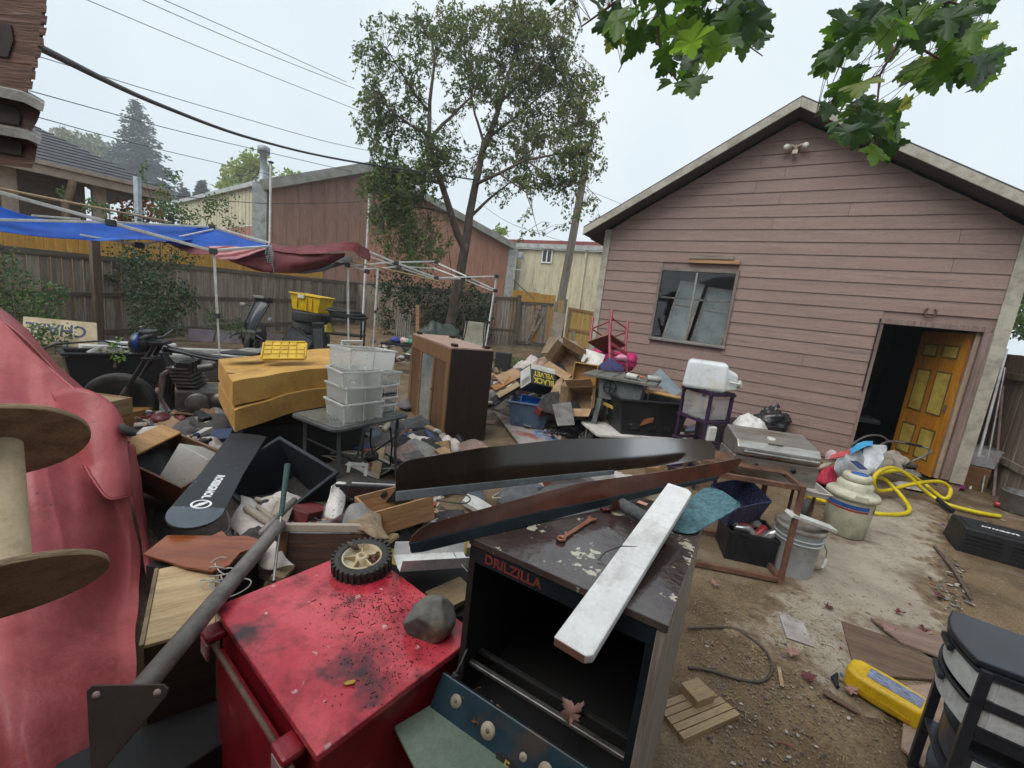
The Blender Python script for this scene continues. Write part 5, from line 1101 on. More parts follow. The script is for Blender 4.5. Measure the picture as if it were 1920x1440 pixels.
def foldz(b, amp):
    out = []
    for p in b.v:
        p = V(p); k = min(1, max(0, (1.25-p.z)/.6))
        s = p.x*1.1+p.y*.9
        s += .35*p.z; q = (.5-abs(NZ.noise(V((s*3.4, p.z*.8, 1)))))*.11+NZ.noise(V((s*8, p.z*1.6, 5)))*.03+NZ.noise(V((s*17, p.z*4, 9)))*.010; k = max(k, .35); q -= .5*abs(NZ.noise(p*5.5))*.03*(1-abs(NZ.noise(p*2)))
        out.append(tuple(p+V((.55,-.8,.1))*q*k*amp))
    b.v = out; return b
cov = thing('vinyl_cover', 'big faded red vinyl cover draped down the left side', 'cover', V((-1.9,1.9,0))); cvi = cov.matrix_basis.inverted()
b = foldz(lofted(rows, 150, 120, .014, 3.2), 1.0); b.v = [tuple(cvi @ V(p)) for p in b.v]; b.obj('front_drape', vin, cov, thick=.003)
rows2 = [rowp((243,830,2.30),(250,834,2.40),(252,840,2.6),(220,815,2.9)), rowp((250,930,2.16),(262,940,2.25),(268,945,2.5),(240,930,2.9)), rowp((264,1040,2.06),(281,1045,2.12),(284,1050,2.4),(255,1050,2.8)), rowp((282,1110,1.95),(289,1070,2.05),(289,1080,2.3),(262,1100,2.7))]
b = lofted(rows2, 20, 24, .012, 5); b.v = [tuple(cvi @ V(p)) for p in b.v]; b.obj('side_drape', vin, cov, thick=.003)
rows3 = [rowp((103,735,2.32),(160,728,2.3),(215,755,2.3),(243,800,2.3)), rowp((160,862,2.12),(185,850,2.12),(222,850,2.16),(247,852,2.22)), rowp((163,868,2.08),(192,900,2.04),(228,905,2.08),(252,900,2.16)), rowp((168,872,2.07),(207,928,2.01),(236,930,2.06),(253,925,2.14))]
b = lofted(rows3, 24, 24, .010, 4); b.v = [tuple(cvi @ (V(p)+V((.01,-.03,.01)))) for p in b.v]; b.obj('folded_flap', vin, cov, thick=.003)
rows4 = [rowp((-260,470,2.9),(0,601,2.65),(130,722,2.45),(243,830,2.30)), rowp((-260,470,3.6),(0,590,3.3),(120,705,3.1),(235,805,2.9)), rowp((-260,700,3.9),(0,750,3.6),(120,830,3.4),(230,930,3.1))]
b = lofted(rows4, 20, 16, .015, 2); b.v = [tuple(cvi @ V(p)) for p in b.v]; b.obj('rear_drape', vin, cov, thick=.003)
hem = [[q+V((.012,-.036,.008)) for q in rows3[3]], [q+V((0,-.004,.004)) for q in rows[0]]]
for hq in hem: B().tube([cvi @ V(lofted([hq,hq],30,1).v[i]) for i in range(31)], .006, 6).obj('hem', vin, cov)
p = pY(237,808,2.22); b = B().lathe([(0,-.02),(.025,-.018),(.045,0),(.048,.012),(.03,.022),(0,.024)], 20, TR(p.x,p.y,p.z,-35,35,0)); b.obj('rubber_bung', rub, label='dark rubber knob poking through the red vinyl cover', cat='knob')
plyp = wood('knotty pale plywood', (.58,.43,.24), (.44,.30,.155), 0, sc=2.4, rough=.7, bump=.25, c3=(.20,.12,.06), sc3=5, t3=.68, w3=.03)
ba, bb2 = pz(260,1212,.50), pz(412,1171,.50)
xm, xl = frame(V((ba.x,ba.y,0)), V((bb2.x,bb2.y,0)))
bx_ = thing('plywood_box', 'pale knotty plywood box behind the steel post', 'box', xm)
B().bx(.013,xl-.013,.0,.44,.486,.498).obj('lid', plyp, bx_, bev=.002)
for a_ in ((0,.012,0,.44),(xl-.012,xl,0,.44)): B().bx(a_[0],a_[1],a_[2],a_[3],.02,.502).obj('side_panel', plye, bx_)
for y in (0,.428): B().bx(.013,xl-.013,y,y+.012,.02,.485).obj('end_panel', plyd, bx_)  # end panels coloured dark to stand for the shade below the lid
steel = mt('grey weathered steel tube', (.20,.185,.17), (.145,.132,.12), sc=5, rough=.5, metal=.35, bump=.15, bsc=50, c3=(.27,.25,.23), sc3=4, t3=.62)
s0, s1 = pY(240,1322,.85), pY(524,984,1.74)
st_ = thing('steel_post', 'grey steel post with a drilled triangular base plate lying across the foreground', 'post', basis(s0, s1-s0, (0,0,1)))
sl3 = (s1-s0).length
B().rod((.0,0,0),(sl3,0,0),.0275,28).obj('tube', steel, st_)
def plate():
    outer = [(-.085,.05),(-.075,.062),(.075,.062),(.088,.052),(.085,.035),(-.015,-.115),(-.03,-.118),(-.04,-.11)]
    return outer
pm = basis(s0, (1,.15,.0), (0,.4,1)); pl = B().poly(plate(), .006, st_.matrix_basis.inverted() @ M.Translation(V((0,-.012,-.01))) @ pm); po = pl.obj('base_plate', mt('dark drilled plate', (.055,.042,.038), (.08,.06,.052), sc=10, rough=.55, metal=.4), st_, bev=.0015)
for hx2, hy2 in ((-.062,.042),(.066,.045)):
    B().lathe([(.0085,.0062),(.0085,.0072),(.0,.0073)], 16, st_.matrix_basis.inverted() @ M.Translation(V((0,-.012,-.01))) @ pm @ TR(hx2,hy2,0)).obj('bolt_hole', mt('pale hole', (.36,.24,.20), (.3,.2,.17), rough=.7), po)
mblk = mt('black motorcycle paint', (.014,.014,.015), (.024,.023,.024), sc=5, rough=.35, bump=.05)
engm = mt('grimy engine alloy', (.15,.147,.142), (.08,.077,.074), sc=12, rough=.45, metal=.6, bump=.2)
silv = mt('worn chrome', (.45,.45,.44), (.34,.34,.33), sc=8, rough=.25, metal=.9)
navy = mt('blue helmet plastic', (.012,.045,.20), (.01,.03,.14), sc=4, rough=.25)
plb = mt('black plastic', (.014,.014,.016), (.024,.024,.026), sc=5, rough=.5, bump=.05, spec=.3)
def wheel_parts(t, c, ax_, R1, w2, spokes=7):
    mm = basis(c, V((0,0,1)), ax_.cross(V((0,0,1)))) ; mm = M((ax_.cross(V((0,0,1))).normalized(), V((0,0,1)), ax_.normalized())).transposed().to_4x4(); mm.translation = c
    w_ = B().lathe([(R1*.78,-w2*.8),(R1*.93,-w2),(R1,-w2*.4),(R1,w2*.4),(R1*.93,w2),(R1*.78,w2*.8),(R1*.78,-w2*.8)], 40, mm).obj('wheel', rub, t)
    B().lathe([(R1*.70,-w2*.6),(R1*.785,-w2*.7),(R1*.785,w2*.7),(R1*.70,w2*.6),(R1*.70,-w2*.6)], 40, mm).obj('rim', mblk, w_)
    for k in range(spokes): B().hexa([(.03,-.014,-.01),(R1*.72,-.009,-.008),(R1*.72,.009,-.008),(.03,.014,-.01),(.03,-.014,.01),(R1*.72,-.009,.008),(R1*.72,.009,.008),(.03,.014,.01)], mm @ M.Rotation(2*math.pi*k/spokes, 4, 'Z')).obj('spoke', mblk, w_)
    B().lathe([(.0,-.05),(.045,-.05),(.055,0),(.045,.05),(0,.05)], 20, mm).obj('hub', engm, w_)
    B().lathe([(.10,.052),(.135,.052),(.135,.057),(.10,.057),(.10,.052)], 28, mm).obj('brake_disc', silv, w_)
f1 = pz(226,757,.31); fd = V((.93,.36,0)).normalized(); fs_ = V((-fd.y,fd.x,0))
bk = thing('motorcycle', 'stripped black motorcycle with exposed engine beside the black cart', 'motorcycle', basis((f1.x,f1.y,0), fd, fs_))
wheel_parts(bk, V((0,0,.31)), V((0,1,0)), .31, .05); wheel_parts(bk, V((1.42,0,.31)), V((0,1,0)), .31, .06)
for y in (-.09,.09): 
    B().tube([(0,y,.31),(.10,y,.50)], .028, 12).obj('fork_slider', engm, bk); B().tube([(.10,y,.50),(.335,y,.96)], .020, 12).obj('fork_tube', mblk, bk)
B().tube([(.33,-.34,1.03),(.36,-.25,1.05),(.34,-.08,1.0),(.34,.08,1.0),(.36,.25,1.05),(.33,.34,1.03)], .013, 8).obj('handlebar', mblk, bk)
for y in (-1,1): B().tube([(.32,y*.40,1.02),(.33,y*.27,1.04)], .018, 10).obj('grip', rub, bk)
B().bx(.28,.40,-.12,.12,.93,.97).bx(.22,.32,-.12,.12,.78,.81).obj('fork_clamp', mblk, bk, bev=.01)
B().lathe([(0,-.11),(.06,-.10),(.095,-.02),(.10,.05),(.08,.08),(0,.085)], 20, TR(.19,0,.93,0,-85,0)).obj('headlight', mblk, bk); B().lathe([(.099,.0),(.104,.01),(.104,.045),(.099,.05)], 20, TR(.19,0,.93,0,-85,0)).obj('headlight_band', navy, bk)
B().bx(.19,.30,-.10,.10,1.0,1.07).obj('instrument_cluster', mblk, bk, bev=.02); B().bx(.185,.20,-.03,.03,1.0,1.10).obj('indicator_lens', silv, bk, bev=.005)
B().tube([(.36,0,.88),(.62,0,.86),(.95,0,.80),(1.20,0,.78)], .024, 10).obj('frame_tube', mblk, bk)
for y in (-.1,.1):
    B().tube([(.36,y*.3,.84),(.52,y,.55),(.60,y,.26),(1.0,y,.24),(1.15,y,.45)], .018, 8).obj('frame_tube', mblk, bk)
    B().tube([(.38,y*.4,.90),(.75,y,.83),(1.1,y,.80),(1.7,y,.80)], .016, 8).obj('frame_tube', mblk, bk)
ES = TR(.70,0,.42) @ M.Diagonal((1.3,1.1,1.3,1)) @ TR(-.72,0,-.42)
b = B().bx(.56,.92,-.16,.16,.28,.50); b.obj('crankcase', engm, bk, bev=.03, mm=ES)
for s in (-1,1):
    B().lathe([(0,0),(.085,0),(.085,.02),(.07,.035),(0,.038)], 24, ES @ TR(.72,s*.16,.39,-90*s,0,0)).obj('engine_cover', engm, bk)
    B().lathe([(0,0),(.055,0),(.055,.02),(0,.024)], 20, ES @ TR(.86,s*.16,.42,-90*s,0,0)).obj('engine_cover', engm, bk)
for k in range(4):
    y = -.135+.09*k
    for j in range(6): B().box((.645-.012*j, y, .52+.027*j), (.14,.082,.012), ES).obj('cooling_fin', engm, bk)
    B().box((.625, y, .60), (.09,.06,.2), ES).obj('cylinder', mblk, bk)
    B().tube([(.57,y,.66),(.49,y,.60),(.47,y,.42),(.55,y,.26),(.85,y*1.0,.20)], .019, 10, ES).obj('header_pipe', silv if k == 0 else mblk, bk)
    B().lathe([(.03,0),(.03,.08),(.024,.1)], 14, ES @ TR(.72,y,.66,0,75,0)).obj('carburettor', engm, bk)
B().tube([(.85,-.16,.20),(1.3,-.2,.24),(1.8,-.22,.30)], [.03,.04,.045], 12).obj('silencer', silv, bk)
B().tube([(.36,-.06,.9),(.46,-.12,.78),(.55,-.14,.7),(.68,-.1,.72)], .006, 5).tube([(.36,.06,.92),(.5,.1,.86),(.62,.13,.75)], .006, 5).obj('cable', plb, bk)
B().tube([(.9,-.2,.28),(.98,-.3,.24)], .012, 8).obj('foot_peg', rub, bk)
q = G(470,672); m2 = thing('motorcycle', 'dismantled black motorcycle tail with mirror behind the yellow foam', 'motorcycle', frame(V((q.x,q.y,q.z)), V((q.x+1,q.y-.25,0)))[0])
b = lofted([[V(p) for p in r] for r in (((-.16,.30,1.22),(0,.30,1.27),(.16,.30,1.22)), ((-.15,.18,1.05),(0,.16,1.10),(.15,.18,1.05)), ((-.13,.06,.80),(0,.0,.84),(.13,.06,.80)), ((-.12,.02,.62),(0,-.05,.64),(.12,.02,.62)))], 12, 16); b.obj('mudguard', mt('dark slate mudguard', (.06,.07,.085), (.045,.052,.065), sc=4, rough=.35), m2, thick=.01)
B().bx(-.20,.20,.26,.40,1.22,1.34).obj('seat_tail', plb, m2, bev=.03); B().bx(-.18,.10,.22,.25,1.30,1.36).obj('tail_lamp', mt('grey lens', (.30,.30,.28), (.22,.22,.2), rough=.3), m2, bev=.01)
for s in (-1,1):
    B().tube([(s*.20,.28,1.20),(s*.18,.12,.95),(s*.16,-.03,.70),(s*.20,-.10,.40)], .018, 8).obj('frame_tube', mblk, m2)
    B().tube([(s*.24,.1,.75),(s*.28,.05,.5),(s*.27,.1,.25)], [.04,.045,.03], 10).obj('shock_absorber', mblk, m2)
    B().tube([(s*.14,-.05,.55),(s*.42,-.10,.46)], .02, 8).obj('swing_arm', mblk, m2)
B().rod((-.2,.3,1.12),(-.42,.25,1.12),.012).obj('mirror_stalk', plb, m2); B().bx(-.55,-.40,.22,.27,1.08,1.16).obj('mirror', mt('mirror back', (.22,.22,.2), (.3,.3,.28), rough=.4), m2, bev=.02)
wheel_parts(m2, V((.02,.1,.30)), V((1,.15,0)), .30, .06)
B().bx(-.16,.2,-.1,.25,.42,.62).obj('engine', engm, m2, bev=.04); B().bx(-.05,.05,-.005,.005,.93,1.0).obj('sticker', mt('sticker', (.55,.56,.55), (.4,.4,.4), sc=9, rough=.5), m2, mm=TR(0,.095,-.02,-25,0,0))
ca_, cb_ = pz(120,662,.62), pz(318,661,.62)
cm, cl = frame(V((ca_.x,ca_.y,0)), V((cb_.x,cb_.y,0)))
ct = thing('garden_cart', 'long black plastic cart tub behind the motorcycle wheel', 'cart', cm)
B().tray(cl,.38,.22,.62,.02,TR(cl/2,.21,0),.88,.03,.035).obj('tub', plb, ct, bev=.012)
B().bx(-.02,.03,-.005,.01,.575,.6).obj('latch', silv, ct)
for x in (.3,cl-.3): B().lathe([(0,-.03),(.16,-.03),(.16,.03),(0,.03)], 24, TR(x,.1,.16,90,0,0)).obj('wheel', rub, ct)
B().bx(.1,cl-.1,.1,.5,.14,.2).obj('chassis', iron, ct)
b = B(); b.tube([cm @ V(p) for p in ((-.35,.1,.55),(-.05,.15,.70),(.35,.25,.73),(.55,.35,.66),(.9,.3,.66))], .012, 6); b.obj('rubber_hose', rub, label='black hose lying over the cart tub contents', cat='hose')
for k, (x, y, s, c, lb) in enumerate(((.4,.3,.28,(.30,.28,.26),'crumpled grey cloth in the black cart'),(.95,.3,.3,(.10,.10,.13),'dark navy cloth in the black cart'))):
    cloth(s*1.4, s*.7, .07, seed=k+3).obj('cloth', mt('cart cloth %d' % k, c, tuple(v*.6 for v in c), sc=6, rough=.9), mm=cm @ TR(x,y,.58), label=lb, cat='cloth')
sa_, sb2 = pY(48,652,6.3), pY(184,648,6.5)
sgm = frame(V((sa_.x,sa_.y,sa_.z+.07)), V((sb2.x,sb2.y,sa_.z+.07)))[0] @ M.Rotation(rad(14),4,'X').inverted()
sg = thing('painted_sign', 'cream board with upside down blue hand painted letters leaning on the fence', 'sign', sgm); sgl = (V((sb2.x,sb2.y,0))-V((sa_.x,sa_.y,0))).length
B().poly([(-.02,0),(sgl,0),(sgl-.06,.40),(-.06,.40)], .015, M.Rotation(rad(90),4,'X')).obj('board', mt('cream board', (.58,.48,.31), (.5,.41,.26), sc=3, rough=.7), sg)
dblue = mt('navy hand lettering', (.05,.075,.14), (.09,.12,.19), sc=20, rough=.7)
text('CHARL', .245, dblue, sg, TR(sgl-.56,-.0165,.245,90,0,0) @ M.Rotation(math.pi,4,'Z'), bold=.004); text('LL', .16, dblue, sg, TR(sgl-.45,-.0165,.03,90,0,0) @ M.Rotation(math.pi,4,'Z'), bold=.004)
for k, (a, c, D1, D2, mat, lb) in enumerate((((150,650),(480,661),6.2,8.2,whitep,'long white plank stacked behind the motorcycle, upper one'),((170,662),(470,670),6.0,7.9,whitep,'long white plank stacked behind the motorcycle, lower one'),((100,640),(330,648),6.4,7.4,wht,'pale plank lying below the painted sign'))):
    p, q = pY(a[0],a[1],D1), pY(c[0],c[1],D2); d = q-p
    B().bx(0,d.length,-.10,.10,-.03,.03).obj('plank', mat, mm=basis(p, d, (-d.y,d.x,0)), bev=.004, label=lb, cat='plank')
p, q = pY(352,637,8.8), pY(530,640,9.8); B().bx(0,(q-p).length,-.01,.012,0,.27).obj('purple_panel', mt('dusty purple panel', (.20,.17,.19), (.16,.135,.155), sc=3, rough=.7), mm=frame(p,V((q.x,q.y,p.z)))[0] @ TR(0,0,-.03,-20,0,0), label='dusty purple panel leaning along the foot of the fence', cat='panel')
p = G(330,690); B().bx(-1.1,1.1,-.25,.25,0,.30).obj('timber_stack', wood('dark stacked timber', (.07,.05,.04), (.04,.03,.025), 0), mm=frame(gp(-4.6,7.0),gp(-3.6,7.6))[0], bev=.01, label='dark timber stack carrying the white planks', cat='timber')
tyr = mt('dirty tyre', (.038,.037,.036), (.055,.053,.05), sc=10, rough=.85, bump=.4)
def tyre(label, mm, R1=.33, w2=.11, group='stacked tyres', tread=True, nb=36):
    t = thing('tyre', label, 'tyre', mm, group)
    o = B().lathe([(R1*.60,.01),(R1*.82,.0),(R1*.97,.015),(R1,.045),(R1,2*w2-.045),(R1*.97,2*w2-.015),(R1*.82,2*w2),(R1*.60,2*w2-.01),(R1*.60,.01)], 44).obj('carcass', tyr, t)
    if tread:
        for k in range(nb):
            a = 2*math.pi*k/nb
            for j in (-1,1): B().box((0,0,0),(.014,.030,w2*.72), mm=TR(R1*math.cos(a+j*.04),R1*math.sin(a+j*.04),w2+j*w2*.42,8*j,0,math.degrees(a))).obj('tread_block', tyr, t)
tb_ = pY(582,640,10.6); tb_ = gp(tb_.x, tb_.y)
zz = tb_.z
for k, lb in enumerate(('lowest tyre of the stack under the yellow tote','second tyre from the ground under the yellow tote','third tyre from the ground under the yellow tote','knobbly top tyre right under the yellow tote')):
    tyre(lb, TR(tb_.x+(-.03,.05,-.02,.02)[k], tb_.y, zz, 2, 1, 40*k), .40 if k < 3 else .44, .13 if k < 3 else .125, tread=(k == 3)); zz += .262
tp_ = mt('yellow tote plastic', (.72,.48,.012), (.62,.40,.01), sc=3, rough=.4)
tt = thing('storage_tote', 'yellow plastic tote on top of the tyre stack', 'tote', TR(tb_.x+.0,tb_.y,zz+.01,0,3,-14))
B().tray(.86,.5,0,.40,.012,None,.86,.03,.03).obj('tub', tp_, tt, bev=.012); B().bx(-.18,.0,-.285,-.262,.30,.38).obj('label_plate', mt('tote label', (.7,.68,.6), (.6,.58,.5), rough=.5), tt)
for x in (-.22,.05,.2): B().bx(x-.012,x+.012,-.262,-.238,.05,.34).obj('rib', tp_, tt)
q = pY(642,640,10.2); q = gp(q.x, q.y)
sh = thing('utility_shelf', 'black plastic utility shelf beside the tyre stack', 'shelf', frame(q, q+V((1,.15,0)))[0] @ TR(-.5,0,0))
for z in (.25,.62,1.02): B().bx(0,1.0,-.22,.22,z,z+.035).obj('shelf_board', plb, sh, bev=.006)
for x in (.04,.96):
    for y in (-.19,.19): B().rod((x,y,0),(x,y,1.05),.022,8).obj('upright', plb, sh)
tq = M.Translation(q) 
for k in range(3):
    c_ = q+V((.12-.06*k,.0,1.08+.055*k)); b = B(); pts = [(c_.x+(.42-.02*k)*math.cos(a)*(1+.06*math.sin(3*a+k)), c_.y+.30*math.sin(a), c_.z+.012*math.sin(2*a+k)) for a in [2*math.pi*i/40 for i in range(40)]]
    b.tube(pts, .030, 8, closed=True); b.obj('inner_tube', rub, label=('bottom black inner tube coiled on the utility shelf','middle black inner tube coiled on the utility shelf','top black inner tube coiled on the utility shelf')[k], cat='inner tube', group='inner tubes on the shelf')
cloth(.3,.26,.2,seed=9).obj('yellow_bag', mt('yellow bag', (.50,.42,.05), (.4,.33,.04), rough=.6), mm=M.Translation(q+V((-.35,-.02,.655))), label='small yellow bag on the utility shelf', cat='bag')
def panelbox(name, label, cat, px, py, D, size, rz, mat, rx=0, ry=0, dz=0, bev=.008, extra=None):
    p = pY(px, py, D); p = gp(p.x, p.y); t = thing(name, label, cat, TR(p.x,p.y,p.z+dz,rx,ry,rz)); B().box((0,0,size[2]/2), size).obj('body', mat, t, bev=bev); return t
tv = panelbox('tv_panel', 'flat dark television leaning behind the yellow tote lid', 'television', 548,655,8.4,(.60,.05,.42),-12,plb,rx=-14,ry=24,dz=.36)
B().bx(-.27,.27,-.029,-.026,.04,.38).obj('screen', mt('dusty screen', (.035,.037,.04), (.055,.057,.06), sc=3, rough=.35), tv)
B().box((0,0,.16),(.4,.22,.32)).obj('plinth', blk2, mm=M.Translation(gp(pY(556,650,8.7).x,8.75)), label='dark box propping up the television', cat='box')
sp_ = panelbox('speaker_tower', 'tall black speaker cabinet leaning by the shelf', 'speaker', 604,650,8.2,(.20,.24,1.0),20,blk2,ry=-5)
B().bx(-.08,.08,-.126,-.121,.10,.9).obj('grille', mt('speaker grille', (.05,.05,.052), (.075,.075,.078), sc=60, rough=.8), sp_, bev=.004)
pinew = wood('honey pine', (.42,.235,.075), (.33,.17,.05), 0, sc=2, rough=.5, bump=.12)
brnw = wood('brown stained wood', (.20,.105,.05), (.13,.065,.032), 0, sc=2.2, rough=.5, bump=.15)
tanw = wood('tan drawer wood', (.38,.27,.15), (.29,.20,.11), 0, sc=2, rough=.6, bump=.15)
def drawer(name, label, mm, sx, sy, h, mats, up=True, t=.014, cat='drawer'):
    """open topped drawer: front, back, two sides, bottom"""
    d = thing(name, label, cat, mm)
    B().bx(0,sx,0,t,0,h).obj('front_panel', mats[0], d, bev=.002); B().bx(0,sx,sy-t,sy,0,h).obj('back_panel', mats[0], d, bev=.002)
    for x in (0,sx-t): B().bx(x,x+t,t+.001,sy-t-.001,0,h).obj('side_panel', mats[0], d, bev=.002)
    B().bx(t,sx-t,t,sy-t,.012,.02).obj('bottom', mats[1], d)
    return d
a, c = pz(176,760,.44), pz(248,745,.44); mm_, l = frame(V((a.x,a.y,.22)), V((c.x,c.y,.22)))
drawer('wooden_open_box', 'small tan drawer lying upside down by the motorcycle wheel', mm_ @ TR(0,0,.22) @ M.Rotation(math.pi,4,'X') @ TR(0,-.5,-.0), l, .5, .15, (tanw,tanw))
B().bx(0,.6,0,.35,0,.29).obj('wooden_crate', pinew, mm=mm_ @ TR(.05,.0,-.22), bev=.006, label='honey pine crate under the small tan drawer', cat='crate')
a, c = pz(262,838,.42), pz(385,880,.42)
mm_, l = frame(V((a.x,a.y,.14)), V((c.x,c.y,.14)))
drawer('wooden_open_box', 'orange brown wooden drawer tipped beside the red cover', mm_ @ TR(-.05,-.10,.05,18,4,0), l+.08, .36, .24, (brnw,pinew))
B().bx(-.06,.16,-.12,.26,.262,.276).obj('drawer_board', pinew, mm=mm_ @ TR(0,0,.06,18,4,0), bev=.003, label='bright honey board on the tipped drawer', cat='board')
clearp = mt('cloudy clear plastic', (.94,.95,.94), (.90,.91,.90), sc=4, rough=.22, trans=.85, ior=1.2, c3=(.8,.76,.68), sc3=3, t3=.68)
cloudy = mt('milky plastic', (.93,.93,.91), (.90,.90,.87), sc=3, rough=.28, trans=.82, ior=1.15, c3=(.72,.64,.54), sc3=2.5, t3=.68, tl=((.9,.9,.88),.26))
a = pz(318,930,.30); cb2 = thing('clear_bin', 'cloudy clear plastic bin tipped against the wooden drawer', 'bin', TR(a.x-.02,a.y+.14,a.z+.13,-118,6,-24))
B().tray(.36,.26,0,.24,.005,None,.88,.012,.02).obj('tub', cloudy, cb2, bev=.006); B().bx(-.004,.004,-.117,-.111,.01,.2).obj('rib', cloudy, cb2)
cl1 = [mt('charcoal rag', (.045,.047,.052), (.075,.078,.085), sc=4, rough=.95, sheen=.2), mt('grey rag', (.17,.165,.16), (.23,.22,.21), sc=4, rough=.95), mt('shaggy black fleece', (.025,.022,.022), (.05,.045,.043), sc=9, rough=1, bump=1, bsc=50), mt('dusty pink brown rag', (.23,.155,.135), (.17,.115,.10), sc=4, rough=.95), mt('mauve grey blanket', (.125,.115,.118), (.09,.082,.085), sc=3, rough=.95)]
for k, (px_, py_, z, sx, sy, h, m_, lb) in enumerate(((285,800,.16,.95,.7,.22,0,'charcoal rag heap below the motorcycle engine'),(345,795,.14,1.0,.5,.16,0,'long charcoal cloth strewn under the motorcycle'),(330,835,.20,.55,.4,.16,1,'pale grey rag on the cloth heap'),(400,835,.20,.75,.6,.30,2,'shaggy black fleece heap behind the snowboard'),(430,790,.18,.5,.5,.18,3,'dusty pink rag below the yellow foam'),(370,865,.22,.5,.35,.2,2,'black fleece edge beside the snowboard'),(300,770,.08,.9,.5,.12,4,'mauve grey blanket on the ground by the wheel'),(420,770,.06,.8,.5,.12,0,'dark cloth under the engine of the motorcycle'))):
    p = pz(px_,py_,z); cloth(sx, sy, h, seed=20+k, nu=34, nv=30, fold=8).obj('rag_heap', cl1[m_], mm=TR(p.x,p.y,max(0,z-h*.75),0,0,25*k), thick=.006, label=lb, cat='rags')
b = B(); 
def hp(u, v):
    x, y = (u-.5)*2, (v-.5)*2; r = min(1,(x*x+y*y)**.5); return (x*1.0, y*.85, .34*(1-r**2)*(1+.3*NZ.noise(V((x*2,y*2,3))))-.02)
p = pz(350,850,.1); b.grid(hp, 24, 24).obj('junk_mound', mt('dark junk mound', (.035,.033,.032), (.07,.062,.055), sc=9, rough=.95, bump=1, bsc=30), mm=M.Translation((p.x-.1,p.y+.25,0)), label='dark mound of trampled junk under the rags', cat='junk', kind='stuff')
p = pz(381,790,.30); sho = thing('sneaker', 'black sneaker with three white stripes on the rag heap', 'shoe', TR(p.x,p.y,p.z,8,-14,-40))
b = lofted([[V((x,-.045*wd,0)), V((x,-.05*wd,.03)), V((x,-.03*wd,hh_)), V((x,.03*wd,hh_)), V((x,.05*wd,.03)), V((x,.045*wd,0))] for x, wd, hh_ in ((-.13,.5,.07),(-.10,.9,.10),(-.03,.95,.09),(.04,1,.065),(.10,.95,.05),(.14,.5,.03))], 16, 16); b.obj('upper', plb, sho, thick=.004)
B().poly([(-.135,-.03),(-.05,-.045),(.1,-.05),(.15,-.02),(.15,.02),(.1,.05),(-.05,.045),(-.135,.03)], .02, None, -.018).obj('sole', mt('white sole', (.6,.58,.54), (.5,.48,.44), rough=.6), sho, bev=.005)
for x in (-.02,.015,.05): B().bx(x,x+.012,-.056,-.05,.01,.06).obj('stripe', whitep, sho, mm=TR(0,.003,0,0,0,0))
p = pz(304,800,.26); jr = thing('glass_jar', 'round clear glass jar with maroon lid on the charcoal rags', 'jar', TR(p.x,p.y,p.z-.05,15,10,0))
B().lathe([(0,0),(.05,.005),(.085,.04),(.09,.09),(.07,.13),(.06,.14),(.06,.135),(.066,.125),(.085,.09),(.08,.042),(.048,.01),(0,.006)], 28).obj('bowl', mt('clear glass', (.8,.8,.82), (.75,.75,.78), rough=.05, trans=.95), jr); B().lathe([(.064,.135),(.068,.165),(.0,.175)], 28).obj('lid', mt('maroon lid', (.14,.02,.03), (.1,.015,.02), rough=.4), jr)
n0, n1 = pY(368,962,1.86), pY(466,818,2.85); sd_ = n1-n0; slen = sd_.length
sbm = basis(n0, sd_, V((-sd_.y, sd_.x, .12)))
sb = thing('snowboard', 'matte black snowboard with white logo lying across the junk', 'snowboard', sbm)
half_w = .112
def sbo(n_=14):
    pts = []
    for i in range(n_+1):
        a = math.pi*i/n_; pts.append((.0-.15*math.sin(a), -half_w*math.cos(a)))
    return pts
left = [(x, y) for x, y in sbo()]
outl_sb = left + [(slen*.4, half_w*.90), (slen, half_w*.98), (slen+.02, half_w*.6), (slen+.02,-half_w*.6), (slen,-half_w*.98), (slen*.4,-half_w*.90)]
bs_ = B(); bs_.poly(outl_sb, .010)
sbmat = mt('scuffed matte black topsheet', (.013,.014,.017), (.024,.026,.031), sc=5, rough=.42, spec=.35, bump=.05, c4=(.09,.085,.08), sc4=34, t4=.70)
bs_.obj('deck', sbmat, sb, bev=.002)
slate = mt('slate grey tip paint', (.095,.115,.14), (.075,.09,.11), sc=4, rough=.45)
tip = [(x*.985, y*.985) for x, y in left]+[(.035, half_w*.95), (.035,-half_w*.95)]
B().poly(tip, .0012, None, .0102).obj('tip_graphic', slate, sb)
wlog = mt('white logo print', (.72,.73,.73), (.64,.65,.65), rough=.5)
text('ROSSIGNOL', .050, wlog, sb, TR(.26,.0,.0115,0,0,0) @ M.Rotation(math.pi,4,'Z'), bold=.0025)
lg = B()
for i in range(28):
    a0, a1 = 2*math.pi*i/28, 2*math.pi*(i+1)/28
    lg.add([(.044*math.cos(a0),.044*math.sin(a0),0),(.044*math.cos(a1),.044*math.sin(a1),0),(.034*math.cos(a1),.034*math.sin(a1),0),(.034*math.cos(a0),.034*math.sin(a0),0)], [(0,1,2,3)])
lo_ = lg.obj('logo_ring', wlog, sb, mm=TR(.065,0,.0118)); 
B().poly([(-.03,.014),(-.022,.026),(.006,.012),(.028,-.014),(.02,-.026),(-.008,-.010)], .0006).obj('logo_stroke', wlog, sb, mm=TR(.065,0,.0116))
for x, y in ((.035,-.06),(.035,.06),(.30,.09),(.50,-.05)): B().lathe([(.004,0),(.004,.002),(0,.002)], 10, TR(x,y,.0105)).obj('insert', silv, sb)
foam = mt('mustard foam', (.50,.29,.075), (.41,.225,.055), sc=2.2, rough=.95, bump=.5, bsc=80, c3=(.32,.17,.05), sc3=2.4, t3=.62, w3=.1)
fo = thing('foam_mattress', 'bent slab of mustard foam mattress on the junk behind the snowboard', 'foam mattress', V((-2.0,3.9,0))); fi = fo.matrix_basis.inverted()
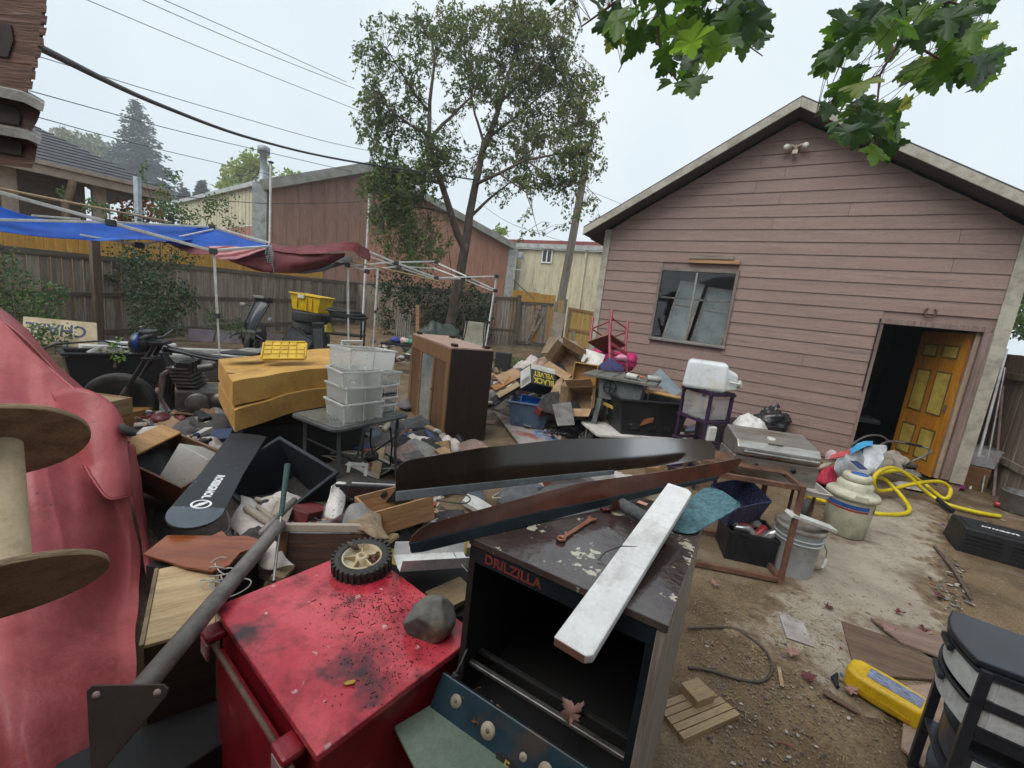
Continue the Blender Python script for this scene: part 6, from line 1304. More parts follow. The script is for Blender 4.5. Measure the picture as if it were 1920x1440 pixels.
def foamlayer(top_f, top_b, th, nm, dz=0):
    """slab between a front edge and a back edge polyline, thickness th, drooping"""
    n_ = len(top_f); b = B(); nu, nv = 24, 12
    def cat(P, t):
        t *= len(P)-1; k = min(int(t), len(P)-2); f_ = t-k
        p0, p1, p2, p3 = P[max(k-1,0)], P[k], P[k+1], P[min(k+2,len(P)-1)]
        return .5*((2*p1)+(p2-p0)*f_+(2*p0-5*p1+4*p2-p3)*f_*f_+(3*p1-p0-3*p2+p3)*f_**3)
    def S(u, v, w2): return cat(top_f, u).lerp(cat(top_b, u), v)+V((0,0,dz-th*w2+.008*NZ.noise(V((u*6,v*6,w2*3)))))
    b.grid(lambda u, v: S(u, v, 0), nu, nv); b.grid(lambda u, v: S(u, 1-v, 1), nu, nv)
    b.grid(lambda u, v: S(u, 0, 1-v), nu, 3); b.grid(lambda u, v: S(1-u, 1, 1-v), nu, 3); b.grid(lambda u, v: S(0, 1-u, 1-v), nv, 3); b.grid(lambda u, v: S(1, u, 1-v), nv, 3)
    b.v = [tuple(fi @ V(p)) for p in b.v]
    o = b.obj(nm, foam, fo); 
    bmx = bmesh.new(); bmx.from_mesh(o.data); bmesh.ops.remove_doubles(bmx, verts=bmx.verts, dist=.0008); bmesh.ops.recalc_face_normals(bmx, faces=bmx.faces); bmx.to_mesh(o.data); bmx.free()
    for p_ in o.data.polygons: p_.use_smooth = False
    return o
tf = [pY(436,716,3.05),pY(500,704,3.25),pY(560,695,3.5),pY(640,689,3.8),pY(690,690,4.0)]; tbk = [pY(409,673,3.9),pY(470,668,4.1),pY(540,660,4.4),pY(620,652,4.8),pY(680,650,5.0)]
foamlayer(tf, tbk, .185, 'upper_layer')
tf2 = [pY(440,770,3.0),pY(500,752,3.2),pY(560,735,3.45),pY(640,726,3.75),pY(690,726,3.95)]; tb2 = [p+V((0,0,-.225)) for p in tbk]
foamlayer(tf2, tb2, .165, 'lower_layer')
B().bx(-.5,.55,-.45,.5,0,.42).obj('support_box', blk2, mm=TR(-2.15,4.15,0,0,0,40), label='dark box supporting the mustard foam slab', cat='box')
lidm = mt('yellow lid plastic', (.62,.40,.02), (.53,.33,.015), sc=4, rough=.45, c3=(.40,.26,.03), sc3=5, t3=.66)
p = pY(534,660,3.75); ld = thing('tote_lid', 'ribbed yellow tote lid lying on the foam', 'lid', TR(p.x,p.y,p.z+.005,34,-4,22))
LW, LH = .36, .24
rr_ = [(LW/2*sx*(1 if abs(sx) < 1 else 1), LH/2*sy) for sx, sy in ((-.88,-1),(.88,-1),(1,-.82),(1,.82),(.88,1),(-.88,1),(-1,.82),(-1,-.82))]
B().poly(rr_, .012).obj('plate', lidm, ld, bev=.004)
B().poly([(x*1.0,y*1.0) for x, y in rr_], .01, None, .0125).obj('rim', lidm, ld) if False else None
for i in range(5):
    for j in range(4):
        if (i, j) in ((0,0),(4,3)): continue
        B().box((-.13+.065*i, -.082+.055*j, .0165), (.057,.047,.008)).obj('raised_cell', lidm, ld, bev=.003)
for q in ((0,-LH/2+.008,LW*.9,.014),(0,LH/2-.008,LW*.9,.014),(-LW/2+.008,0,.014,LH*.82),(LW/2-.008,0,.014,LH*.82)): B().box((q[0],q[1],.018),(q[2],q[3],.012)).obj('rim', lidm, ld, bev=.004)
p = pY(450,665,3.7); b = lump((.15,.10,.022), 3, .15, 20, 10, flat=.3); b.obj('mudguard_tip', plb, mm=TR(p.x,p.y,p.z+.012,0,0,10), label='black plastic mudguard tip lying on the foam', cat='mudguard')
p = pY(440,702,3.3); pl_ = thing('pliers', 'small yellow handled pliers on the foam corner', 'pliers', TR(p.x,p.y,p.z+.008,0,0,15))
B().tube([(0,0,0),(.05,.012,0),(.10,.006,0)], .005, 6).obj('handle', tp_, pl_); B().tube([(0,0,0),(.05,-.012,0),(.10,-.004,0)], .005, 6).obj('handle', tp_, pl_); B().poly([(-.05,-.004),(0,-.012),(0,.012),(-.05,.004)], .008, None, -.004).obj('jaw', chrome, pl_)
p = pY(480,662,3.8); cloth(.3,.12,.03,seed=44).obj('grey_rag', cl1[1], mm=TR(p.x,p.y,p.z+.01,0,0,15), label='grey rag scrap on the foam beside the mudguard tip', cat='rag')
g1 = mt('grimy glass tabletop', (.10,.105,.095), (.145,.15,.135), sc=6, rough=.18, spec=.6, c3=(.25,.22,.16), sc3=5, t3=.66, rvar=.1)
gfr = mt('dark grey table frame', (.055,.058,.06), (.08,.082,.082), sc=6, rough=.5)
ta, tb3 = pz(632,805,.70), pz(772,776,.70)
tm, tl_ = frame(V((ta.x,ta.y,0)), V((tb3.x,tb3.y,0))); 
tx = thing('patio_table', 'small square patio table with grimy glass top', 'table', tm)
TD = .56
def rrect(x0,x1,y0,y1,r,n_=6):
    o=[]
    for cx,cy,a0 in ((x1-r,y0+r,-90),(x1-r,y1-r,0),(x0+r,y1-r,90),(x0+r,y0+r,180)):
        for i in range(n_+1): a=rad(a0+90*i/n_); o.append((cx+r*math.cos(a),cy+r*math.sin(a)))
    return o
o = B().poly(rrect(-.02,tl_,-.0,TD,.08), .028, None, .668).obj('rim', gfr, tx, bev=.008)
B().poly(rrect(.01,tl_-.03,.03,TD-.03,.06), .004, None, .6965).obj('glass_top', g1, o)
for x, y, dx, dy in ((.07,.07,-.03,-.03),(tl_-.09,.07,.03,-.03),(tl_-.09,TD-.08,.03,.03),(.07,TD-.08,-.03,.03)):
    B().tube([(x,y,.668),(x*.98+.01,y,.35),(x+dx,y+dy,.0)], [.018,.016,.016], 4, smooth=False).obj('leg', gfr, tx)
B().tube([(.07,.07,.5),(tl_/2,.22,.30),(tl_-.09,TD-.08,.5)], .009, 6).tube([(tl_-.09,.07,.5),(tl_/2,.2,.30),(.07,TD-.08,.5)], .009, 6).obj('cross_brace', gfr, tx)
mdr = thing('drawer_stack', 'stack of milky plastic storage drawers on the patio table', 'drawer stack', tm @ TR(.30,.20,.702,0,0,-10))
def rimf(w2, d2, h2, par, mm):
    b = B(); a, c = w2/2+.010, d2/2+.010
    for q in ((-a,a,-c,-c+.008),(-a,a,c-.008,c),(-a,-a+.008,-c+.008,c-.008),(a-.008,a,-c+.008,c-.008)): b.bx(q[0],q[1],q[2],q[3],h2-.012,h2+.001)
    for x in (-1,1): b.bx(x*w2*.485-.003,x*w2*.485+.003,-d2*.49,-d2*.475,.0,h2-.013)
    b.bx(-.003,.003,-d2*.5,-d2*.485,.0,h2-.013); b.obj('rim', mt('white plastic rim', (.66,.67,.66), (.58,.59,.57), rough=.4), par, mm=mm)
wz = 0
for k, (w2, d2, h2, dx, dy, rz) in enumerate(((.32,.30,.145,0,0,0),(.31,.30,.13,.0,.01,3),(.31,.29,.13,-.01,.0,-4),(.46,.24,.16,.08,.05,12))):
    B().tray(w2,d2,0,h2,.004,None,.94,.010,.012).obj('drawer', cloudy, mdr, bev=.004, mm=TR(dx,dy,wz,0,(-2,1,-1,4)[k],rz))
    rimf(w2, d2, h2, mdr, TR(dx,dy,wz,0,(-2,1,-1,4)[k],rz))
    wz += h2*.93
b2_ = thing('drawer_stack', 'second shorter stack of clear drawers beside the milky stack', 'drawer stack', tm @ TR(.56,.28,.702,0,0,-4))
wz = 0
for k, h2 in enumerate((.07,.06,.10,.11)):
    B().tray(.26,.26,0,h2,.004,None,.95,.008,.01).obj('drawer', clearp, b2_, bev=.003, mm=TR(.01*k,.0,wz,0,(0,0,-5,3)[k],(0,2,-3,5)[k])); rimf(.26,.26,h2,b2_,TR(.01*k,.0,wz,0,(0,0,-5,3)[k],(0,2,-3,5)[k])); wz += h2*1.02
B().bx(-.12,.12,-.14,-.10,.155,.165).obj('dark_handle', plb, b2_)
p = pY(635,672,3.6); fr3 = thing('picture_frame', 'white plastic frame leaning on the drawer stack', 'frame', TR(p.x,p.y,p.z-.12,8,0,60))
for q in ((0,.02,0,.28),(.20,.22,0,.28),(.02,.20,0,.02),(.02,.20,.26,.28)): B().bx(q[0],q[1],0,.02,q[2],q[3]).obj('frame_bar', whitep, fr3, bev=.003)
hw = wood('brown stained hutch', (.135,.068,.033), (.085,.042,.022), 2, sc=2, rough=.42, bump=.12)
hw2 = wood('light brown hutch stile', (.20,.112,.056), (.145,.078,.038), 2, sc=2, rough=.42, bump=.12)
hwd = wood('dark espresso hutch side', (.028,.016,.012), (.018,.011,.009), 2, sc=2, rough=.42, spec=.3, bump=.10, c4=(.35,.30,.25), sc4=16, t4=.80)
hwt = wood('faded pink brown top', (.36,.245,.19), (.29,.19,.145), 0, sc=2, rough=.6, bump=.12)
ha, hb = pz(775,622,1.18), pz(847,648,1.18)
hmm, hl_ = frame(V((ha.x,ha.y,0)), V((hb.x,hb.y,0))); HD, HH = .55, 1.16
hu = thing('wooden_hutch', 'brown wooden hutch standing upside down with small feet on top', 'hutch', hmm)
B().bx(0,hl_,0,HD,HH-.02,HH).obj('base_board', hwt, hu, bev=.003)
B().bx(hl_-.02,hl_,.0,HD,0,HH-.021).obj('side_panel', hwd, hu, bev=.003); B().bx(0,.02,0,HD,0,HH-.021).obj('side_panel', hw, hu)
B().bx(.02,hl_-.02,HD-.015,HD,0,HH-.021).obj('back_panel', hw, hu); B().bx(.02,hl_-.02,.02,HD-.02,.0,.02).obj('bottom_board', hw, hu)
B().bx(.0,hl_,-.012,.012,HH-.20,HH-.021).obj('header_rail', hw2, hu, bev=.003)
for x0, x1 in ((0,.10),(hl_*.30,hl_*.30+.07),(hl_*.64,hl_*.64+.07),(hl_-.09,hl_)): B().bx(x0,x1,-.016,.010,0,HH-.201).obj('stile', hw2, hu, bev=.003)
hd = B().bx(.10,hl_*.30,-.004,.012,.0,HH-.201).obj('panel_door', hw, hu)
B().bx(hl_*.30+.07,hl_*.64,-.004,.004,.02,HH-.202).obj('glass_door', mt('cabinet mirror glass', (.42,.47,.46), (.36,.40,.39), sc=3, rough=.08, metal=.6), hu)
B().bx(hl_*.64+.07,hl_-.09,-.004,.012,0,HH-.201).obj('panel_door', hw, hu)
for x in (hl_*.66,hl_*.30+.03): B().lathe([(.012,0),(.012,.02),(.0,.024)], 10, TR(x,-.012,.55,90,0,0)).obj('knob', iron, hu)
for x, y in ((.04,.04),(hl_-.14,.04),(.3,HD-.1),(hl_-.13,HD-.10)): B().bx(x,x+.10,y,y+.06,HH+.001,HH+.035).obj('foot', hwd, hu, bev=.004)
tp0 = pz(548,925,.33); tot = thing('storage_tote', 'large open black tote tipped towards the viewer under the table', 'tote', TR(tp0.x-.02,tp0.y+.10,.12,26,6,-30))
B().tray(.62,.44,0,.40,.008,None,.84,.018,.028).obj('tub', mt('dark slate tote', (.014,.017,.021), (.024,.028,.033), sc=4, rough=.45, spec=.3), tot, bev=.012)
for x in (-.12,.12): B().bx(x-.006,x+.006,.205,.214,.1,.34).obj('rib', plb, tot)
b = B(); p = pz(600,930,.1); b.grid(lambda u, v: ((u-.5)*2.2, (v-.5)*1.5, .30*(1-min(1,((u-.5)*2)**2+((v-.5)*2)**2))*(1+.4*NZ.noise(V((u*6,v*6,1))))-.02), 26, 22).obj('junk_mound', bpy.data.materials['dark junk mound'], mm=M.Translation((p.x,p.y-.1,0)), label='dark mound of junk before the patio table', cat='junk', kind='stuff')
rcv = thing('stereo_receiver', 'black stereo receiver with volume knob wedged before the table', 'receiver', TR(0,0,0)); q0, q1 = pY(622,938,2.22), pY(741,942,2.30); rcv.matrix_world = frame(q0, V((q1.x,q1.y,q0.z)))[0] @ TR(0,0,-.005,-24,2,0); RL = (q1-q0).length
B().bx(0,RL+.08,0,.30,0,.095).obj('case', plb, rcv, bev=.004); B().bx(.0,RL+.08,-.010,-.001,.002,.093).obj('front_panel', mt('gloss black panel', (.012,.012,.013), (.018,.018,.019), rough=.15), rcv, bev=.004)
B().lathe([(.022,0),(.022,.02),(.018,.024),(0,.024)], 24, TR(RL*.80,-.010,.05,90,0,0)).obj('volume_knob', plb, rcv)
B().bx(RL*.25,RL*.68,-.0115,-.0105,.030,.075).obj('display', mt('dark display', (.03,.012,.012), (.02,.01,.01), rough=.1), rcv)
text('SHERWOOD', .007, whitep, rcv, TR(.035,-.0112,.082,90,0,0), ext=.0002) if False else None
for k in range(3): B().lathe([(.006,0),(.006,.006),(0,.007)], 12, TR(.03,-.010,.03+.02*k,90,0,0)).obj('button', silv, rcv)
for k in range(4): B().bx(RL*.28+.03*k,RL*.28+.03*k+.018,-.0125,-.0105,.012,.020).obj('button', engm, rcv)
B().bx(.05,.33,.10,.24,0,.012).obj('dvd_player', mt('silver case', (.4,.4,.39), (.34,.34,.33), rough=.4, metal=.4), mm=rcv.matrix_basis @ TR(.03,.03,.097), bev=.003, label='thin silver player on top of the receiver', cat='player')
p = pz(700,862,.12); spk = thing('speaker_driver', 'bare loudspeaker driver lying face down on the ground', 'speaker', TR(p.x,p.y,.06,14,-6,0))
B().lathe([(.19,0),(.20,.0),(.20,.012),(.185,.014),(.185,.004)], 40).obj('ring', mt('brass grey basket', (.30,.27,.2), (.22,.2,.15), rough=.45, metal=.5), spk)
B().lathe([(.178,.006),(.06,.07)], 40).obj('cone', mt('paper cone', (.035,.033,.03), (.05,.046,.042), rough=.8), spk)
for k in range(6): B().hexa([(.07,-.015,.085),(.19,-.02,.008),(.19,.02,.008),(.07,.015,.085),(.07,-.015,.092),(.19,-.02,.015),(.19,.02,.015),(.07,.015,.092)], M.Rotation(k*math.pi/3,4,'Z')).obj('basket_arm', mt('basket arm', (.32,.31,.28), (.24,.23,.2), rough=.4, metal=.5), spk)
B().lathe([(.062,.085),(.062,.125),(.058,.13),(0,.13)], 28).obj('magnet', plb, spk)
b = B(); p = pz(700,850,.25); b.tube([pz(696,800,.68), pz(694,830,.45), pz(704,860,.22), pz(732,872,.15), pz(735,835,.4), pz(732,800,.66)], .008, 8); b.obj('bent_rod', jb, label='bent black rod hanging under the patio table', cat='rod')
p = pz(645,905,.2); wf2 = thing('picture_frame', 'small white picture frame standing by the table leg', 'frame', TR(p.x,p.y,.16,-14,6,18))
for q in ((0,.025,0,.20),(.13,.155,0,.20),(.025,.13,0,.025),(.025,.13,.175,.20)): B().bx(q[0],q[1],0,.015,q[2],q[3]).obj('frame_bar', whitep, wf2, bev=.003)
eyel = mt('white eyelet cloth', (.60,.57,.54), (.52,.49,.46), sc=6, rough=.9, c4=(.08,.07,.07), sc4=70, t4=.66)
lofted([rowp((618,912,2.2),(632,905,2.3),(650,906,2.35)), rowp((614,940,2.15),(630,938,2.15),(645,940,2.2)), rowp((610,968,2.1),(625,972,2.05),(640,965,2.1))], 10, 14, .012, 8).obj('eyelet_cloth', eyel, thick=.003, label='white eyelet cloth hanging beside the receiver', cat='cloth')
lofted([rowp((662,970,1.95),(690,958,1.98),(712,968,1.98)), rowp((655,985,1.85),(685,980,1.82),(716,990,1.85)), rowp((690,1005,1.75),(705,1012,1.72),(727,1014,1.75))], 12, 14, .02, 7).obj('quilted_rag', mt('quilted tan rag', (.26,.19,.12), (.19,.135,.085), sc=10, rough=.95, bump=.8, bsc=30), thick=.006, label='quilted tan rag crumpled in the middle', cat='rag')
lofted([rowp((640,985,1.95),(655,950,2.0),(680,944,2.1)), rowp((650,995,1.9),(668,965,1.92),(690,955,2.0)), rowp((660,1000,1.85),(680,985,1.85),(700,970,1.9))], 10, 10, .015, 7).obj('grey_rag', cl1[1], thick=.004, label='slate grey rag beside the quilted rag', cat='rag')
a, c = pY(700,1003,1.95), pY(815,985,2.15); mm_, l = frame(V((a.x,a.y,a.z)), V((c.x,c.y,a.z)))
drawer('wooden_open_box', 'light brown wooden drawer behind the mower wheel', mm_ @ TR(0,0,-.02,-8,-6,0), l, .30, .13, (wood('caramel wood', (.34,.19,.095), (.27,.145,.07), 0, sc=2, rough=.5), tanw))
a, c = pY(524,1000,1.72), pY(705,998,1.80); mm_, l = frame(V((a.x,a.y,a.z)), V((c.x,c.y,a.z)))
sl_p = thing('slatted_panel', 'dark brown slatted shutter panel standing behind the red cabinet', 'shutter', mm_ @ TR(0,0,-.16,-12,0,0))
B().bx(0,l,-.012,.02,.155,.19).obj('top_rail', tan, sl_p, bev=.004); B().bx(l-.03,l+.02,-.016,.02,-.10,.153).obj('stile', brnw, sl_p, bev=.003); B().bx(-.01,.03,-.016,.02,-.10,.153).obj('stile', brnw, sl_p, bev=.003)
dbr = wood('dark slat brown', (.10,.055,.038), (.07,.038,.028), 0, sc=2, rough=.55)
for k in range(6): B().bx(.031,l-.031,-.006,.008,-.09+.04*k,-.055+.04*k).obj('slat', dbr, sl_p, mm=TR(0,0,0,0,0,0))
beigep = mt('beige plastic pipe', (.30,.26,.20), (.24,.20,.155), sc=6, rough=.55)
for k, (a, c, r, lb) in enumerate((((462,952,2.1),(520,990,2.0),.020,'beige pipe stub ending in a rounded cap'),((484,950,2.2),(525,985,2.05),.014,'thinner beige pipe lying across the junk'),((490,1000,1.9),(552,938,2.15),.018,'grey brown pipe continuing beyond the steel post'))):
    p, q = pY(*a), pY(*c); d = (q-p).normalized(); B().tube([p-d*.012, p-d*.006, p, q, q+d*.008], [r*.3,r*.8,r,r,r*.7], 14).obj('pipe', beigep if k < 2 else steel, label=lb, cat='pipe')
gcl = thing('golf_club', 'golf club with teal grip standing up from the junk', 'golf club', pY(512,1090,1.5)); gi = gcl.matrix_basis.inverted()
p0_, p1_, p2_ = pY(513,1090,1.50), pY(527,968,1.75), pY(539,872,1.95)
B().tube([gi @ p0_, gi @ p1_], .0055, 10).obj('shaft', chrome, gcl); B().tube([gi @ p1_, gi @ p2_], [.010,.014], 12).obj('grip', mt('teal black grip', (.02,.05,.045), (.035,.08,.07), sc=60, rough=.7, bump=.4), gcl); B().lathe([(.014,0),(.013,.006),(0,.008)], 12, gi @ M.Translation(p2_)).obj('grip_cap', plb, gcl)
whs = mt('dirty white cloth', (.50,.45,.42), (.42,.36,.33), sc=3, rough=.95, c3=(.36,.25,.2), sc3=4, t3=.64)
lofted([rowp((452,925,2.3),(470,935,2.3),(500,965,2.2)), rowp((440,960,2.1),(465,975,2.05),(498,990,2.0)), rowp((436,1000,1.95),(462,1010,1.9),(505,1012,1.85)), rowp((445,1030,1.85),(480,1040,1.75),(530,1045,1.7)), rowp((470,1060,1.75),(505,1070,1.65),(555,1060,1.6))], 24, 30, .035, 6).obj('white_shirt', whs, thick=.005, label='dirty white shirt spilling down beside the snowboard', cat='cloth')
lofted([rowp((420,960,2.2),(430,975,2.15),(436,990,2.1)), rowp((424,1010,2.0),(434,1015,1.95),(446,1020,1.9)), rowp((432,1050,1.9),(445,1058,1.85),(462,1060,1.8))], 10, 16, .03, 6).obj('grey_cloth', cl1[1], thick=.005, label='grey brown cloth strip left of the white shirt', cat='cloth')
a, c = pz(290,1045,.50), pz(400,1062,.50); mm_ = frame(V((a.x,a.y,.50)), V((c.x,c.y,.50)))[0]
B().poly([(-.05,0),(.18,-.05),(.30,-.06),(.34,-.02),(.33,.06),(.38,.10),(.37,.15),(.28,.17),(.20,.155),(.15,.19),(.13,.15),(-.06,.13)], .012, mm_ @ TR(0,0,0,6,-4,0)).obj('scalloped_board', mt('mahogany varnish', (.26,.075,.025), (.19,.05,.018), sc=3, st=(1,8,8), rough=.25), bev=.003, label='glossy reddish brown scalloped board before the red cover', cat='board')
B().bx(-.02,.34,-.02,.16,0,.44).obj('dark_crate', blk2, mm=mm_ @ TR(0,0,-.47), label='dark crate under the reddish scalloped board', cat='crate')
b = B(); r3 = random.Random(3)
for k in range(7):
    c_ = pz(425+r3.uniform(-16,16),1080+r3.uniform(-22,22),.50+r3.uniform(0,.04)); R1 = r3.uniform(.03,.07); ph = r3.uniform(0,6)
    b.tube([(c_.x+R1*math.cos(a+ph)*(1+.2*math.sin(2*a)), c_.y+R1*.8*math.sin(a+ph), c_.z+.012*math.sin(2*a+k)) for a in [i*.2 for i in range(26)]], .0025, 5)
b.obj('cord_tangle', mt('off white cord', (.45,.43,.40), (.36,.34,.31), rough=.6), label='tangle of off white cord beside the plywood box', cat='cord', kind='stuff')
lofted([rowp((735,1030,1.85),(800,1012,1.95),(880,995,2.0)), rowp((730,1045,1.75),(800,1030,1.8),(878,1015,1.9)), rowp((745,1055,1.7),(810,1050,1.72),(875,1040,1.8))], 16, 10, .03, 5).obj('yellow_sack', mt('mustard sack', (.34,.25,.02), (.26,.18,.018), sc=4, rough=.55), thick=.005, label='mustard yellow sack behind the mower wheel', cat='sack')
a, c = pY(745,1060,1.55), pY(880,1052,1.70); d = c-a; mm_ = basis(a, d, V((-d.y,d.x,0)))
b = B().hexa([(0,-.03,0),(d.length,-.03,0),(d.length,-.02,.05),(0,-.02,.05),(0,-.026,0),(d.length,-.026,0),(d.length,-.016,.05),(0,-.016,.05)]); b = B()
b.grid(lambda u, v: (u*d.length, [-.05,-.042,-.01,.05,.075,.08][min(5,int(v*5.01))], [.05,0,-.005,-.005,.0,.055][min(5,int(v*5.01))]), 8, 5, smooth=False); b.obj('white_trough', wht, mm=mm_, thick=.004, label='white plastic trough lying between the red cabinet and the stove', cat='trough')
b = B(); b.tube([pY(842,1010,1.75),pY(852,1040,1.68),pY(868,1062,1.62),pY(880,1075,1.6)], .0025, 5); b.obj('wire_scrap', chrome, label='thin steel wire bending over the white trough', cat='wire')
p = pz(845,1110,.45); B().bx(-.10,.10,-.06,.06,0,.03).obj('wood_offcut', tanw, mm=TR(p.x,p.y,.42,10,5,50), bev=.003, label='tan wood offcut beside the rock', cat='offcut')
B().bx(-.3,.3,-.25,.25,0,.38).obj('junk_box', blk2, mm=TR(-.15,1.85,0,0,0,20), label='dark box under the white trough', cat='box')
def scatter(label, poly, n_, zf, cols, smin, smax, seed, name='scattered_junk', flat=False):
    r4 = random.Random(seed); bs = [B() for _ in cols]
    x0, x1 = min(p[0] for p in poly), max(p[0] for p in poly); y0, y1 = min(p[1] for p in poly), max(p[1] for p in poly); k = 0
    while k < n_:
        x, y = r4.uniform(x0,x1), r4.uniform(y0,y1)
        if not inpoly(x, y, poly): continue
        k += 1; p = pz(x, y, zf); s = r4.uniform(smin, smax); b = r4.choice(bs)
        mm = TR(p.x,p.y,zf+r4.uniform(0,.03 if not flat else .004)+(.01 if not flat else .006),r4.uniform(-25,25)*(0.15 if flat else 1),r4.uniform(-25,25)*(0.15 if flat else 1),r4.uniform(0,360))
        ty_ = r4.random()
        if flat or ty_ < .35: b.poly([(s*r4.uniform(.5,1)*math.cos(a), s*r4.uniform(.3,.7)*math.sin(a)) for a in (0,1.1,2.2,3.3,4.4,5.4)], .002+.01*s, mm)
        elif ty_ < .65: b.box((0,0,0),(s*2*r4.uniform(.4,1),s*r4.uniform(.3,.8),s*r4.uniform(.1,.6)), mm)
        elif ty_ < .8: b.lathe([(s*.5,-s*.25),(s*.5,s*.25)], 10, mm)
        else: b.tube([mm @ V((-s,0,0)), mm @ V((0,s*.3,.01)), mm @ V((s,0,0))], .004, 5)
    for i, (b, m_) in enumerate(zip(bs, cols)):
        if b.v: b.obj(name, m_, label=label+(', '+m_.name if len(cols) > 1 else ''), cat='debris', kind='stuff')
jc = [mt('pale scraps', (.42,.38,.33), (.3,.26,.22), sc=9, rough=.8), mt('dark scraps', (.03,.03,.032), (.06,.055,.05), sc=9, rough=.6), mt('brown scraps', (.20,.13,.08), (.13,.08,.05), sc=9, rough=.8), mt('grey scraps', (.17,.17,.17), (.11,.11,.115), sc=9, rough=.5), mt('red scraps', (.28,.05,.05), (.2,.035,.035), sc=9, rough=.6), mt('blue scraps', (.05,.10,.24), (.035,.07,.17), sc=9, rough=.5)]
jw = [jc[0],jc[0],jc[1],jc[1],jc[2],jc[3],jc[4],jc[5]]
def scat2(label, poly, n_, zf, smin, smax, seed, flat=False):
    for i, (m_, f_) in enumerate(zip(jc, (.30,.26,.20,.14,.05,.05))): scatter(label, poly, max(2,int(n_*f_)), zf, [m_], smin, smax, seed+i, flat=flat); COL.objects[-1]['label'] = label+', '+m_.name
bl = [mt('clutter '+n_, c, tuple(v*.7 for v in c), sc=6, rough=.6) for n_, c in (('cream',(.42,.38,.30)),('slate',(.10,.12,.15)),('oak',(.30,.19,.09)),('umber',(.12,.075,.045)),('white',(.52,.51,.48)),('black',(.02,.02,.022)),('maroon',(.16,.03,.03)),('navy',(.03,.05,.13)))]
r8 = random.Random(21)
def litterthings(poly, n_, zf, seed, where):
    rr = random.Random(seed); k = 0; x0, x1 = min(p[0] for p in poly), max(p[0] for p in poly); y0, y1 = min(p[1] for p in poly), max(p[1] for p in poly)
    while k < n_:
        x, y = rr.uniform(x0,x1), rr.uniform(y0,y1)
        if not inpoly(x, y, poly): continue
        k += 1; p = pz(x, y, zf); mm = TR(p.x,p.y,zf+rr.uniform(.0,.06),rr.uniform(-22,22),rr.uniform(-22,22),rr.uniform(0,360)); ty_ = k % 5; m_ = rr.choice(bl)
        if ty_ == 0: B().box((0,0,0),(rr.uniform(.25,.7),rr.uniform(.04,.13),.02)).obj('loose_board', rr.choice((tanw,brnw,greyw,pinew)), mm=mm, bev=.002, label='short loose board lying in the junk '+where, cat='board', group='loose boards '+where)
        elif ty_ == 1: cloth(rr.uniform(.3,.65),rr.uniform(.25,.45),.12,seed=seed+k,nu=16,nv=14,fold=8).obj('crumpled_rag', rr.choice(cl1+[whs]), mm=TR(p.x,p.y,zf,0,0,k*40), thick=.004, label='crumpled rag lying in the junk '+where, cat='rag', group='crumpled rags '+where)
        elif ty_ == 2: B().box((0,0,0),(rr.uniform(.14,.26),rr.uniform(.1,.18),rr.uniform(.03,.12))).obj('small_box', m_, mm=mm, bev=.004, label='small box lying in the junk '+where, cat='box', group='small boxes '+where)
        elif ty_ == 3: B().lathe([(0,0),(.03,.0),(.034,.01),(.034,.13),(.014,.17),(.014,.2),(0,.2)], 14).obj('bottle', m_, mm=mm @ TR(0,0,.02,80,0,0), label='bottle lying in the junk '+where, cat='bottle', group='bottles '+where)
        else: B().tube(smooth2([V((p.x+rr.uniform(-.22,.22),p.y+rr.uniform(-.16,.16),zf+.02+rr.uniform(0,.05))) for _ in range(6)]), .005, 6).obj('cable', rr.choice((jb,bl[0],jb)), label='cable snaking through the junk '+where, cat='cable', group='cables '+where)
def smooth2(P, n_=6):
    out = []
    for k in range(len(P)-1):
        p0, p1, p2, p3 = P[max(k-1,0)], P[k], P[k+1], P[min(k+2,len(P)-1)]
        for i in range(n_):
            f_ = i/n_; out.append(.5*((2*p1)+(p2-p0)*f_+(2*p0-5*p1+4*p2-p3)*f_*f_+(3*p1-p0-3*p2+p3)*f_**3))
    return out+[P[-1]]
litterthings(((480,960),(740,940),(850,960),(850,1020),(640,1030),(560,1060),(470,1070)), 60, .33, 301, 'between the tote and the red cabinet')
litterthings(((560,800),(650,805),(790,780),(900,840),(760,900),(640,900)), 80, .06, 302, 'under the patio table')
litterthings(((240,790),(440,755),(470,830),(420,880),(280,880)), 40, .24, 303, 'beside the motorcycle')
litterthings(((740,900),(900,850),(1300,840),(1300,900),(900,960)), 50, .05, 304, 'behind the long panels')
litterthings(((560,650),(770,640),(780,690),(600,690)), 36, .10, 305, 'behind the foam')
B().bx(-.14,.14,-.26,.22,0,.2).obj('dark_filler', blk2, mm=TR(*pz(320,1330,.30).to_2d().to_3d(),0,0,-35), bev=.006, label='added low dark chest under the steel post', cat='filler')  # added black block filling the dark gap below the post
scat2('small clutter under and behind the patio table', ((560,800),(650,800),(775,785),(810,830),(770,890),(640,880)), 620, .03, .012,.08, 70)
scat2('small clutter between the receiver and the panels', ((520,960),(740,945),(830,935),(840,990),(640,1010),(560,1050),(470,1060)), 520, .33, .01,.055, 90)
scat2('small clutter around the rags and wheel', ((250,780),(440,760),(470,810),(300,860)), 380, .26, .01,.06, 110)
cardb = mt('brown cardboard', (.36,.235,.135), (.29,.185,.105), sc=3, rough=.9, bump=.1, c3=(.24,.15,.085), sc3=3, t3=.62)
cardi = mt('dark cardboard inside', (.20,.125,.07), (.16,.10,.055), sc=3, rough=.9)
b = B(); pc = pz(1090,770,.1)
def pile(u, v):
    x, y = (u-.5)*2, (v-.5)*2; r = min(1,(x*x+y*y)**.5)
    return (x*1.9, y*1.5, .42*(1-r**1.6)*(1+.35*NZ.noise(V((x*2.2,y*2.2,7)))) - .03)
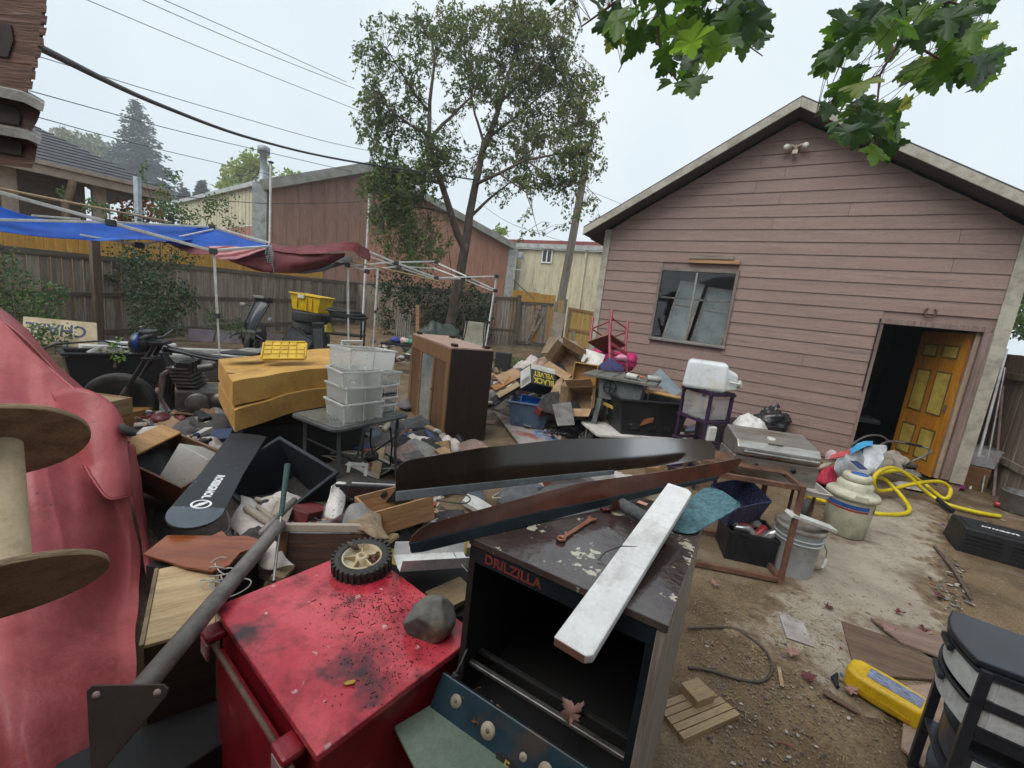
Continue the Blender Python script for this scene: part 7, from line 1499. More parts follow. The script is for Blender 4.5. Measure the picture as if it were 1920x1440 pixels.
b.grid(pile, 34, 30).obj('rubbish_mound', mt('trampled rubbish', (.060,.052,.045), (.13,.11,.09), sc=7, rough=.95, bump=1, bsc=24, c4=(.30,.27,.23), sc4=18, t4=.68), mm=TR(pc.x-.1,pc.y+.35,0,0,0,20), label='trampled mound of rubbish under the boxes by the garage', cat='rubbish', kind='stuff')
def carton(label, px, py, D, size, rot, mats=(cardb,cardi), name='cardboard_box', flaps=True, dz=0):
    p = pY(px, py, D); t = thing(name, label, 'box', TR(p.x,p.y,p.z+dz,*rot)); x, y, z = size
    B().tray(x,y,-z/2,z/2,.006,None,1.0).obj('carton', mats[0], t, bev=.003)
    if flaps:
        for s in (-1,1):
            B().bx(-x/2,x/2,0,.006,0,y*.45).obj('flap', mats[0], t, mm=TR(0,s*y/2,z/2,-s*(25 if s > 0 else 60),0,0)); B().bx(0,.006,-y/2,y/2,0,y*.35).obj('flap', mats[1], t, mm=TR(s*x/2,0,z/2,0,s*35,0))
    return t
carton('open brown cardboard box lying tilted on top of the pile', 1068,682,6.6,(.44,.34,.34),(62,20,-35), flaps=True)
mb = carton('cardboard box with printed script lying open at the front of the pile', 1095,752,5.6,(.36,.30,.34),(68,-12,-30), flaps=True)
text('Monte', .085, mt('grey box print', (.14,.11,.09), (.1,.08,.07), rough=.8), mb, TR(-.183,.0,0,90,0,-90) @ M.Rotation(rad(90),4,'Z'), bold=.002)
carton('small brown carton half crushed behind the whisky box', 1055,735,6.2,(.3,.26,.24),(25,40,15), flaps=False)
bv = thing('drinks_carton', 'black and white drinks carton with upside down yellow lettering', 'box', TR(0,0,0)); p = pY(1008,712,6.1); bv.matrix_world = TR(p.x,p.y,p.z,-32,10,28)
bwb = mt('black carton print', (.022,.022,.022), (.035,.035,.034), rough=.5); bww = mt('white carton print', (.58,.57,.53), (.5,.49,.45), sc=5, rough=.6)
B().bx(-.21,.21,-.15,.15,-.15,.15).obj('carton', bwb, bv, bev=.004); B().bx(-.2105,.2105,-.1515,-.1505,.07,.15).obj('white_band', bww, bv)
B().bx(-.2125,-.2105,-.13,.13,-.13,.13).obj('white_end', bww, bv); 
ylt = mt('yellow print', (.55,.45,.05), (.48,.38,.04), rough=.5)
text('BLACK', .115, ylt, bv, TR(0,-.1525,-.085,90,0,0) @ M.Rotation(math.pi,4,'Z'), bold=.003); text('VELVET', .105, ylt, bv, TR(.0,-.1525,.015,90,0,0) @ M.Rotation(math.pi,4,'Z'), bold=.003)
for k in range(7): B().bx(-.2135,-.2125,-.10+.03*k,-.085+.03*k,-.11,-.02).obj('bar_stripe', bwb, bv)
def junkbox(name, label, px, py, D, size, rot, mat, cat='box', open_=True):
    p = pY(px, py, D); t = thing(name, label, cat, TR(p.x,p.y,p.z,*rot)); x, y, z = size
    B().tray(x,y,-z/2,z/2,.014).obj('case', mat, t, bev=.003); B().bx(-x/2+.015,x/2-.015,-y/2+.015,y/2-.015,-.006,.006).obj('shelf', mat, t); return t
junkbox('wooden_case', 'upright brown wooden case in the middle of the pile', 1098,712,6.0,(.34,.46,.28),(85,0,-20), pinew)
junkbox('wooden_case', 'dark stained wooden case leaning behind the brown case', 1118,722,6.2,(.3,.42,.26),(80,8,-25), brnw)
def sheet(name, label, cat, pts, mat, th=.01, bev=.002):
    P = [pY(*q) for q in pts]; c_ = sum(P, V())/len(P); x = (P[1]-P[0]); mm = basis(c_, x, P[-1]-P[0]); inv = mm.inverted()
    q2 = [(inv @ p) for p in P]; return B().poly([(q.x,q.y) for q in q2], th).obj(name, mat, mm=mm, bev=bev, label=label, cat=cat)
sheet('corrugated_sheet','tan cardboard sheet slumped at the left of the pile','cardboard',((928,705,6.4),(965,690,6.7),(985,700,6.6),(945,725,6.2)), cardb)
sheet('framed_picture','dark framed panel half buried at the left of the pile','framed panel',((920,745,6.0),(975,712,6.4),(985,722,6.3),(928,760,5.8)), plb, .02)
sheet('beige_panel','beige panel on the dark framed panel','panel',((930,738,6.0),(970,716,6.3),(976,722,6.2),(936,746,5.9)), tanw, .012)
sheet('orange_tray','orange plastic tray tilted at the left of the pile','tray',((920,722,6.3),(955,702,6.5),(964,716,6.3),(928,732,6.1)), mt('dirty orange plastic', (.36,.15,.04), (.26,.11,.035), sc=5, rough=.5, c3=(.12,.08,.06), sc3=4, t3=.6), .03)
sheet('yellow_level','yellow stick lying from the box to the black tote','stick',((1108,742,5.5),(1160,768,5.1),(1160,773,5.1),(1108,748,5.5)), mt('yellow stick paint', (.50,.36,.06), (.42,.29,.05), rough=.5), .02)
sheet('grey_board','torn grey floor board in front of the pile','board',((1035,760,5.3),(1070,755,5.5),(1080,790,4.9),(1045,800,4.8)), mt('grey mottled board', (.17,.16,.15), (.11,.10,.095), sc=6, rough=.8), .012)
cset = [('white cloth bundle on the left of the pile',985,692,7.0,.5,.35,.2,whs),('tan patterned cloth bundle beside the tyre',1022,682,7.1,.5,.4,.22,mt('tan patterned cloth', (.32,.21,.15), (.16,.115,.10), sc=12, rough=.95)),('dark grey bag slumped behind the drinks carton',1040,700,6.7,.6,.5,.3,cl1[0]),('navy blue cloth draped on the table saw',1148,684,5.85,.4,.32,.15,mt('navy cloth', (.035,.03,.09), (.05,.045,.12), sc=5, rough=.95)),('black cloth heap under the cardboard boxes',1050,755,5.8,.7,.5,.25,cl1[2]),('brown paper bag crumpled in the pile',1062,728,5.95,.45,.34,.22,mt('kraft paper', (.34,.23,.14), (.25,.165,.10), sc=6, rough=.85)),('white plastic bag behind the pink suitcase',1000,675,8,.4,.3,.15,whs),('grey shirt under the white cloth bundle',968,700,6.8,.5,.4,.15,cl1[4])]
for k, (lb, px_, py_, D, sx, sy, h, m_) in enumerate(cset):
    p = pY(px_,py_,D); cloth(sx,sy,h,seed=50+k,nu=28,nv=24,fold=9).obj('cloth_bundle', m_, mm=TR(p.x,p.y,p.z-h*.5,0,0,40*k), thick=.005, label=lb, cat='cloth')
p = G(1012,690); tyre('worn tyre lying half hidden behind the cloth bundles', TR(p.x,p.y,p.z+.02,35,15,0), .33, .10, group='stacked tyres', tread=False)
bagm = mt('black bin bag', (.014,.014,.015), (.024,.024,.026), sc=4, rough=.25, bump=1.0, bsc=9, spec=.6)
def binbag(label, px, py, z, sz, seed):
    p = pz(px, py, z); b = lump(sz, seed, .35, 36, 22, 2.2, .5)
    out = []
    for v in b.v:
        v = V(v); r = 1+.10*abs(NZ.noise(v*14+V((seed,0,0))))-.05*abs(NZ.noise(v*26)); out.append(tuple(v*r))
    b.v = out; b.tube([(0,0,sz[2]*.8),(.02,.01,sz[2]*1.15),(.05,0,sz[2]*1.25)], [.05,.02,.04], 10)
    b.obj('bin_bag', bagm, mm=M.Translation((p.x,p.y,sz[2]*.5+(z-sz[2]*.5 if z > .3 else 0))), label=label, cat='bag')
binbag('grey black bin bag slumped before the white table', 1092,805,.16,(.33,.24,.17),4)
binbag('shiny black bin bag behind the gas grill', 1448,790,.45,(.22,.20,.20),6)
spb = mt('sprayed grey board', (.30,.27,.245), (.23,.205,.185), sc=2.5, rough=.8, c3=(.28,.085,.075), sc3=1.7, t3=.62, w3=.07)
P = [pz(*q,.05) for q in ((912,752),(975,742),(1078,836),(985,846))]; c_ = sum(P, V())/4; mm_ = basis(c_, P[3]-P[0], P[1]-P[0]); inv = mm_.inverted()
bd = thing('sprayed_board', 'large grey board with red stains and a blue sprayed ring on the ground', 'board', mm_)
B().poly([((inv @ p).x, (inv @ p).y) for p in P][::-1] if False else [((inv @ p).x, (inv @ p).y) for p in P], .03, None, -.03).obj('board', spb, bd, bev=.003)
q = inv @ pz(1027,815,.05)
for r0, r1, al in ((.13,.19,0),(.05,.09,0)):
    o_ = []; i_ = []
    for k in range(30):
        a = 2*math.pi*k/30; j = 1+.1*NZ.noise(V((math.cos(a)*3,math.sin(a)*3,r0*30))); o_.append((q.x+r1*j*math.cos(a)*1.25,q.y+r1*j*math.sin(a),.0015)); i_.append((q.x+r0*j*math.cos(a)*1.25,q.y+r0*j*math.sin(a),.0015))
    B().add(o_+i_, [(k,(k+1)%30,30+(k+1)%30,30+k) for k in range(30)]).obj('sprayed_ring', mt('blue spray paint', (.06,.17,.42), (.22,.27,.34), sc=14, rough=.7, lo=.4, hi=.62), bd)
bt0, bt1 = pz(960,797,.08), pz(1022,800,.08)
bt = thing('storage_tote', 'slate blue plastic tote holding a bright blue crate', 'tote', TR((bt0.x+bt1.x)/2,(bt0.y+bt1.y)/2+.16,.055,0,0,-8))
slb = mt('slate blue plastic', (.085,.125,.20), (.065,.10,.16), sc=3, rough=.45, c3=(.13,.16,.20), sc3=4, t3=.64)
B().tray(.58,.40,0,.36,.008,None,.82,.02,.03).obj('tub', slb, bt, bev=.02)
for x in (-.16,0,.16): B().bx(x-.03,x+.03,-.186,-.174,.04,.27).obj('rib', slb, bt, bev=.006, mm=TR(0,-.004,0,-4,0,0))
bc = thing('plastic_basket', 'bright blue plastic basket lying inside the slate blue tote', 'basket', bt.matrix_basis @ TR(.02,.03,.26,18,8,5))
bbl = mt('bright blue plastic', (.015,.13,.50), (.012,.10,.42), sc=4, rough=.4)
for i in range(7): B().bx(-.16+.05*i,-.145+.05*i,-.12,.12,0,.012).obj('slat', bbl, bc)
for i in range(5): B().bx(-.17,.17,-.115+.055*i,-.10+.055*i,.0125,.02).obj('slat', bbl, bc)
B().tray(.37,.26,0,.10,.006).obj('rim', bbl, bc)
pkm = mt('hot pink fabric', (.58,.022,.16), (.46,.015,.12), sc=5, rough=.6)
p = pY(1145,676,6.9); ps = thing('suitcase', 'hot pink suitcase lying on the pile under the red chair', 'suitcase', TR(p.x,p.y,p.z-.12,4,-3,-22))
B().bx(-.40,.40,-.22,.22,0,.26).obj('shell', pkm, ps, bev=.08, seg=5)
for z in (.09,.17): B().bx(-.41,.41,-.225,.225,z-.004,z+.004).obj('zip', mt('dark pink zip', (.30,.01,.08), (.2,.01,.05), rough=.5), ps, bev=.003)
B().bx(-.05,.05,-.24,-.22,.11,.15).obj('handle', mt('dark pink zip', (.30,.01,.08), (.2,.01,.05), rough=.5), ps, bev=.008)
crd = mt('raspberry painted wood', (.28,.045,.06), (.22,.035,.048), sc=5, rough=.45)
p = pY(1140,640,6.6); chm = TR(p.x,p.y,p.z-.02,180-26,22,30)
ch = thing('wooden_chair', 'raspberry red ladder back chair upside down on the pile', 'chair', chm)
for x in (-.19,.19):
    B().tube([(x,-.19,-.42),(x,-.19,.02)], .022, 8).obj('leg', crd, ch); B().tube([(x,.19,-.42),(x,.19,.02),(x,.25,.50)], .022, 8).obj('leg', crd, ch)
B().poly([(-.22,-.23),(.22,-.23),(.20,.21),(-.20,.21)], .025).obj('seat', mt('tan brown seat', (.24,.12,.075), (.18,.09,.055), rough=.5), ch, bev=.006)
for z in (.15,.28,.42): B().bx(-.19,.19,.20+z*.10,.216+z*.10,z,z+.055).obj('back_slat', crd, ch, bev=.004)
for y, z in ((-.19,-.22),(.19,-.28)): B().rod((-.19,y,z),(.19,y,z),.011).obj('stretcher', crd, ch)
for x in (-.19,.19):
    for z in (-.22,): B().rod((x,-.19,z),(x,.19,z),.011).obj('stretcher', crd, ch)
for k, (px_, py_, D, m_, lb, sx, sy) in enumerate(((1112,672,6.3,bww,'white papers standing on the pile before the suitcase',.3,.22),(1098,665,6.4,plb,'black picture frame beside the white papers',.14,.2),(1165,672,6.2,mt('pink plush', (.60,.25,.34), (.5,.2,.28), rough=.9),'small pale pink plush toy on the table saw',.16,.1))):
    p = pY(px_,py_,D); B().bx(-sx/2,sx/2,-.01,.01,-sy/2,sy/2).obj(('papers','framed_photo','plush_toy')[k], m_, mm=TR(p.x,p.y,p.z,-30,10,-20), bev=.008 if k == 2 else .002, label=lb, cat=('papers','frame','toy')[k]) if k < 2 else lump((.10,.06,.05),2,.3).obj('plush_toy', m_, mm=TR(p.x,p.y,p.z,0,0,20), label=lb, cat='toy')
sawg = mt('grey green saw enamel', (.145,.165,.165), (.115,.13,.13), sc=4, rough=.45, c3=(.22,.21,.18), sc3=4, t3=.66)
stop = mt('dirty cast table', (.22,.22,.195), (.14,.14,.12), sc=6, rough=.5, metal=.4, bump=.2)
p = pY(1172,706,5.4); sw = thing('table_saw', 'grey green table saw with dirty cast top standing in the pile', 'table saw', TR(p.x,p.y,0,0,0,-24)); zt2 = p.z
B().bx(-.46,.42,-.30,.30,zt2-.035,zt2).obj('table_top', stop, sw, bev=.004)
for x in (-.30,-.1,.1,.3): B().bx(x-.006,x+.006,-.3025,.3025,zt2+.0005,zt2+.002).obj('slot', plb, sw)
B().box((0,0,zt2-.17),(.50,.44,.25), None, 1.1).obj('body', sawg, sw, bev=.008)
for x in (-.23,.23):
    for y in (-.2,.2): B().hexa([(x*1.25-.03,y*1.25-.02,0),(x*1.25+.03,y*1.25-.02,0),(x*1.25+.03,y*1.25+.02,0),(x*1.25-.03,y*1.25+.02,0),(x-.03,y-.02,zt2-.296),(x+.03,y-.02,zt2-.296),(x+.03,y+.02,zt2-.296),(x-.03,y+.02,zt2-.296)]).obj('leg', sawg, sw)
b = B(); b.tube([(.075*math.cos(a),0,.075*math.sin(a)) for a in [2*math.pi*i/24 for i in range(24)]], .010, 6, closed=True); o = b.obj('hand_wheel', plb, sw, mm=TR(-.12,-.265,zt2-.13)); B().rod((-.07,0,0),(.07,0,0),.008).rod((0,0,-.07),(0,0,.07),.008).obj('hand_wheel_spokes', plb, o); B().rod((0,0,0),(0,.06,0),.012).obj('shaft', plb, o)
B().bx(-.05,.24,-.31,-.302,zt2-.03,zt2-.005).obj('fence_rail', chrome, sw)
for k, (dx, dy, lb, m_) in enumerate(((.05,-.12,'white paper cup roll lying on the table saw',bww),(.28,-.05,'light grey paper tube on the table saw',mt('grey tube', (.45,.44,.42), (.36,.35,.33), rough=.6)))):
    B().lathe([(.035,0),(.035,.16),(.030,.16),(.030,.0)], 18).obj('paper_roll', m_, mm=sw.matrix_basis @ TR(dx,dy,zt2+.036,90,0,60+40*k), label=lb, cat='roll')
b = B(); b.tube([(-.10,0,0),(-.05,.02,.006),(0,0,.01),(.06,-.02,.006),(.12,.0,.0)], [.012,.02,.018,.018,.01], 8); b.obj('orange_tool', mt('orange tool plastic', (.50,.12,.03), (.4,.09,.025), rough=.4), mm=sw.matrix_basis @ TR(.12,.05,zt2+.022,0,0,-10), label='orange handled tool on the table saw', cat='tool')
B().lathe([(.025,0),(.03,.03),(.03,.07),(.02,.08),(.0,.082)], 16).obj('spray_nozzle', mt('cyan plastic', (.05,.30,.45), (.04,.24,.38), rough=.4), mm=sw.matrix_basis @ TR(.27,.06,zt2+.03,90,0,75), label='small cyan plastic cap on the table saw', cat='cap')
b = B(); b.tube([sw.matrix_basis @ V(q) for q in ((.02,-.2,zt2+.01),(.20,-.24,zt2+.012),(.34,-.30,zt2-.05),(.36,-.31,zt2-.25),(.33,-.33,zt2-.4))], .006, 6); b.obj('saw_lead', jb, label='black power cord hanging off the table saw', cat='cord')
sheet('riveted_sheet','blue grey riveted metal panel leaning against the garage wall','metal panel',((1222,705,6.0),(1238,690,6.5),(1278,735,6.0),(1262,745,5.6)), mt('blue grey enamel', (.22,.275,.305), (.17,.215,.24), sc=4, rough=.4), .02)
p = pY(1238,742,5.7); B().lathe([(.07,0),(.08,.02),(.08,.10),(.07,.12),(0,.12)], 20).obj('cable_reel', mt('tan reel', (.32,.25,.17), (.24,.18,.12), rough=.7), mm=TR(p.x,p.y,p.z,70,20,0), label='small tan reel beside the blue grey panel', cat='reel')
a, c = pY(1190,728,5.2), pY(1300,752,4.7); B().tube([a,(a+c)/2,c], [.018,.022,.016], 10).obj('turned_stick', pinew, label='long turned wooden handle lying over the black tote', cat='handle')
wta, wtb = pz(1118,812,.36), pz(1300,822,.36); wtm, wtl = frame(V((wta.x,wta.y,0)), V((wtb.x,wtb.y,0)))
wtt = thing('white_table', 'low white folding table carrying the black tote', 'table', wtm)
B().poly(rrect(0,1.2,-.05,.55,.06), .035, None, .325).obj('top', mt('stained white plastic', (.56,.54,.50), (.48,.46,.42), sc=4, rough=.5, c3=(.3,.26,.2), sc3=4, t3=.66), wtt, bev=.008)
for x, y in ((.08,.02),(.92,.02),(.08,.48),(.92,.48)): B().rod((x,y,0),(x,y,.324),.014).obj('leg', grey, wtt)
bt2 = thing('storage_tote', 'large black tote with printed label standing on the white table', 'tote', wtm @ TR(.70,.20,.362,0,0,-4))
B().tray(.88,.50,0,.44,.01,None,.84,.022,.035).obj('tub', plb, bt2, bev=.02)
for x in (-.2,0,.2): B().bx(x-.05,x+.05,-.236,-.222,.05,.34).obj('rib', plb, bt2, bev=.008, mm=TR(0,-.001,0,-5,0,0))
lab_ = B().bx(-.29,-.21,-.254,-.251,.11,.27).obj('label_sticker', bww, bt2, mm=TR(0,.02,0,-5,0,0))
for k in range(6): B().bx(-.285,-.215,-.2555,-.2545,.125+.02*k,.133+.02*k).obj('label_print', mt('label print blue', (.06,.14,.30), (.2,.2,.22), sc=60, rough=.5), bt2, mm=TR(0,.02,0,-5,0,0))
B().poly([(0,0),(.16,.06),(.18,.13),(.05,.09)], .001, TR(-.17,-.242,.12,90-5,0,0)).obj('rust_stain', mt('rust stain', (.25,.09,.03), (.16,.06,.025), sc=8, rough=.8), bt2)
purp = mt('dark purple plastic', (.045,.022,.055), (.032,.016,.04), sc=4, rough=.4)
pc0 = pY(1335,738,4.35); pcm = TR(pc0.x,pc0.y,0,0,0,-66) ; PT = pc0.z
pcx = thing('drawer_cart', 'dark purple framed drawer cart with one clear drawer left', 'drawer cart', pcm)
CW, CD = .40, .34
for x in (-CW,-.03):
    for y in (0,CD-.03): B().bx(x,x+.03,y,y+.03,0,PT-.03).obj('upright', purp, pcx, bev=.003)
for z in (PT-.03, PT-.33, PT-.60, .10):
    o = B().bx(-CW-.01,.01,-.01,.02,z,z+.03).bx(-CW-.01,.01,CD-.02,CD+.01,z,z+.03).bx(-CW-.01,-CW+.02,.021,CD-.021,z,z+.03).bx(-.02,.01,.021,CD-.021,z,z+.03).obj('shelf_rim', purp, pcx, bev=.002)
B().bx(-CW,.0,.0,CD,PT+.0005,PT+.012).obj('top', purp, pcx, bev=.004)
dw = B().tray(CW-.07,CD-.02,0,.24,.004,TR(-CW/2-.0,CD/2,PT-.295),.95,.006,.01).obj('drawer', clearp, pcx, bev=.004)
p = pcm @ V((-.13,.12,PT-.27)); B().box((0,0,.06),(.09,.06,.13), None, .7).obj('hair_clipper', plb, mm=TR(p.x,p.y,p.z,10,25,30), bev=.008, label='black gadget inside the clear drawer of the purple cart', cat='gadget')
jg = mt('translucent white jug', (.84,.86,.86), (.78,.80,.80), sc=3, rough=.35, tl=((.85,.88,.9),.35), c3=(.74,.69,.56), sc3=3, t3=.60, w3=.1)
jm = TR(pc0.x+.05,pc0.y+.20,PT+.013,0,0,-22)
ju = thing('water_jug', 'big translucent white water jug lying on the purple cart', 'jug', jm)
B().hexa([(-.27,-.14,.0),(.16,-.14,.0),(.16,.16,.0),(-.27,.16,.0),(-.25,-.12,.30),(.14,-.12,.30),(.14,.14,.30),(-.25,.14,.30)]).obj('body', jg, ju, bev=.04, seg=5)
B().hexa([(.14,-.11,.01),(.26,-.07,.04),(.26,.09,.04),(.14,.13,.01),(.13,-.10,.25),(.25,-.06,.20),(.25,.08,.20),(.13,.12,.25)]).obj('shoulder', jg, ju, bev=.025, seg=4)
B().lathe([(.0,.0),(.042,0),(.042,.035),(.036,.04),(0,.04)], 24, TR(.26,.0,.10,0,80,-20)).obj('cap', mt('jug cap', (.66,.66,.60), (.58,.58,.52), rough=.45), ju)
B().tube([(.18,-.115,.12),(.24,-.10,.115),(.28,-.06,.11)], .010, 8).obj('spigot', mt('jug cap', (.66,.66,.60), (.58,.58,.52), rough=.45), ju)
b = B(); b.tube([pcm @ V(q) for q in ((-.30,.02,PT+.016),(-.22,-.005,PT+.018),(-.15,.015,PT+.03),(-.08,-.005,PT+.018),(.0,.01,PT+.016))], .006, 6); b.obj('black_flex', jb, label='black cord coiled on the purple cart top', cat='cord')
for k, (px_, py_, z, s, c, lb) in enumerate(((1330,812,.5,(.11,.09,.16),(.6,.6,.57),'white plastic bottle under the purple cart'),(1372,806,.5,(.08,.08,.10),(.03,.05,.2),'blue and red carton beside the white bottle'))):
    p = pY(px_,py_,4.4); B().box((0,0,0), (s[0],s[1],s[2])).obj('bottle' if k == 0 else 'carton', mt('clutter %d' % k, c, tuple(v*.8 for v in c), sc=5, rough=.5), mm=TR(p.x,p.y,p.z,0,0,20), bev=.015, label=lb, cat=('bottle','carton')[k])
p = G(940,700); B().bx(-.2,.2,-.15,.15,0,.5).obj('speaker_box', blk2, mm=TR(p.x,p.y+.5,p.z,0,0,-10), bev=.01, label='low black box right of the hutch', cat='box')
slg = mt('olive grey sling fabric', (.30,.295,.225), (.26,.255,.19), sc=3, rough=.85)
p = pY(886,628,12.6); p = gp(p.x,p.y); sc2 = thing('sling_chair', 'olive grey sling garden chair behind the hutch', 'chair', TR(p.x,p.y,p.z,0,0,-8))
b = B(); b.grid(lambda u, v: ((u-.5)*.52*(1 if v > .5 else 1.25), [-.30,-.1,.12,.20,.24,.26,.30][min(6,int(v*6.01))], [.42,.40,.38,.46,.80,1.10,1.12][min(6,int(v*6.01))]), 4, 6); b.obj('sling', slg, sc2, thick=.008, sub=1)
for s in (-1,1): B().tube([(s*.30,-.30,0),(s*.32,-.30,.42),(s*.32,-.1,.62),(s*.32,.2,.60),(s*.30,.26,1.1)], .014, 8).obj('frame_tube', alu, sc2); B().tube([(s*.30,.32,0),(s*.32,.1,.40)], .014, 8).obj('leg', alu, sc2)
gtm = mt('dark green tarp', (.055,.075,.055), (.035,.05,.038), sc=4, rough=.5, bump=.4, bsc=12)
p = pY(815,622,12.8); p = gp(p.x,p.y); b = lump((.85,.5,.75), 9, .35, 34, 22, 1.8, .1); b.v = [tuple(V(q)+V((0,0,.06*NZ.noise(V(q)*7)))) for q in b.v]; b.obj('tarp_bundle', gtm, mm=TR(p.x,p.y,p.z+.07,0,0,10), label='bulky shape under a dark green tarp left of the trunk', cat='tarp')
b = lump((.55,.4,.35), 14, .3, 26, 18, 2, .1); p = pY(800,650,12.2); p = gp(p.x,p.y); b.obj('tarp_bundle', mt('faded green tarp', (.10,.145,.095), (.07,.105,.07), sc=4, rough=.5, bump=.4, bsc=12), mm=TR(p.x,p.y,p.z+.03), label='faded green tarp bundle in front of the dark one', cat='tarp')
p = pY(755,630,13.2); p = gp(p.x,p.y); fcg = thing('folded_chairs', 'bundle of folded aluminium chairs against the ivy', 'folded chairs', TR(p.x,p.y,p.z,-8,0,0))
for k in range(7): B().tube([(-.2+.065*k,.02*(k % 2),.0),(-.24+.065*k,.05+.02*(k % 2),.95+.12*math.sin(k*1.3))], .016, 8).obj('chair_tube', alu, fcg)
p = pY(783,600,12.9); B().bx(-.05,.05,-.03,.03,-.5,.45).obj('orange_post', oldw, mm=TR(p.x,p.y,p.z,0,-4,0), label='short orange wooden post leaning before the ivy', cat='post')
tbl = thing('work_cart', 'dark wire cart with odds and ends behind the hutch', 'cart', M.Translation(gp(pY(755,640,9.5).x, 9.5)))
B().bx(-.4,.4,-.3,.3,.62,.66).obj('tray', plb, tbl)
for x in (-.38,.38):
    for y in (-.28,.28): B().rod((x,y,0),(x,y,.62),.012).obj('leg', plb, tbl)
for k, (dx, c, lb) in enumerate(((-.15,(.03,.05,.25),'blue cap on the wire cart'),(.05,(.5,.38,.33),'pinkish lump on the wire cart'),(.22,(.03,.22,.12),'green bottle on the wire cart'))): lump((.12,.08,.07),k+3,.3).obj(('cap','soap_bar','green_bottle')[k], mt('oddment %d' % k, c, tuple(v*.8 for v in c), rough=.5), mm=tbl.matrix_basis @ TR(dx,0,.72), label=lb, cat=('cap','lump','bottle')[k])
for k, (px_, py_) in enumerate(((925,644),(938,645),(953,646))):
    p = G(px_,py_); B().bx(-.19,.19,-.1,.1,0,.38).obj('concrete_block', mt('grey block', (.20,.19,.18), (.14,.13,.12), sc=8, rough=.95, bump=.5), mm=TR(p.x,p.y,p.z,0,0,6*k), bev=.01, label=('left grey concrete block at the picket fence foot','middle grey concrete block at the picket fence foot','right grey concrete block at the picket fence foot')[k], cat='concrete block', group='concrete blocks at the fence')
for k, (a, c, r, lb) in enumerate((((945,655),(992,640),.06,'pale split log lying below the broken gate'),((1000,643),(1030,648),.08,'brown log at the broken gate foot'),((1025,640),(1040,655),.05,'short tan log by the utility pole'))):
    p, q = G(*a,r), G(*c,r); B().tube([p, (p+q)/2+V((0,0,.02)), q], [r,r*.9,r*.8], 9).obj('log', (greyw,oldw,tanw)[k], label=lb, cat='log')
b = B(); 
for k in range(4):
    c_ = G(1058+4*k,660+1.5*k,.03); b.tube([(c_.x+.45*math.cos(a), c_.y+.45*math.sin(a), c_.z+.02*math.sin(3*a)+.02*k) for a in [2*math.pi*i/30 for i in range(30)]], .016, 6, closed=True)
b.obj('hose_coil', mt('grey hose', (.22,.21,.2), (.16,.155,.15), rough=.6), label='coil of grey hose on the dirt before the pine gate', cat='hose')
litterthings(((925,715),(985,690),(1060,690),(1130,700),(1190,770),(1140,800),(1060,790),(960,760)), 85, .30, 306, 'by the garage')
litterthings(((1200,770),(1300,775),(1420,800),(1560,850),(1560,900),(1400,870),(1250,820)), 45, .04, 307, 'along the garage wall')
litterthings(((880,670),(960,660),(1000,690),(930,760),(890,800)), 36, .08, 308, 'right of the hutch')
litterthings(((780,660),(860,700),(820,850),(760,800)), 20, .05, 309, 'at the foot of the hutch')
scat2('loose rubbish through the pile by the garage', ((925,720),(985,690),(1060,690),(1120,690),(1190,760),(1140,800),(1060,790),(960,760)), 560, .30, .015,.10, 130)
scat2('splintered scraps on the ground before the pile', ((1030,760),(1110,770),(1060,830),(980,800)), 160, .06, .012,.06, 150)
scat2('litter along the garage wall', ((1200,760),(1300,770),(1400,800),(1560,840),(1600,880),(1540,900),(1400,860),(1250,810)), 80, .05, .015,.07, 170)
scat2('scraps behind the hutch by the fence', ((560,650),(760,640),(770,670),(600,680)), 50, .05, .02,.08, 190)
stainl = mt('stained stainless steel', (.46,.44,.41), (.36,.34,.31), sc=4, rough=.34, metal=.75, st=(1,5,5), c3=(.27,.18,.11), sc3=2.2, t3=.58, w3=.1)
ga, gb_ = pY(1372,884,3.12), pY(1530,896,3.02); ga.z += .035; gmm2, gl = frame(ga, V((gb_.x,gb_.y,ga.z)))
gg = thing('gas_grill', 'stained stainless tabletop gas grill with closed lid', 'grill', gmm2)
lidp = [(-.005,.105),(-.02,.12),(-.018,.175),(.03,.215),(.32,.265),(.36,.22),(.36,.105)]
B().poly(lidp, gl, M(((0,0,1,0),(1,0,0,0),(0,1,0,0),(0,0,0,1)))).obj('lid', stainl, gg, bev=.008)
B().bx(-.01,gl+.01,.0,.34,-.065,.10).obj('body', stainl, gg, bev=.006)
for s in (.06,gl-.06): B().rod((s,-.02,.155),(s,-.055,.150),.006).obj('handle_stand', chrome, gg)
B().rod((.03,-.058,.150),(gl-.03,-.058,.150),.011,12).obj('handle', chrome, gg)
B().lathe([(.03,0),(.03,.008),(.025,.012),(0,.012)], 24, TR(gl*.47,.12,.232,10,0,0)).obj('thermometer', mt('pale dial', (.62,.6,.55), (.5,.48,.44), rough=.3), gg)
for s in (.27,.72): o = B().lathe([(.018,0),(.018,.004),(0,.005)], 20, TR(gl*s,-.0105,.045,90,0,0)).obj('knob_plate', plb, gg); B().tube([(gl*s-.01,-.02,.05),(gl*s,-.024,.058),(gl*s+.012,-.02,.045)], .004, 6).obj('knob_stem', plb, o)
text('CAPTAIN', .016, mt('dull badge', (.55,.53,.5), (.45,.43,.4), rough=.4), gg, TR(gl*.47,.035,.2255,30,0,0), ext=.0003) if False else B().bx(gl*.38,gl*.56,.022,.026,.208,.222).obj('badge', chrome, gg)
rust = mt('rusty angle iron', (.115,.055,.035), (.18,.085,.05), sc=14, rough=.85, bump=.6, c3=(.075,.04,.03), sc3=5, t3=.58)
fg = pz(1462,1092,.02); tpz = .735
rf0 = V((fg.x,fg.y,0)); rfd = V((gmm2[0][0],gmm2[1][0],0)).normalized()
rmm = frame(rf0, rf0+rfd)[0]
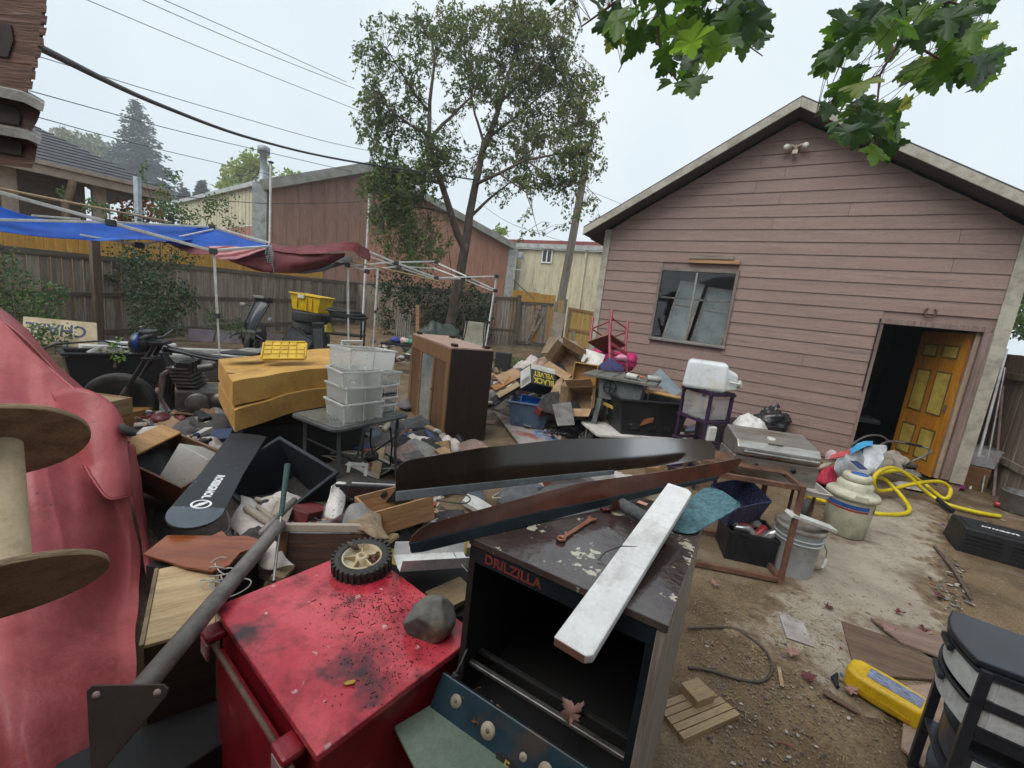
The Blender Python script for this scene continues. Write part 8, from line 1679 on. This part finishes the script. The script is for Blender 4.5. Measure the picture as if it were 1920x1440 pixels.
fx = thing('rusty_frame', 'rusty angle iron frame table under the grill', 'frame table', rmm)
FLn, FDp = .62, .55
for x, y in ((0,0),(-FLn,0),(0,FDp),(-FLn,FDp)): B().bx(x-.016,x+.016,y-.016,y+.016,0,tpz).obj('leg', rust, fx, bev=.003)
for z in (.02, tpz-.035):
    for y in (0,FDp): B().bx(-FLn+.017,-.017,y-.014,y+.014,z,z+.035).obj('rail', rust, fx, bev=.003)
    for x in (0,-FLn): B().bx(x-.014,x+.014,.017,FDp-.017,z,z+.035).obj('rail', rust, fx, bev=.003)
B().bx(-FLn+.02,-.02,.22,FDp-.02,tpz-.008,tpz).obj('top_sheet', rust, fx)
B().bx(-FLn+.02,-.02,.0,.3,tpz+.001,tpz+.02).obj('grill_support', rust, fx) if False else None
p = pz(1412,1050,.02); mc = thing('milk_crate', 'black milk crate of crushed cans inside the rusty frame', 'crate', TR(p.x-.02,p.y+.12,0.0,0,0,-14))
B().tray(.34,.34,0,.24,.012,None,.97,.006,.03).obj('crate_shell', plb, mc, bev=.006)
for k in range(7): B().bx(-.15+.05*k-.004,-.15+.05*k+.004,-.176,-.170,.03,.20).obj('lattice_bar', plb, mc)
r5 = random.Random(8); canm = [mt('silver can', (.5,.5,.5), (.4,.4,.4), rough=.3, metal=.8), mt('red can', (.35,.04,.04), (.28,.03,.03), rough=.35), mt('grey can', (.3,.29,.28), (.22,.21,.2), rough=.4)]
for k in range(13):
    B().lathe([(.024,0),(.032,.008),(.030,.05+.01*r5.random()),(.032,.10),(.024,.112)], 14).obj('drink_can', canm[k % 3], mm=mc.matrix_basis @ TR(r5.uniform(-.11,.11),r5.uniform(-.11,.11),.17+r5.uniform(0,.07),r5.uniform(50,130),0,r5.uniform(0,360)), label='crushed drink can heaped in the black milk crate', cat='can', group='cans in the milk crate')
p = pz(1398,950,.42); bk_ = thing('wire_basket', 'dark mesh basket with blue lining behind the milk crate', 'basket', TR(p.x,p.y+.15,.30,20,-10,15))
B().tray(.34,.26,0,.22,.006,None,.85).obj('shell', mt('dark mesh', (.03,.03,.05), (.08,.1,.25), sc=70, rough=.5, lo=.5, hi=.6, det=1), bk_)
B().bx(-.25,.25,-.2,.2,-.30,-.02).obj('stand_block', blk2, bk_) if False else None
bw_ = mt('grey white bucket plastic', (.40,.42,.43), (.33,.35,.36), sc=3, rough=.4, c3=(.26,.25,.23), sc3=3, t3=.66)
p = pz(1500,1088,0); bu = thing('bucket', 'grey plastic bucket with grimy lid beside the rusty frame', 'bucket', TR(p.x,p.y+.12,.0,0,0,0))
B().lathe([(0,0),(.128,0),(.132,.01),(.148,.34),(.155,.345),(.155,.365),(.148,.367)], 40).obj('pail', bw_, bu)
for z in (.27,.30): B().lathe([(.144,z-.004),(.158,z-.004),(.158,z+.004),(.145,z+.004)], 40).obj('rib', bw_, bu)
B().lathe([(.160,.350),(.163,.352),(.163,.378),(.150,.382),(.148,.374),(.02,.374),(0,.375)], 40).obj('lid', mt('grimy lid', (.30,.29,.26), (.17,.14,.11), sc=7, rough=.5, c3=(.12,.09,.07), sc3=6, t3=.6), bu)
b = B(); b.tube([(.158,0,.30),(.21,-.03,.20),(.20,-.06,.08),(.16,-.02,.03)], .004, 6).obj('bail_wire', chrome, bu); B().rod((.21,-.04,.15),(.185,-.055,.08),.014,10).obj('bail_grip', whitep, bu)
a, c = pY(1480,962,2.72), pY(1562,992,2.86); d = c-a; B().bx(0,d.length,-.035,.035,-.012,.012).obj('white_bar', whitep, mm=basis(a,d,V((-d.y,d.x,.1))), bev=.003, label='short white bar resting on the bucket lid', cat='bar')
crm = mt('cream canister plastic', (.50,.49,.38), (.44,.43,.325), sc=2.5, rough=.45, c3=(.33,.31,.23), sc3=2.5, t3=.64)
p = pz(1597,1014,0); cn_ = thing('vacuum_canister', 'cream canister with blue and red stripes standing on the concrete', 'canister', TR(p.x+.03,p.y+.15,0.01,0,0,-20) @ M.Diagonal((.80,.80,.98,1)))
B().lathe([(0,0),(.185,0),(.20,.01),(.225,.40)], 48).obj('drum', crm, cn_)
B().lathe([(.226,.36),(.250,.365),(.250,.395),(.235,.41),(.18,.415),(.17,.44)], 48).obj('rim', crm, cn_)
B().lathe([(.170,.417),(.170,.485),(.145,.505),(.138,.51)], 48).obj('motor_head', crm, cn_); hd2 = B().lathe([(.125,.51),(.135,.515),(.135,.555),(.120,.575),(0,.58)], 40).obj('cap', crm, cn_)
B().lathe([(.066,.5805),(.066,.583),(0,.584)], 30, TR(.01,-.02,0), sx=1.25).obj('blue_disc', mt('sticker blue', (.03,.12,.42), (.025,.1,.36), rough=.4), hd2)
def band(name, z0, z1, mat, a0, a1):
    b = B(); n_ = 26; vs = []
    for i in range(n_+1):
        a = rad(a0+(a1-a0)*i/n_)
        for z in (z0, z1): r = .2005+.025*z/.40*1.0+.0015; vs.append((r*math.cos(a), r*math.sin(a), z))
    b.add(vs, [(2*i,2*i+2,2*i+3,2*i+1) for i in range(n_)], True); b.obj(name, mat, cn_)
sb3, sr3 = mt('stripe blue', (.03,.10,.36), (.025,.085,.30), rough=.4), mt('stripe red', (.32,.045,.045), (.26,.035,.035), rough=.4)
for a0, a1 in ((165,300),(320,352)):
    band('blue_stripe', .285,.322, sb3, a0, a1) if a0 < 200 else band('blue_stripe', .255,.29, sb3, a0, a1); band('red_stripe', .262,.280, sr3, a0, a1) if a0 < 200 else band('red_stripe', .295,.31, sr3, a0, a1)
B().bx(-.06,.06,-.255,-.235,.37,.43).obj('clamp', crm, cn_, bev=.01)
yel = mt('yellow hose rubber', (.62,.50,.02), (.54,.42,.015), sc=8, rough=.4, c3=(.42,.33,.03), sc3=4, t3=.66)
hp_ = [(1500,925,.10),(1560,945,.03),(1610,958,.03),(1670,965,.03),(1705,958,.04),(1690,930,.10),(1660,900,.22),(1640,893,.30),(1655,886,.34),(1690,884,.30),(1730,905,.12),(1770,935,.05),(1782,918,.12),(1760,903,.20),(1710,908,.18),(1660,920,.12),(1640,915,.18),(1642,890,.34),(1670,877,.36),(1700,890,.28),(1740,925,.10),(1775,945,.04),(1830,960,.03),(1875,968,.03)]
def smooth(P, n_=6):
    out = []
    for k in range(len(P)-1):
        p0, p1, p2, p3 = P[max(k-1,0)], P[k], P[k+1], P[min(k+2,len(P)-1)]
        for i in range(n_):
            f_ = i/n_; out.append(.5*((2*p1)+(p2-p0)*f_+(2*p0-5*p1+4*p2-p3)*f_*f_+(3*p1-p0-3*p2+p3)*f_**3))
    out.append(P[-1]); return out
B().tube(smooth([pz(x,y,z) for x,y,z in hp_]), .022, 12).obj('yellow_hose', yel, label='thick yellow hose looping over the ground by the doorway', cat='hose')
B().tube(smooth([pz(x,y,z) for x,y,z in ((1518,900,.10),(1545,893,.14),(1580,905,.06),(1600,930,.03),(1640,960,.03))]), .022, 12).obj('yellow_hose', yel, label='yellow hose end running behind the cream canister', cat='hose')
B().tube([pz(1758,936,.062),pz(1772,948,.05),pz(1785,958,.04)], .027, 12).obj('tape_wrap', plb, label='black tape wrap round the yellow hose', cat='tape')
tub = mt('grey tubular frame', (.20,.20,.20), (.15,.15,.15), sc=5, rough=.45, metal=.5)
q = pz(1660,872,.05); wb = thing('pushchair_frame', 'grey tubular pushchair frame under the clothes by the doorway', 'pushchair', V((q.x,q.y,0))); wi = wb.matrix_basis.inverted()
B().tube([wi @ p for p in smooth([pz(1583,852,.40),pz(1600,832,.5),pz(1625,818,.56),pz(1650,817,.56),pz(1665,826,.50)])], .013, 8).obj('rear_bar', tub, wb)
B().tube([wi @ p for p in smooth([pz(1640,890,.12),pz(1644,850,.40),pz(1655,832,.52),pz(1680,828,.55),pz(1738,840,.52),pz(1742,850,.50),pz(1705,868,.35),pz(1690,885,.15)])], .013, 8).obj('handle_bar', tub, wb)
B().tube([wi @ p for p in (pz(1685,828,.55),pz(1728,837,.53))], .017, 10).obj('foam_grip', plb, wb)
B().bx(-.32,.30,-.26,.26,.13,.17).obj('seat_pan', mt('brown mesh', (.10,.085,.07), (.07,.06,.05), rough=.9), wb)
for x in (-.3,.28):
    for y in (-.22,.22): B().lathe([(0,-.015),(.075,-.015),(.075,.015),(0,.015)], 20, TR(x,y,.075,90,0,0)).obj('wheel', rub, wb); B().rod((x,y,.08),(x,y,.15),.01).obj('wheel_post', tub, wb)
cgr = [mt('pale grey jersey', (.40,.42,.45), (.33,.35,.38), sc=4, rough=.95), mt('sky blue cloth', (.05,.30,.55), (.04,.24,.46), sc=4, rough=.9), mt('coral red cloth', (.52,.09,.10), (.42,.07,.08), sc=4, rough=.9), mt('pale pink cloth', (.55,.40,.41), (.46,.33,.34), sc=4, rough=.9), mt('crumpled beige cloth', (.36,.31,.26), (.25,.21,.175), sc=5, rough=.95)]
def drape(label, rows_, mat, wr=.02, fr2=7, cat='cloth', name='cloth'):
    lofted([[pz(*q) for q in r] for r in rows_], 22, 22, wr, fr2).obj(name, mat, thick=.006, label=label, cat=cat)
drape('pale grey jersey hanging over the pushchair frame', [[(1575,862,.42),(1600,842,.5),(1635,835,.52),(1662,838,.50)],[(1565,880,.32),(1597,868,.38),(1630,860,.40),(1655,865,.38)],[(1575,898,.18),(1600,892,.24),(1625,890,.26),(1650,885,.26)]], cgr[0], .03)
drape('white grey sleeve hanging down beside the jersey', [[(1622,840,.52),(1640,836,.53),(1660,846,.48)],[(1612,870,.34),(1632,872,.36),(1648,878,.34)],[(1606,895,.16),(1620,900,.16),(1636,893,.22)]], mt('white jersey', (.52,.53,.57), (.45,.46,.5), sc=4, rough=.95), .02)
drape('sky blue cloth on top of the jersey', [[(1594,842,.53),(1615,828,.57),(1638,828,.57)],[(1598,848,.51),(1618,840,.545),(1636,835,.55)]], cgr[1], .015)
drape('coral red cloth left of the jersey', [[(1560,852,.40),(1580,845,.46),(1596,838,.52)],[(1553,862,.33),(1574,858,.40),(1592,850,.47)]], cgr[2], .015)
drape('pale pink cloth at the left end of the clothes', [[(1548,850,.36),(1558,843,.42),(1568,846,.43)],[(1546,862,.28),(1556,862,.33),(1566,858,.36)]], cgr[3], .015)
drape('crumpled beige cloth on the pushchair seat', [[(1648,852,.36),(1680,845,.38),(1705,862,.30)],[(1640,868,.30),(1672,865,.34),(1700,874,.24)],[(1640,878,.24),(1668,882,.24),(1690,886,.18)]], cgr[4], .05, 9)
p = pz(1600,862,.47); B().bx(-.05,.05,-.003,.003,-.07,.07).obj('navy_tag', mt('navy patch', (.03,.045,.14), (.025,.035,.11), rough=.9), mm=TR(*pz(1610,872,.40),-70,0,10), label='navy blue patch on the grey jersey', cat='cloth')
cloth(.5,.36,.2,seed=81).obj('bag_heap', plb, mm=TR(*pz(1555,910,.02),0,0,30), thick=.006, label='black bag with red side lying by the canister', cat='bag')
cloth(.26,.2,.2,seed=82).obj('red_cloth', mt('crimson cloth', (.42,.025,.06), (.33,.02,.045), rough=.8), mm=TR(*pz(1550,905,.10),0,0,10), thick=.005, label='crimson cloth on the black bag', cat='cloth')
p = pz(1562,882,.20); B().bx(-.05,.05,-.03,.03,-.05,.05).obj('yellow_tag', tp_, mm=TR(p.x,p.y,p.z,20,30,20), bev=.008, label='yellow plastic block among the clothes', cat='block')
cloth(.42,.3,.08,seed=83,fold=12).obj('gravel_bag', mt('grey gravel', (.12,.115,.105), (.25,.24,.22), sc=60, rough=.95, lo=.45, hi=.6, bump=1, bsc=60), mm=TR(*pz(1700,890,.02),0,0,0), label='spill of grey gravel at the doorway', cat='gravel', kind='stuff')
cloth(.45,.22,.06,seed=84,fold=7).obj('white_wrapper', mt('white wrapper', (.48,.47,.44), (.36,.34,.3), sc=7, rough=.7), mm=TR(*pz(1712,915,.02),0,0,-20), thick=.003, label='crumpled white wrapper under the yellow hose', cat='wrapper')
cloth(.28,.2,.10,seed=85).obj('pink_toy_bag', mt('magenta plastic', (.42,.05,.30), (.34,.10,.2), sc=8, rough=.5), mm=TR(*pz(1788,912,.02),0,0,0), thick=.004, label='magenta plastic bag at the foot of the garage corner', cat='bag')
a = pY(1500,905,3.25); tr = thing('white_tray', 'dirty white plastic tray beside the grill', 'tray', TR(a.x+.05,a.y,a.z-.05,0,0,-12)); B().tray(.20,.36,0,.05,.006,None,.9,.01,.01).obj('tub', mt('dirty white plastic', (.5,.46,.42), (.40,.30,.22), sc=5, rough=.5), tr, bev=.008)
for x in (-.08,.08): B().rod((x,0,-a.z+.06),(x,0,0),.012).obj('leg', rust, tr)
yb = thing('glue_bottle', 'yellow bottle with orange nozzle lying on the white tray', 'bottle', tr.matrix_basis @ TR(-.06,-.06,.055,0,80,30))
B().lathe([(0,-.07),(.02,-.068),(.022,-.06),(.022,.05),(.012,.065)], 16).obj('body', tp_, yb); B().lathe([(.012,.066),(.010,.08),(.0,.09)], 12).obj('nozzle', mt('orange nozzle', (.5,.13,.02), (.42,.1,.02), rough=.4), yb)
p = pz(1512,958,.1); B().lathe([(0,-.03),(.10,-.03),(.11,-.02),(.11,.02),(.10,.03),(0,.03)], 24).obj('caster_wheel', rub, mm=TR(p.x,p.y,.11,90,0,40), label='dark wheel lying behind the bucket', cat='wheel')
cloth(.55,.4,.16,seed=86).obj('white_bag', mt('white plastic bag', (.6,.58,.56), (.5,.48,.46), rough=.4), mm=TR(*pz(1405,800,.42),0,0,20), thick=.004, label='white plastic bag behind the gas grill', cat='bag')
B().bx(-.6,.6,-.25,.25,0,.42).obj('low_bench', blk2, mm=frame(pz(1360,850,0),pz(1470,850,0))[0] @ TR(.4,.2,0), label='dark low bench behind the gas grill', cat='bench')
ca2, cb3 = pz(1790,1032,.0), pz(1845,1065,.0)
cm2 = TR(*pz(1862,1050,0),0,0,-32)
ck = thing('plastic_crate', 'black plastic grocery crate upside down at the right edge', 'crate', cm2 @ TR(.05,.16,0))
B().box((0,0,.115),(.60,.40,.23),None,.93).obj('shell', plb, ck, bev=.012)
for s in (-1,1):
    for k in range(5): B().bx(-.26,-.03,s*.197-.004,s*.197+.004,.03+.035*k,.045+.035*k).obj('slot_bar', plb, ck, mm=TR(0,0,0,0,0,0)); B().bx(.03,.26,s*.197-.004,s*.197+.004,.03+.035*k,.045+.035*k).obj('slot_bar', plb, ck)
B().bx(-.24,.24,-.14,.14,.2305,.236).obj('raised_panel', plb, ck, bev=.003)
text('SAFEWAY', .055, wlog, ck, TR(-.02,-.02,.2372) @ M.Rotation(math.pi,4,'Z'), bold=.002)
B().lathe([(.022,0),(.022,.0015),(0,.002)], 20, TR(.15,-.02,.2365)).obj('logo_dot', mt('red logo dot', (.45,.09,.08), (.38,.07,.06), rough=.5), ck)
p = pz(1905,965,.0); po_ = thing('steel_pot', 'grey steel pot behind the black crate', 'pot', TR(p.x+.15,p.y+.1,0)); B().lathe([(0,0),(.17,0),(.18,.02),(.18,.22),(.19,.225),(.19,.235),(.172,.235),(.172,.03),(0,.02)], 36).obj('pan', mt('grey enamel pot', (.24,.24,.23), (.17,.17,.16), sc=5, rough=.35, metal=.4), po_)
p = pz(1905,925,0); bn = thing('grey_bin', 'large grey plastic bin at the right fence', 'bin', TR(p.x+.25,p.y+.25,0,0,0,-28)); B().tray(.55,.5,0,.62,.012,None,.78,.02,.03).obj('tub', mt('grey green bin plastic', (.17,.20,.205), (.13,.155,.16), sc=3, rough=.4), bn, bev=.03)
cloth(.3,.25,.15,seed=88).obj('white_cloth', whs, mm=bn.matrix_basis @ TR(-.08,0,.58), thick=.005, label='white cloth lying in the grey bin', cat='cloth')
p = pz(1834,920,0); B().bx(-.13,.13,-.14,.14,0,.32).obj('brown_box', brnw, mm=TR(p.x,p.y+.14,0,0,0,-30), bev=.006, label='brown wooden box beside the garage corner', cat='box')
ctt = thing('clear_tote', 'clear plastic tote standing on the brown box', 'tote', TR(p.x,p.y+.14,.325,0,0,-30)); B().tray(.34,.34,0,.25,.005,None,.88,.01,.015).obj('tub', clearp, ctt, bev=.01); B().bx(-.14,.14,-.14,.14,.01,.12).obj('contents', mt('lilac contents', (.35,.30,.38), (.25,.22,.28), sc=9, rough=.9), ctt)
p = pz(1864,945,.03); B().lathe([(.024,0),(.033,.008),(.030,.06),(.033,.112),(.026,.12),(0,.12)], 18).obj('drink_can', canm[1], mm=TR(p.x,p.y,.035,90,0,60), label='red drink can lying on the dirt before the grey bin', cat='can')
a = gmm @ V((5.55,.3,0)); t_ = thing('pole_bundle', 'long white and grey poles leaning beside the garage corner', 'poles', a)
for k in range(3): B().rod((.05*k,-.1*k,0),(.30+.05*k,.35,1.9-.25*k),.016).obj('pole', (pvc,alu,bare)[k], t_)
a, c = pz(1752,1025,.02), pz(1822,1125,.02); B().tube([a, (a+c)/2+V((.02,0,.01)), c], [.012,.014,.010], 8).obj('stick', bark, label='thin brown stick lying on the dirt below the crate', cat='stick')
B().tube(smooth([pz(x,y,.012) for x,y in ((1290,1178),(1330,1176),(1375,1178),(1405,1195),(1430,1215),(1446,1240),(1446,1262),(1425,1278),(1380,1272),(1330,1257),(1290,1252))]), .007, 8).obj('extension_cord', mt('dirty brown cord', (.085,.07,.055), (.06,.05,.04), rough=.7), label='looped brown cord on the dirt right of the stove cabinet', cat='cord')
wplk = wood('wet weathered plywood', (.155,.095,.06), (.10,.06,.04), 0, sc=2, rough=.75, bump=.4, c3=(.20,.15,.11), sc3=3, t3=.62)
def plank_px(name, label, pts, mat, z=.02, th=.014):
    P = [pz(x,y,z) for x,y in pts]; mm = frame(P[0], P[1])[0]; inv = mm.inverted(); B().poly([((inv @ p).x,(inv @ p).y) for p in P], th, None, -th).obj(name, mat, mm=mm, bev=.002, label=label, cat='board')
plank_px('weathered_board','longest wet brown plywood strip on the ground', ((1577,1163),(1700,1205),(1775,1252),(1770,1275),(1605,1262)), wplk, .018)
plank_px('weathered_board','second wet plywood strip beyond the longest one', ((1632,1157),(1770,1195),(1775,1235),(1690,1204)), wood('wet pinkish plywood', (.24,.16,.125), (.17,.11,.085), 0, sc=2, rough=.75, bump=.4), .034)
plank_px('weathered_board','narrow reddish board behind the yellow case', ((1545,1290),(1610,1330),(1615,1340),(1545,1300)), wplk, .02, .01)
plank_px('plywood_sheet','pinkish plywood sheet under the drawer tower', ((1700,1285),(1900,1270),(1960,1440),(1800,1500),(1690,1400)), wood('pink plywood', (.33,.23,.17), (.25,.17,.125), 0, sc=2, rough=.75), .02)
ga3, gb3 = pz(1283,1385,.03), pz(1385,1340,.03); dm, dl_ = frame(ga3, gb3); dk = thing('decking_offcut', 'grooved pale decking offcut beside the stove cabinet', 'decking', dm)
for k in range(5): B().bx(0,dl_+.03*(2-k)*.2,.0+.034*k,.030+.034*k,-.03,-.002).obj('ridge', tanw, dk, bev=.002)
B().bx(0.01,dl_-.01,.001,.165,-.031,-.022).obj('base', tanw, dk)
B().bx(-.06,.05,-.05,.05,0,.07).obj('wood_block', pinew if False else tanw, mm=TR(*pz(1305,1315,.0),0,0,25), bev=.004, label='pale wooden block on the decking offcut', cat='block')
ya = pz(1672,1395,0); yc = thing('tool_case', 'yellow plastic tool case with dark label lying on the plywood', 'tool case', TR(*pz(1660,1310,.03),0,0,-52)); 
ycp = [(-.06,-.15),(.06,-.15),(.075,-.12),(.085,.02),(.08,.13),(.05,.16),(-.05,.16),(-.08,.13),(-.085,.02),(-.075,-.12)]
B().poly(ycp, .10, TR(0,0,-.02)).obj('shell', mt('yellow case plastic', (.66,.42,.012), (.58,.36,.01), sc=4, rough=.35), yc, bev=.02, seg=4, mm=M.Rotation(rad(90),4,'Z'))
B().bx(-.08,.12,-.045,.045,.0805,.083).obj('label_panel', mt('dark label print', (.05,.06,.14), (.30,.33,.42), sc=30, rough=.3, st=(1,6,1)), yc, bev=.002)
for s in (-1,1): B().bx(-.10,.10,s*.082-.004,s*.082+.004,.0,.02).obj('groove_shade', mt('yellow case shade', (.50,.30,.01), (.42,.25,.01), rough=.4), yc)  # darker yellow strips painted in for the shade of side grooves
dtp = [pz(1792,1142,.72), pz(1845,1245,.72)]
dmm, dln = frame(V((dtp[1].x,dtp[1].y,0)), V((dtp[0].x,dtp[0].y,0)))
dt = thing('drawer_tower', 'black plastic drawer tower with bowed clear drawers at the lower right', 'drawer tower', dmm); DWd = dln; DDp = .40
blkp = mt('blue black plastic', (.018,.020,.026), (.028,.030,.037), sc=4, rough=.35)
for x in (.0,DWd-.025):
    for y in (-.03,-DDp): B().bx(x,x+.025,y,y+.03,0,.697).obj('upright', blkp, dt, bev=.003)
for z in (.0,.235,.47): B().bx(.0255,DWd-.0255,-DDp+.005,-.005,z+.0,z+.014).obj('shelf', blkp, dt)
for z in (.02,.24,.46,.58): B().bx(.026,DWd-.026,-DDp+.004,-DDp+.012,z+.10,z+.12).obj('rear_rail', blkp, dt); 
for z in (.215,.45,.57): B().bx(.003,.018,-DDp+.031,-.031,z,z+.03).obj('side_rail', blkp, dt); 
def bowed(z0, h, mat, out=0.0):
    n_ = 10; b = B()
    front = [(.012+(DWd-.024)*i/n_, .035*math.sin(math.pi*i/n_)+out) for i in range(n_+1)]
    pts = front+[(DWd-.03,-DDp+.04+out),(.03,-DDp+.04+out)]
    b.poly(pts[::-1], h, None, z0); return b
bowed(.698, .022, blkp, .012).obj('top', blkp, dt, bev=.006); B().bx(.01,DWd-.01,-DDp,-DDp+.06,.699,.719).obj('top_lip', blkp, dt, bev=.004)
pdm = mt('pale drawer plastic', (.60,.62,.62), (.52,.54,.54), sc=3, rough=.35, c3=(.48,.44,.38), sc3=3, t3=.66)
for z0, z1 in ((.50,.565),(.60,.672),(.29,.37),(.06,.14)): B().bx(.010,.016,-DDp+.05,-.05,z0,z1).obj('side_panel', pdm, dt)
for z0, z1 in ((.47,.498),(.567,.598),(.674,.697)): B().bx(.004,.018,-DDp+.031,-.031,z0,z1).obj('side_rail', blkp, dt)
for k, (z0, h) in enumerate(((.585,.105),(.478,.095))):
    o = bowed(z0, h, clearp).obj('drawer', pdm, dt, bev=.004)
    bowed(z0+h-.012, .012, plb, .008).obj('drawer_rim', blkp, o, bev=.003)
    B().bx(DWd*.36,DWd*.64,.036,.052,z0+h-.035,z0+h-.013).obj('pull', blkp, o, bev=.003)
for z0 in (.27,.03):
    o = bowed(z0, .11, cloudy, -.05).obj('drawer', mt('navy drawer plastic', (.05,.06,.085), (.035,.042,.06), rough=.35), dt, bev=.004); bowed(z0+.108, .012, plb, -.045).obj('drawer_rim', blkp, o, bev=.003)
p = pz(2060,1200,.0); wc2 = thing('lawn_chair', 'white tubular lawn chair with webbing at the right edge', 'chair', TR(p.x+.08,p.y+.1,0,0,0,20))
B().tube(smooth([V(q) for q in ((-.22,-.05,.012),(-.20,-.12,.012),(.30,-.30,.012))]), .013, 8).obj('frame_tube', pvc, wc2); B().tube(smooth([V(q) for q in ((-.22,-.05,.012),(-.24,.0,.06),(-.10,.05,.22),(.15,.1,.40))]), .013, 8).obj('frame_tube', pvc, wc2)
for k in range(4): B().bx(-.05,.45,.0+.07*k,.05+.07*k,.20+.05*k,.206+.05*k).obj('webbing', mt('white webbing', (.6,.59,.55), (.5,.49,.45), rough=.7), wc2)
plank_px('plastic_film','sheet of crumpled plastic film on the dirt', ((1460,1147),(1500,1152),(1527,1213),(1475,1195)), mt('grey plastic film', (.30,.26,.24), (.40,.36,.34), sc=9, rough=.2, bump=.5, bsc=40), .012, .003)
plank_px('wood_splinter','short pale wood splinter on the dirt', ((1457,1248),(1464,1250),(1471,1288),(1463,1285)), tanw, .012, .006)
p = pz(1568,1277,.012); B().tube([(-.05,0,0),(0,.01,.004),(.06,-.01,0)], [.008,.016,.006], 8).obj('black_scrap', plb, mm=TR(p.x,p.y,.016,0,0,60), label='small black rubber scrap on the dirt', cat='scrap')
scat2('litter beside the stick on the dirt', ((1740,1040),(1800,1050),(1830,1130),(1790,1160),(1740,1110)), 110, .003, .008,.030, 210, flat=True)
scat2('fine litter over the dirt path', ((1340,1120),(1560,1180),(1750,1100),(1640,1290),(1560,1440),(1330,1440),(1310,1290)), 170, .002, .003,.014, 230, flat=True)
scat2('litter along the right fence', ((1780,940),(1900,960),(1850,1010),(1760,990)), 50, .004, .008,.03, 250, flat=True)
gvl = B(); r6 = random.Random(4)
for _ in range(900):
    x, y = r6.gauss(1480,110), r6.gauss(1270,80)
    if x < 1300 or y > 1440 or y < 1110: continue
    p = pz(x, y, .004); s = r6.uniform(.0015,.006); gvl.box((0,0,0),(s*2,s*1.5,s), TR(p.x,p.y,p.z+gz(p.x,p.y)*.6,r6.uniform(-30,30),r6.uniform(-30,30),r6.uniform(0,360)))
gvl.obj('gravel', mt('pale gravel', (.25,.21,.165), (.16,.13,.10), sc=30, rough=.9), label='pale gravel and chips on the dirt right of the stove', cat='gravel', kind='stuff')
chips = B()
for _ in range(1900):
    x, y = r6.uniform(1300,1900), r6.uniform(940,1440)
    if r6.random() < .45: x, y = r6.gauss(1450,70), r6.gauss(1200,60)
    p = pz(x, y, 0); s = r6.uniform(.004,.018); chips.box((0,0,0),(s*2,r6.uniform(.0012,.004),.0012), TR(p.x,p.y,gz(p.x,p.y)+.012*NZ.noise(V((p.x*3.1,p.y*3.1,4)))+.009,r6.uniform(-8,8),r6.uniform(-12,12),r6.uniform(0,360)))
chips.obj('wood_chips', mt('straw and splinters', (.31,.22,.125), (.19,.125,.07), sc=9, rough=.9), label='straw and wood splinters strewn over the dirt at right', cat='wood chips', kind='stuff')
fl = [leafmat('fallen maple pink', (.42,.22,.20), (.30,.13,.12), .1), leafmat('fallen maple red', (.30,.05,.05), (.2,.035,.035), .1)]
for k, (x, y) in enumerate(((1665,1183),(1724,1175),(1735,1190),(1770,1120),(1480,1225),(1512,1262),(1338,1095),(1560,1140),(1600,1300),(1690,1150))):
    p = pz(x, y, .03); o = bpy.data.objects.new('fallen_leaf', dmesh[1 if k % 2 else 2]); COL.objects.link(o); o.matrix_world = TR(p.x,p.y,.03,r6.uniform(-15,15),r6.uniform(-15,15),r6.uniform(0,360)) @ M.Scale(r6.uniform(.05,.075),4); tag(o, 'small fallen maple leaf lying on the dirt path', 'leaf', 'fallen maple leaves on the path')
hz = B().bx(-90,60,-6,150,-1.2,42).obj('haze', None, kind='stuff', label='thin grey morning haze over the yard and trees', cat='haze')
hm_ = bpy.data.materials.new('thin haze'); hm_.use_nodes = True; hn = hm_.node_tree.nodes; hn.remove(hn['Principled BSDF'])
pv = hn.new('ShaderNodeVolumePrincipled'); pv.inputs['Color'].default_value = (.93,.96,1,1); pv.inputs['Density'].default_value = .0017; pv.inputs['Anisotropy'].default_value = .2
hm_.node_tree.links.new(pv.outputs[0], hn['Material Output'].inputs['Volume']); hz.data.materials.clear(); hz.data.materials.append(hm_)
SC.cycles.volume_bounces = 0; SC.cycles.volume_step_rate = 10; SC.cycles.volume_max_steps = 32
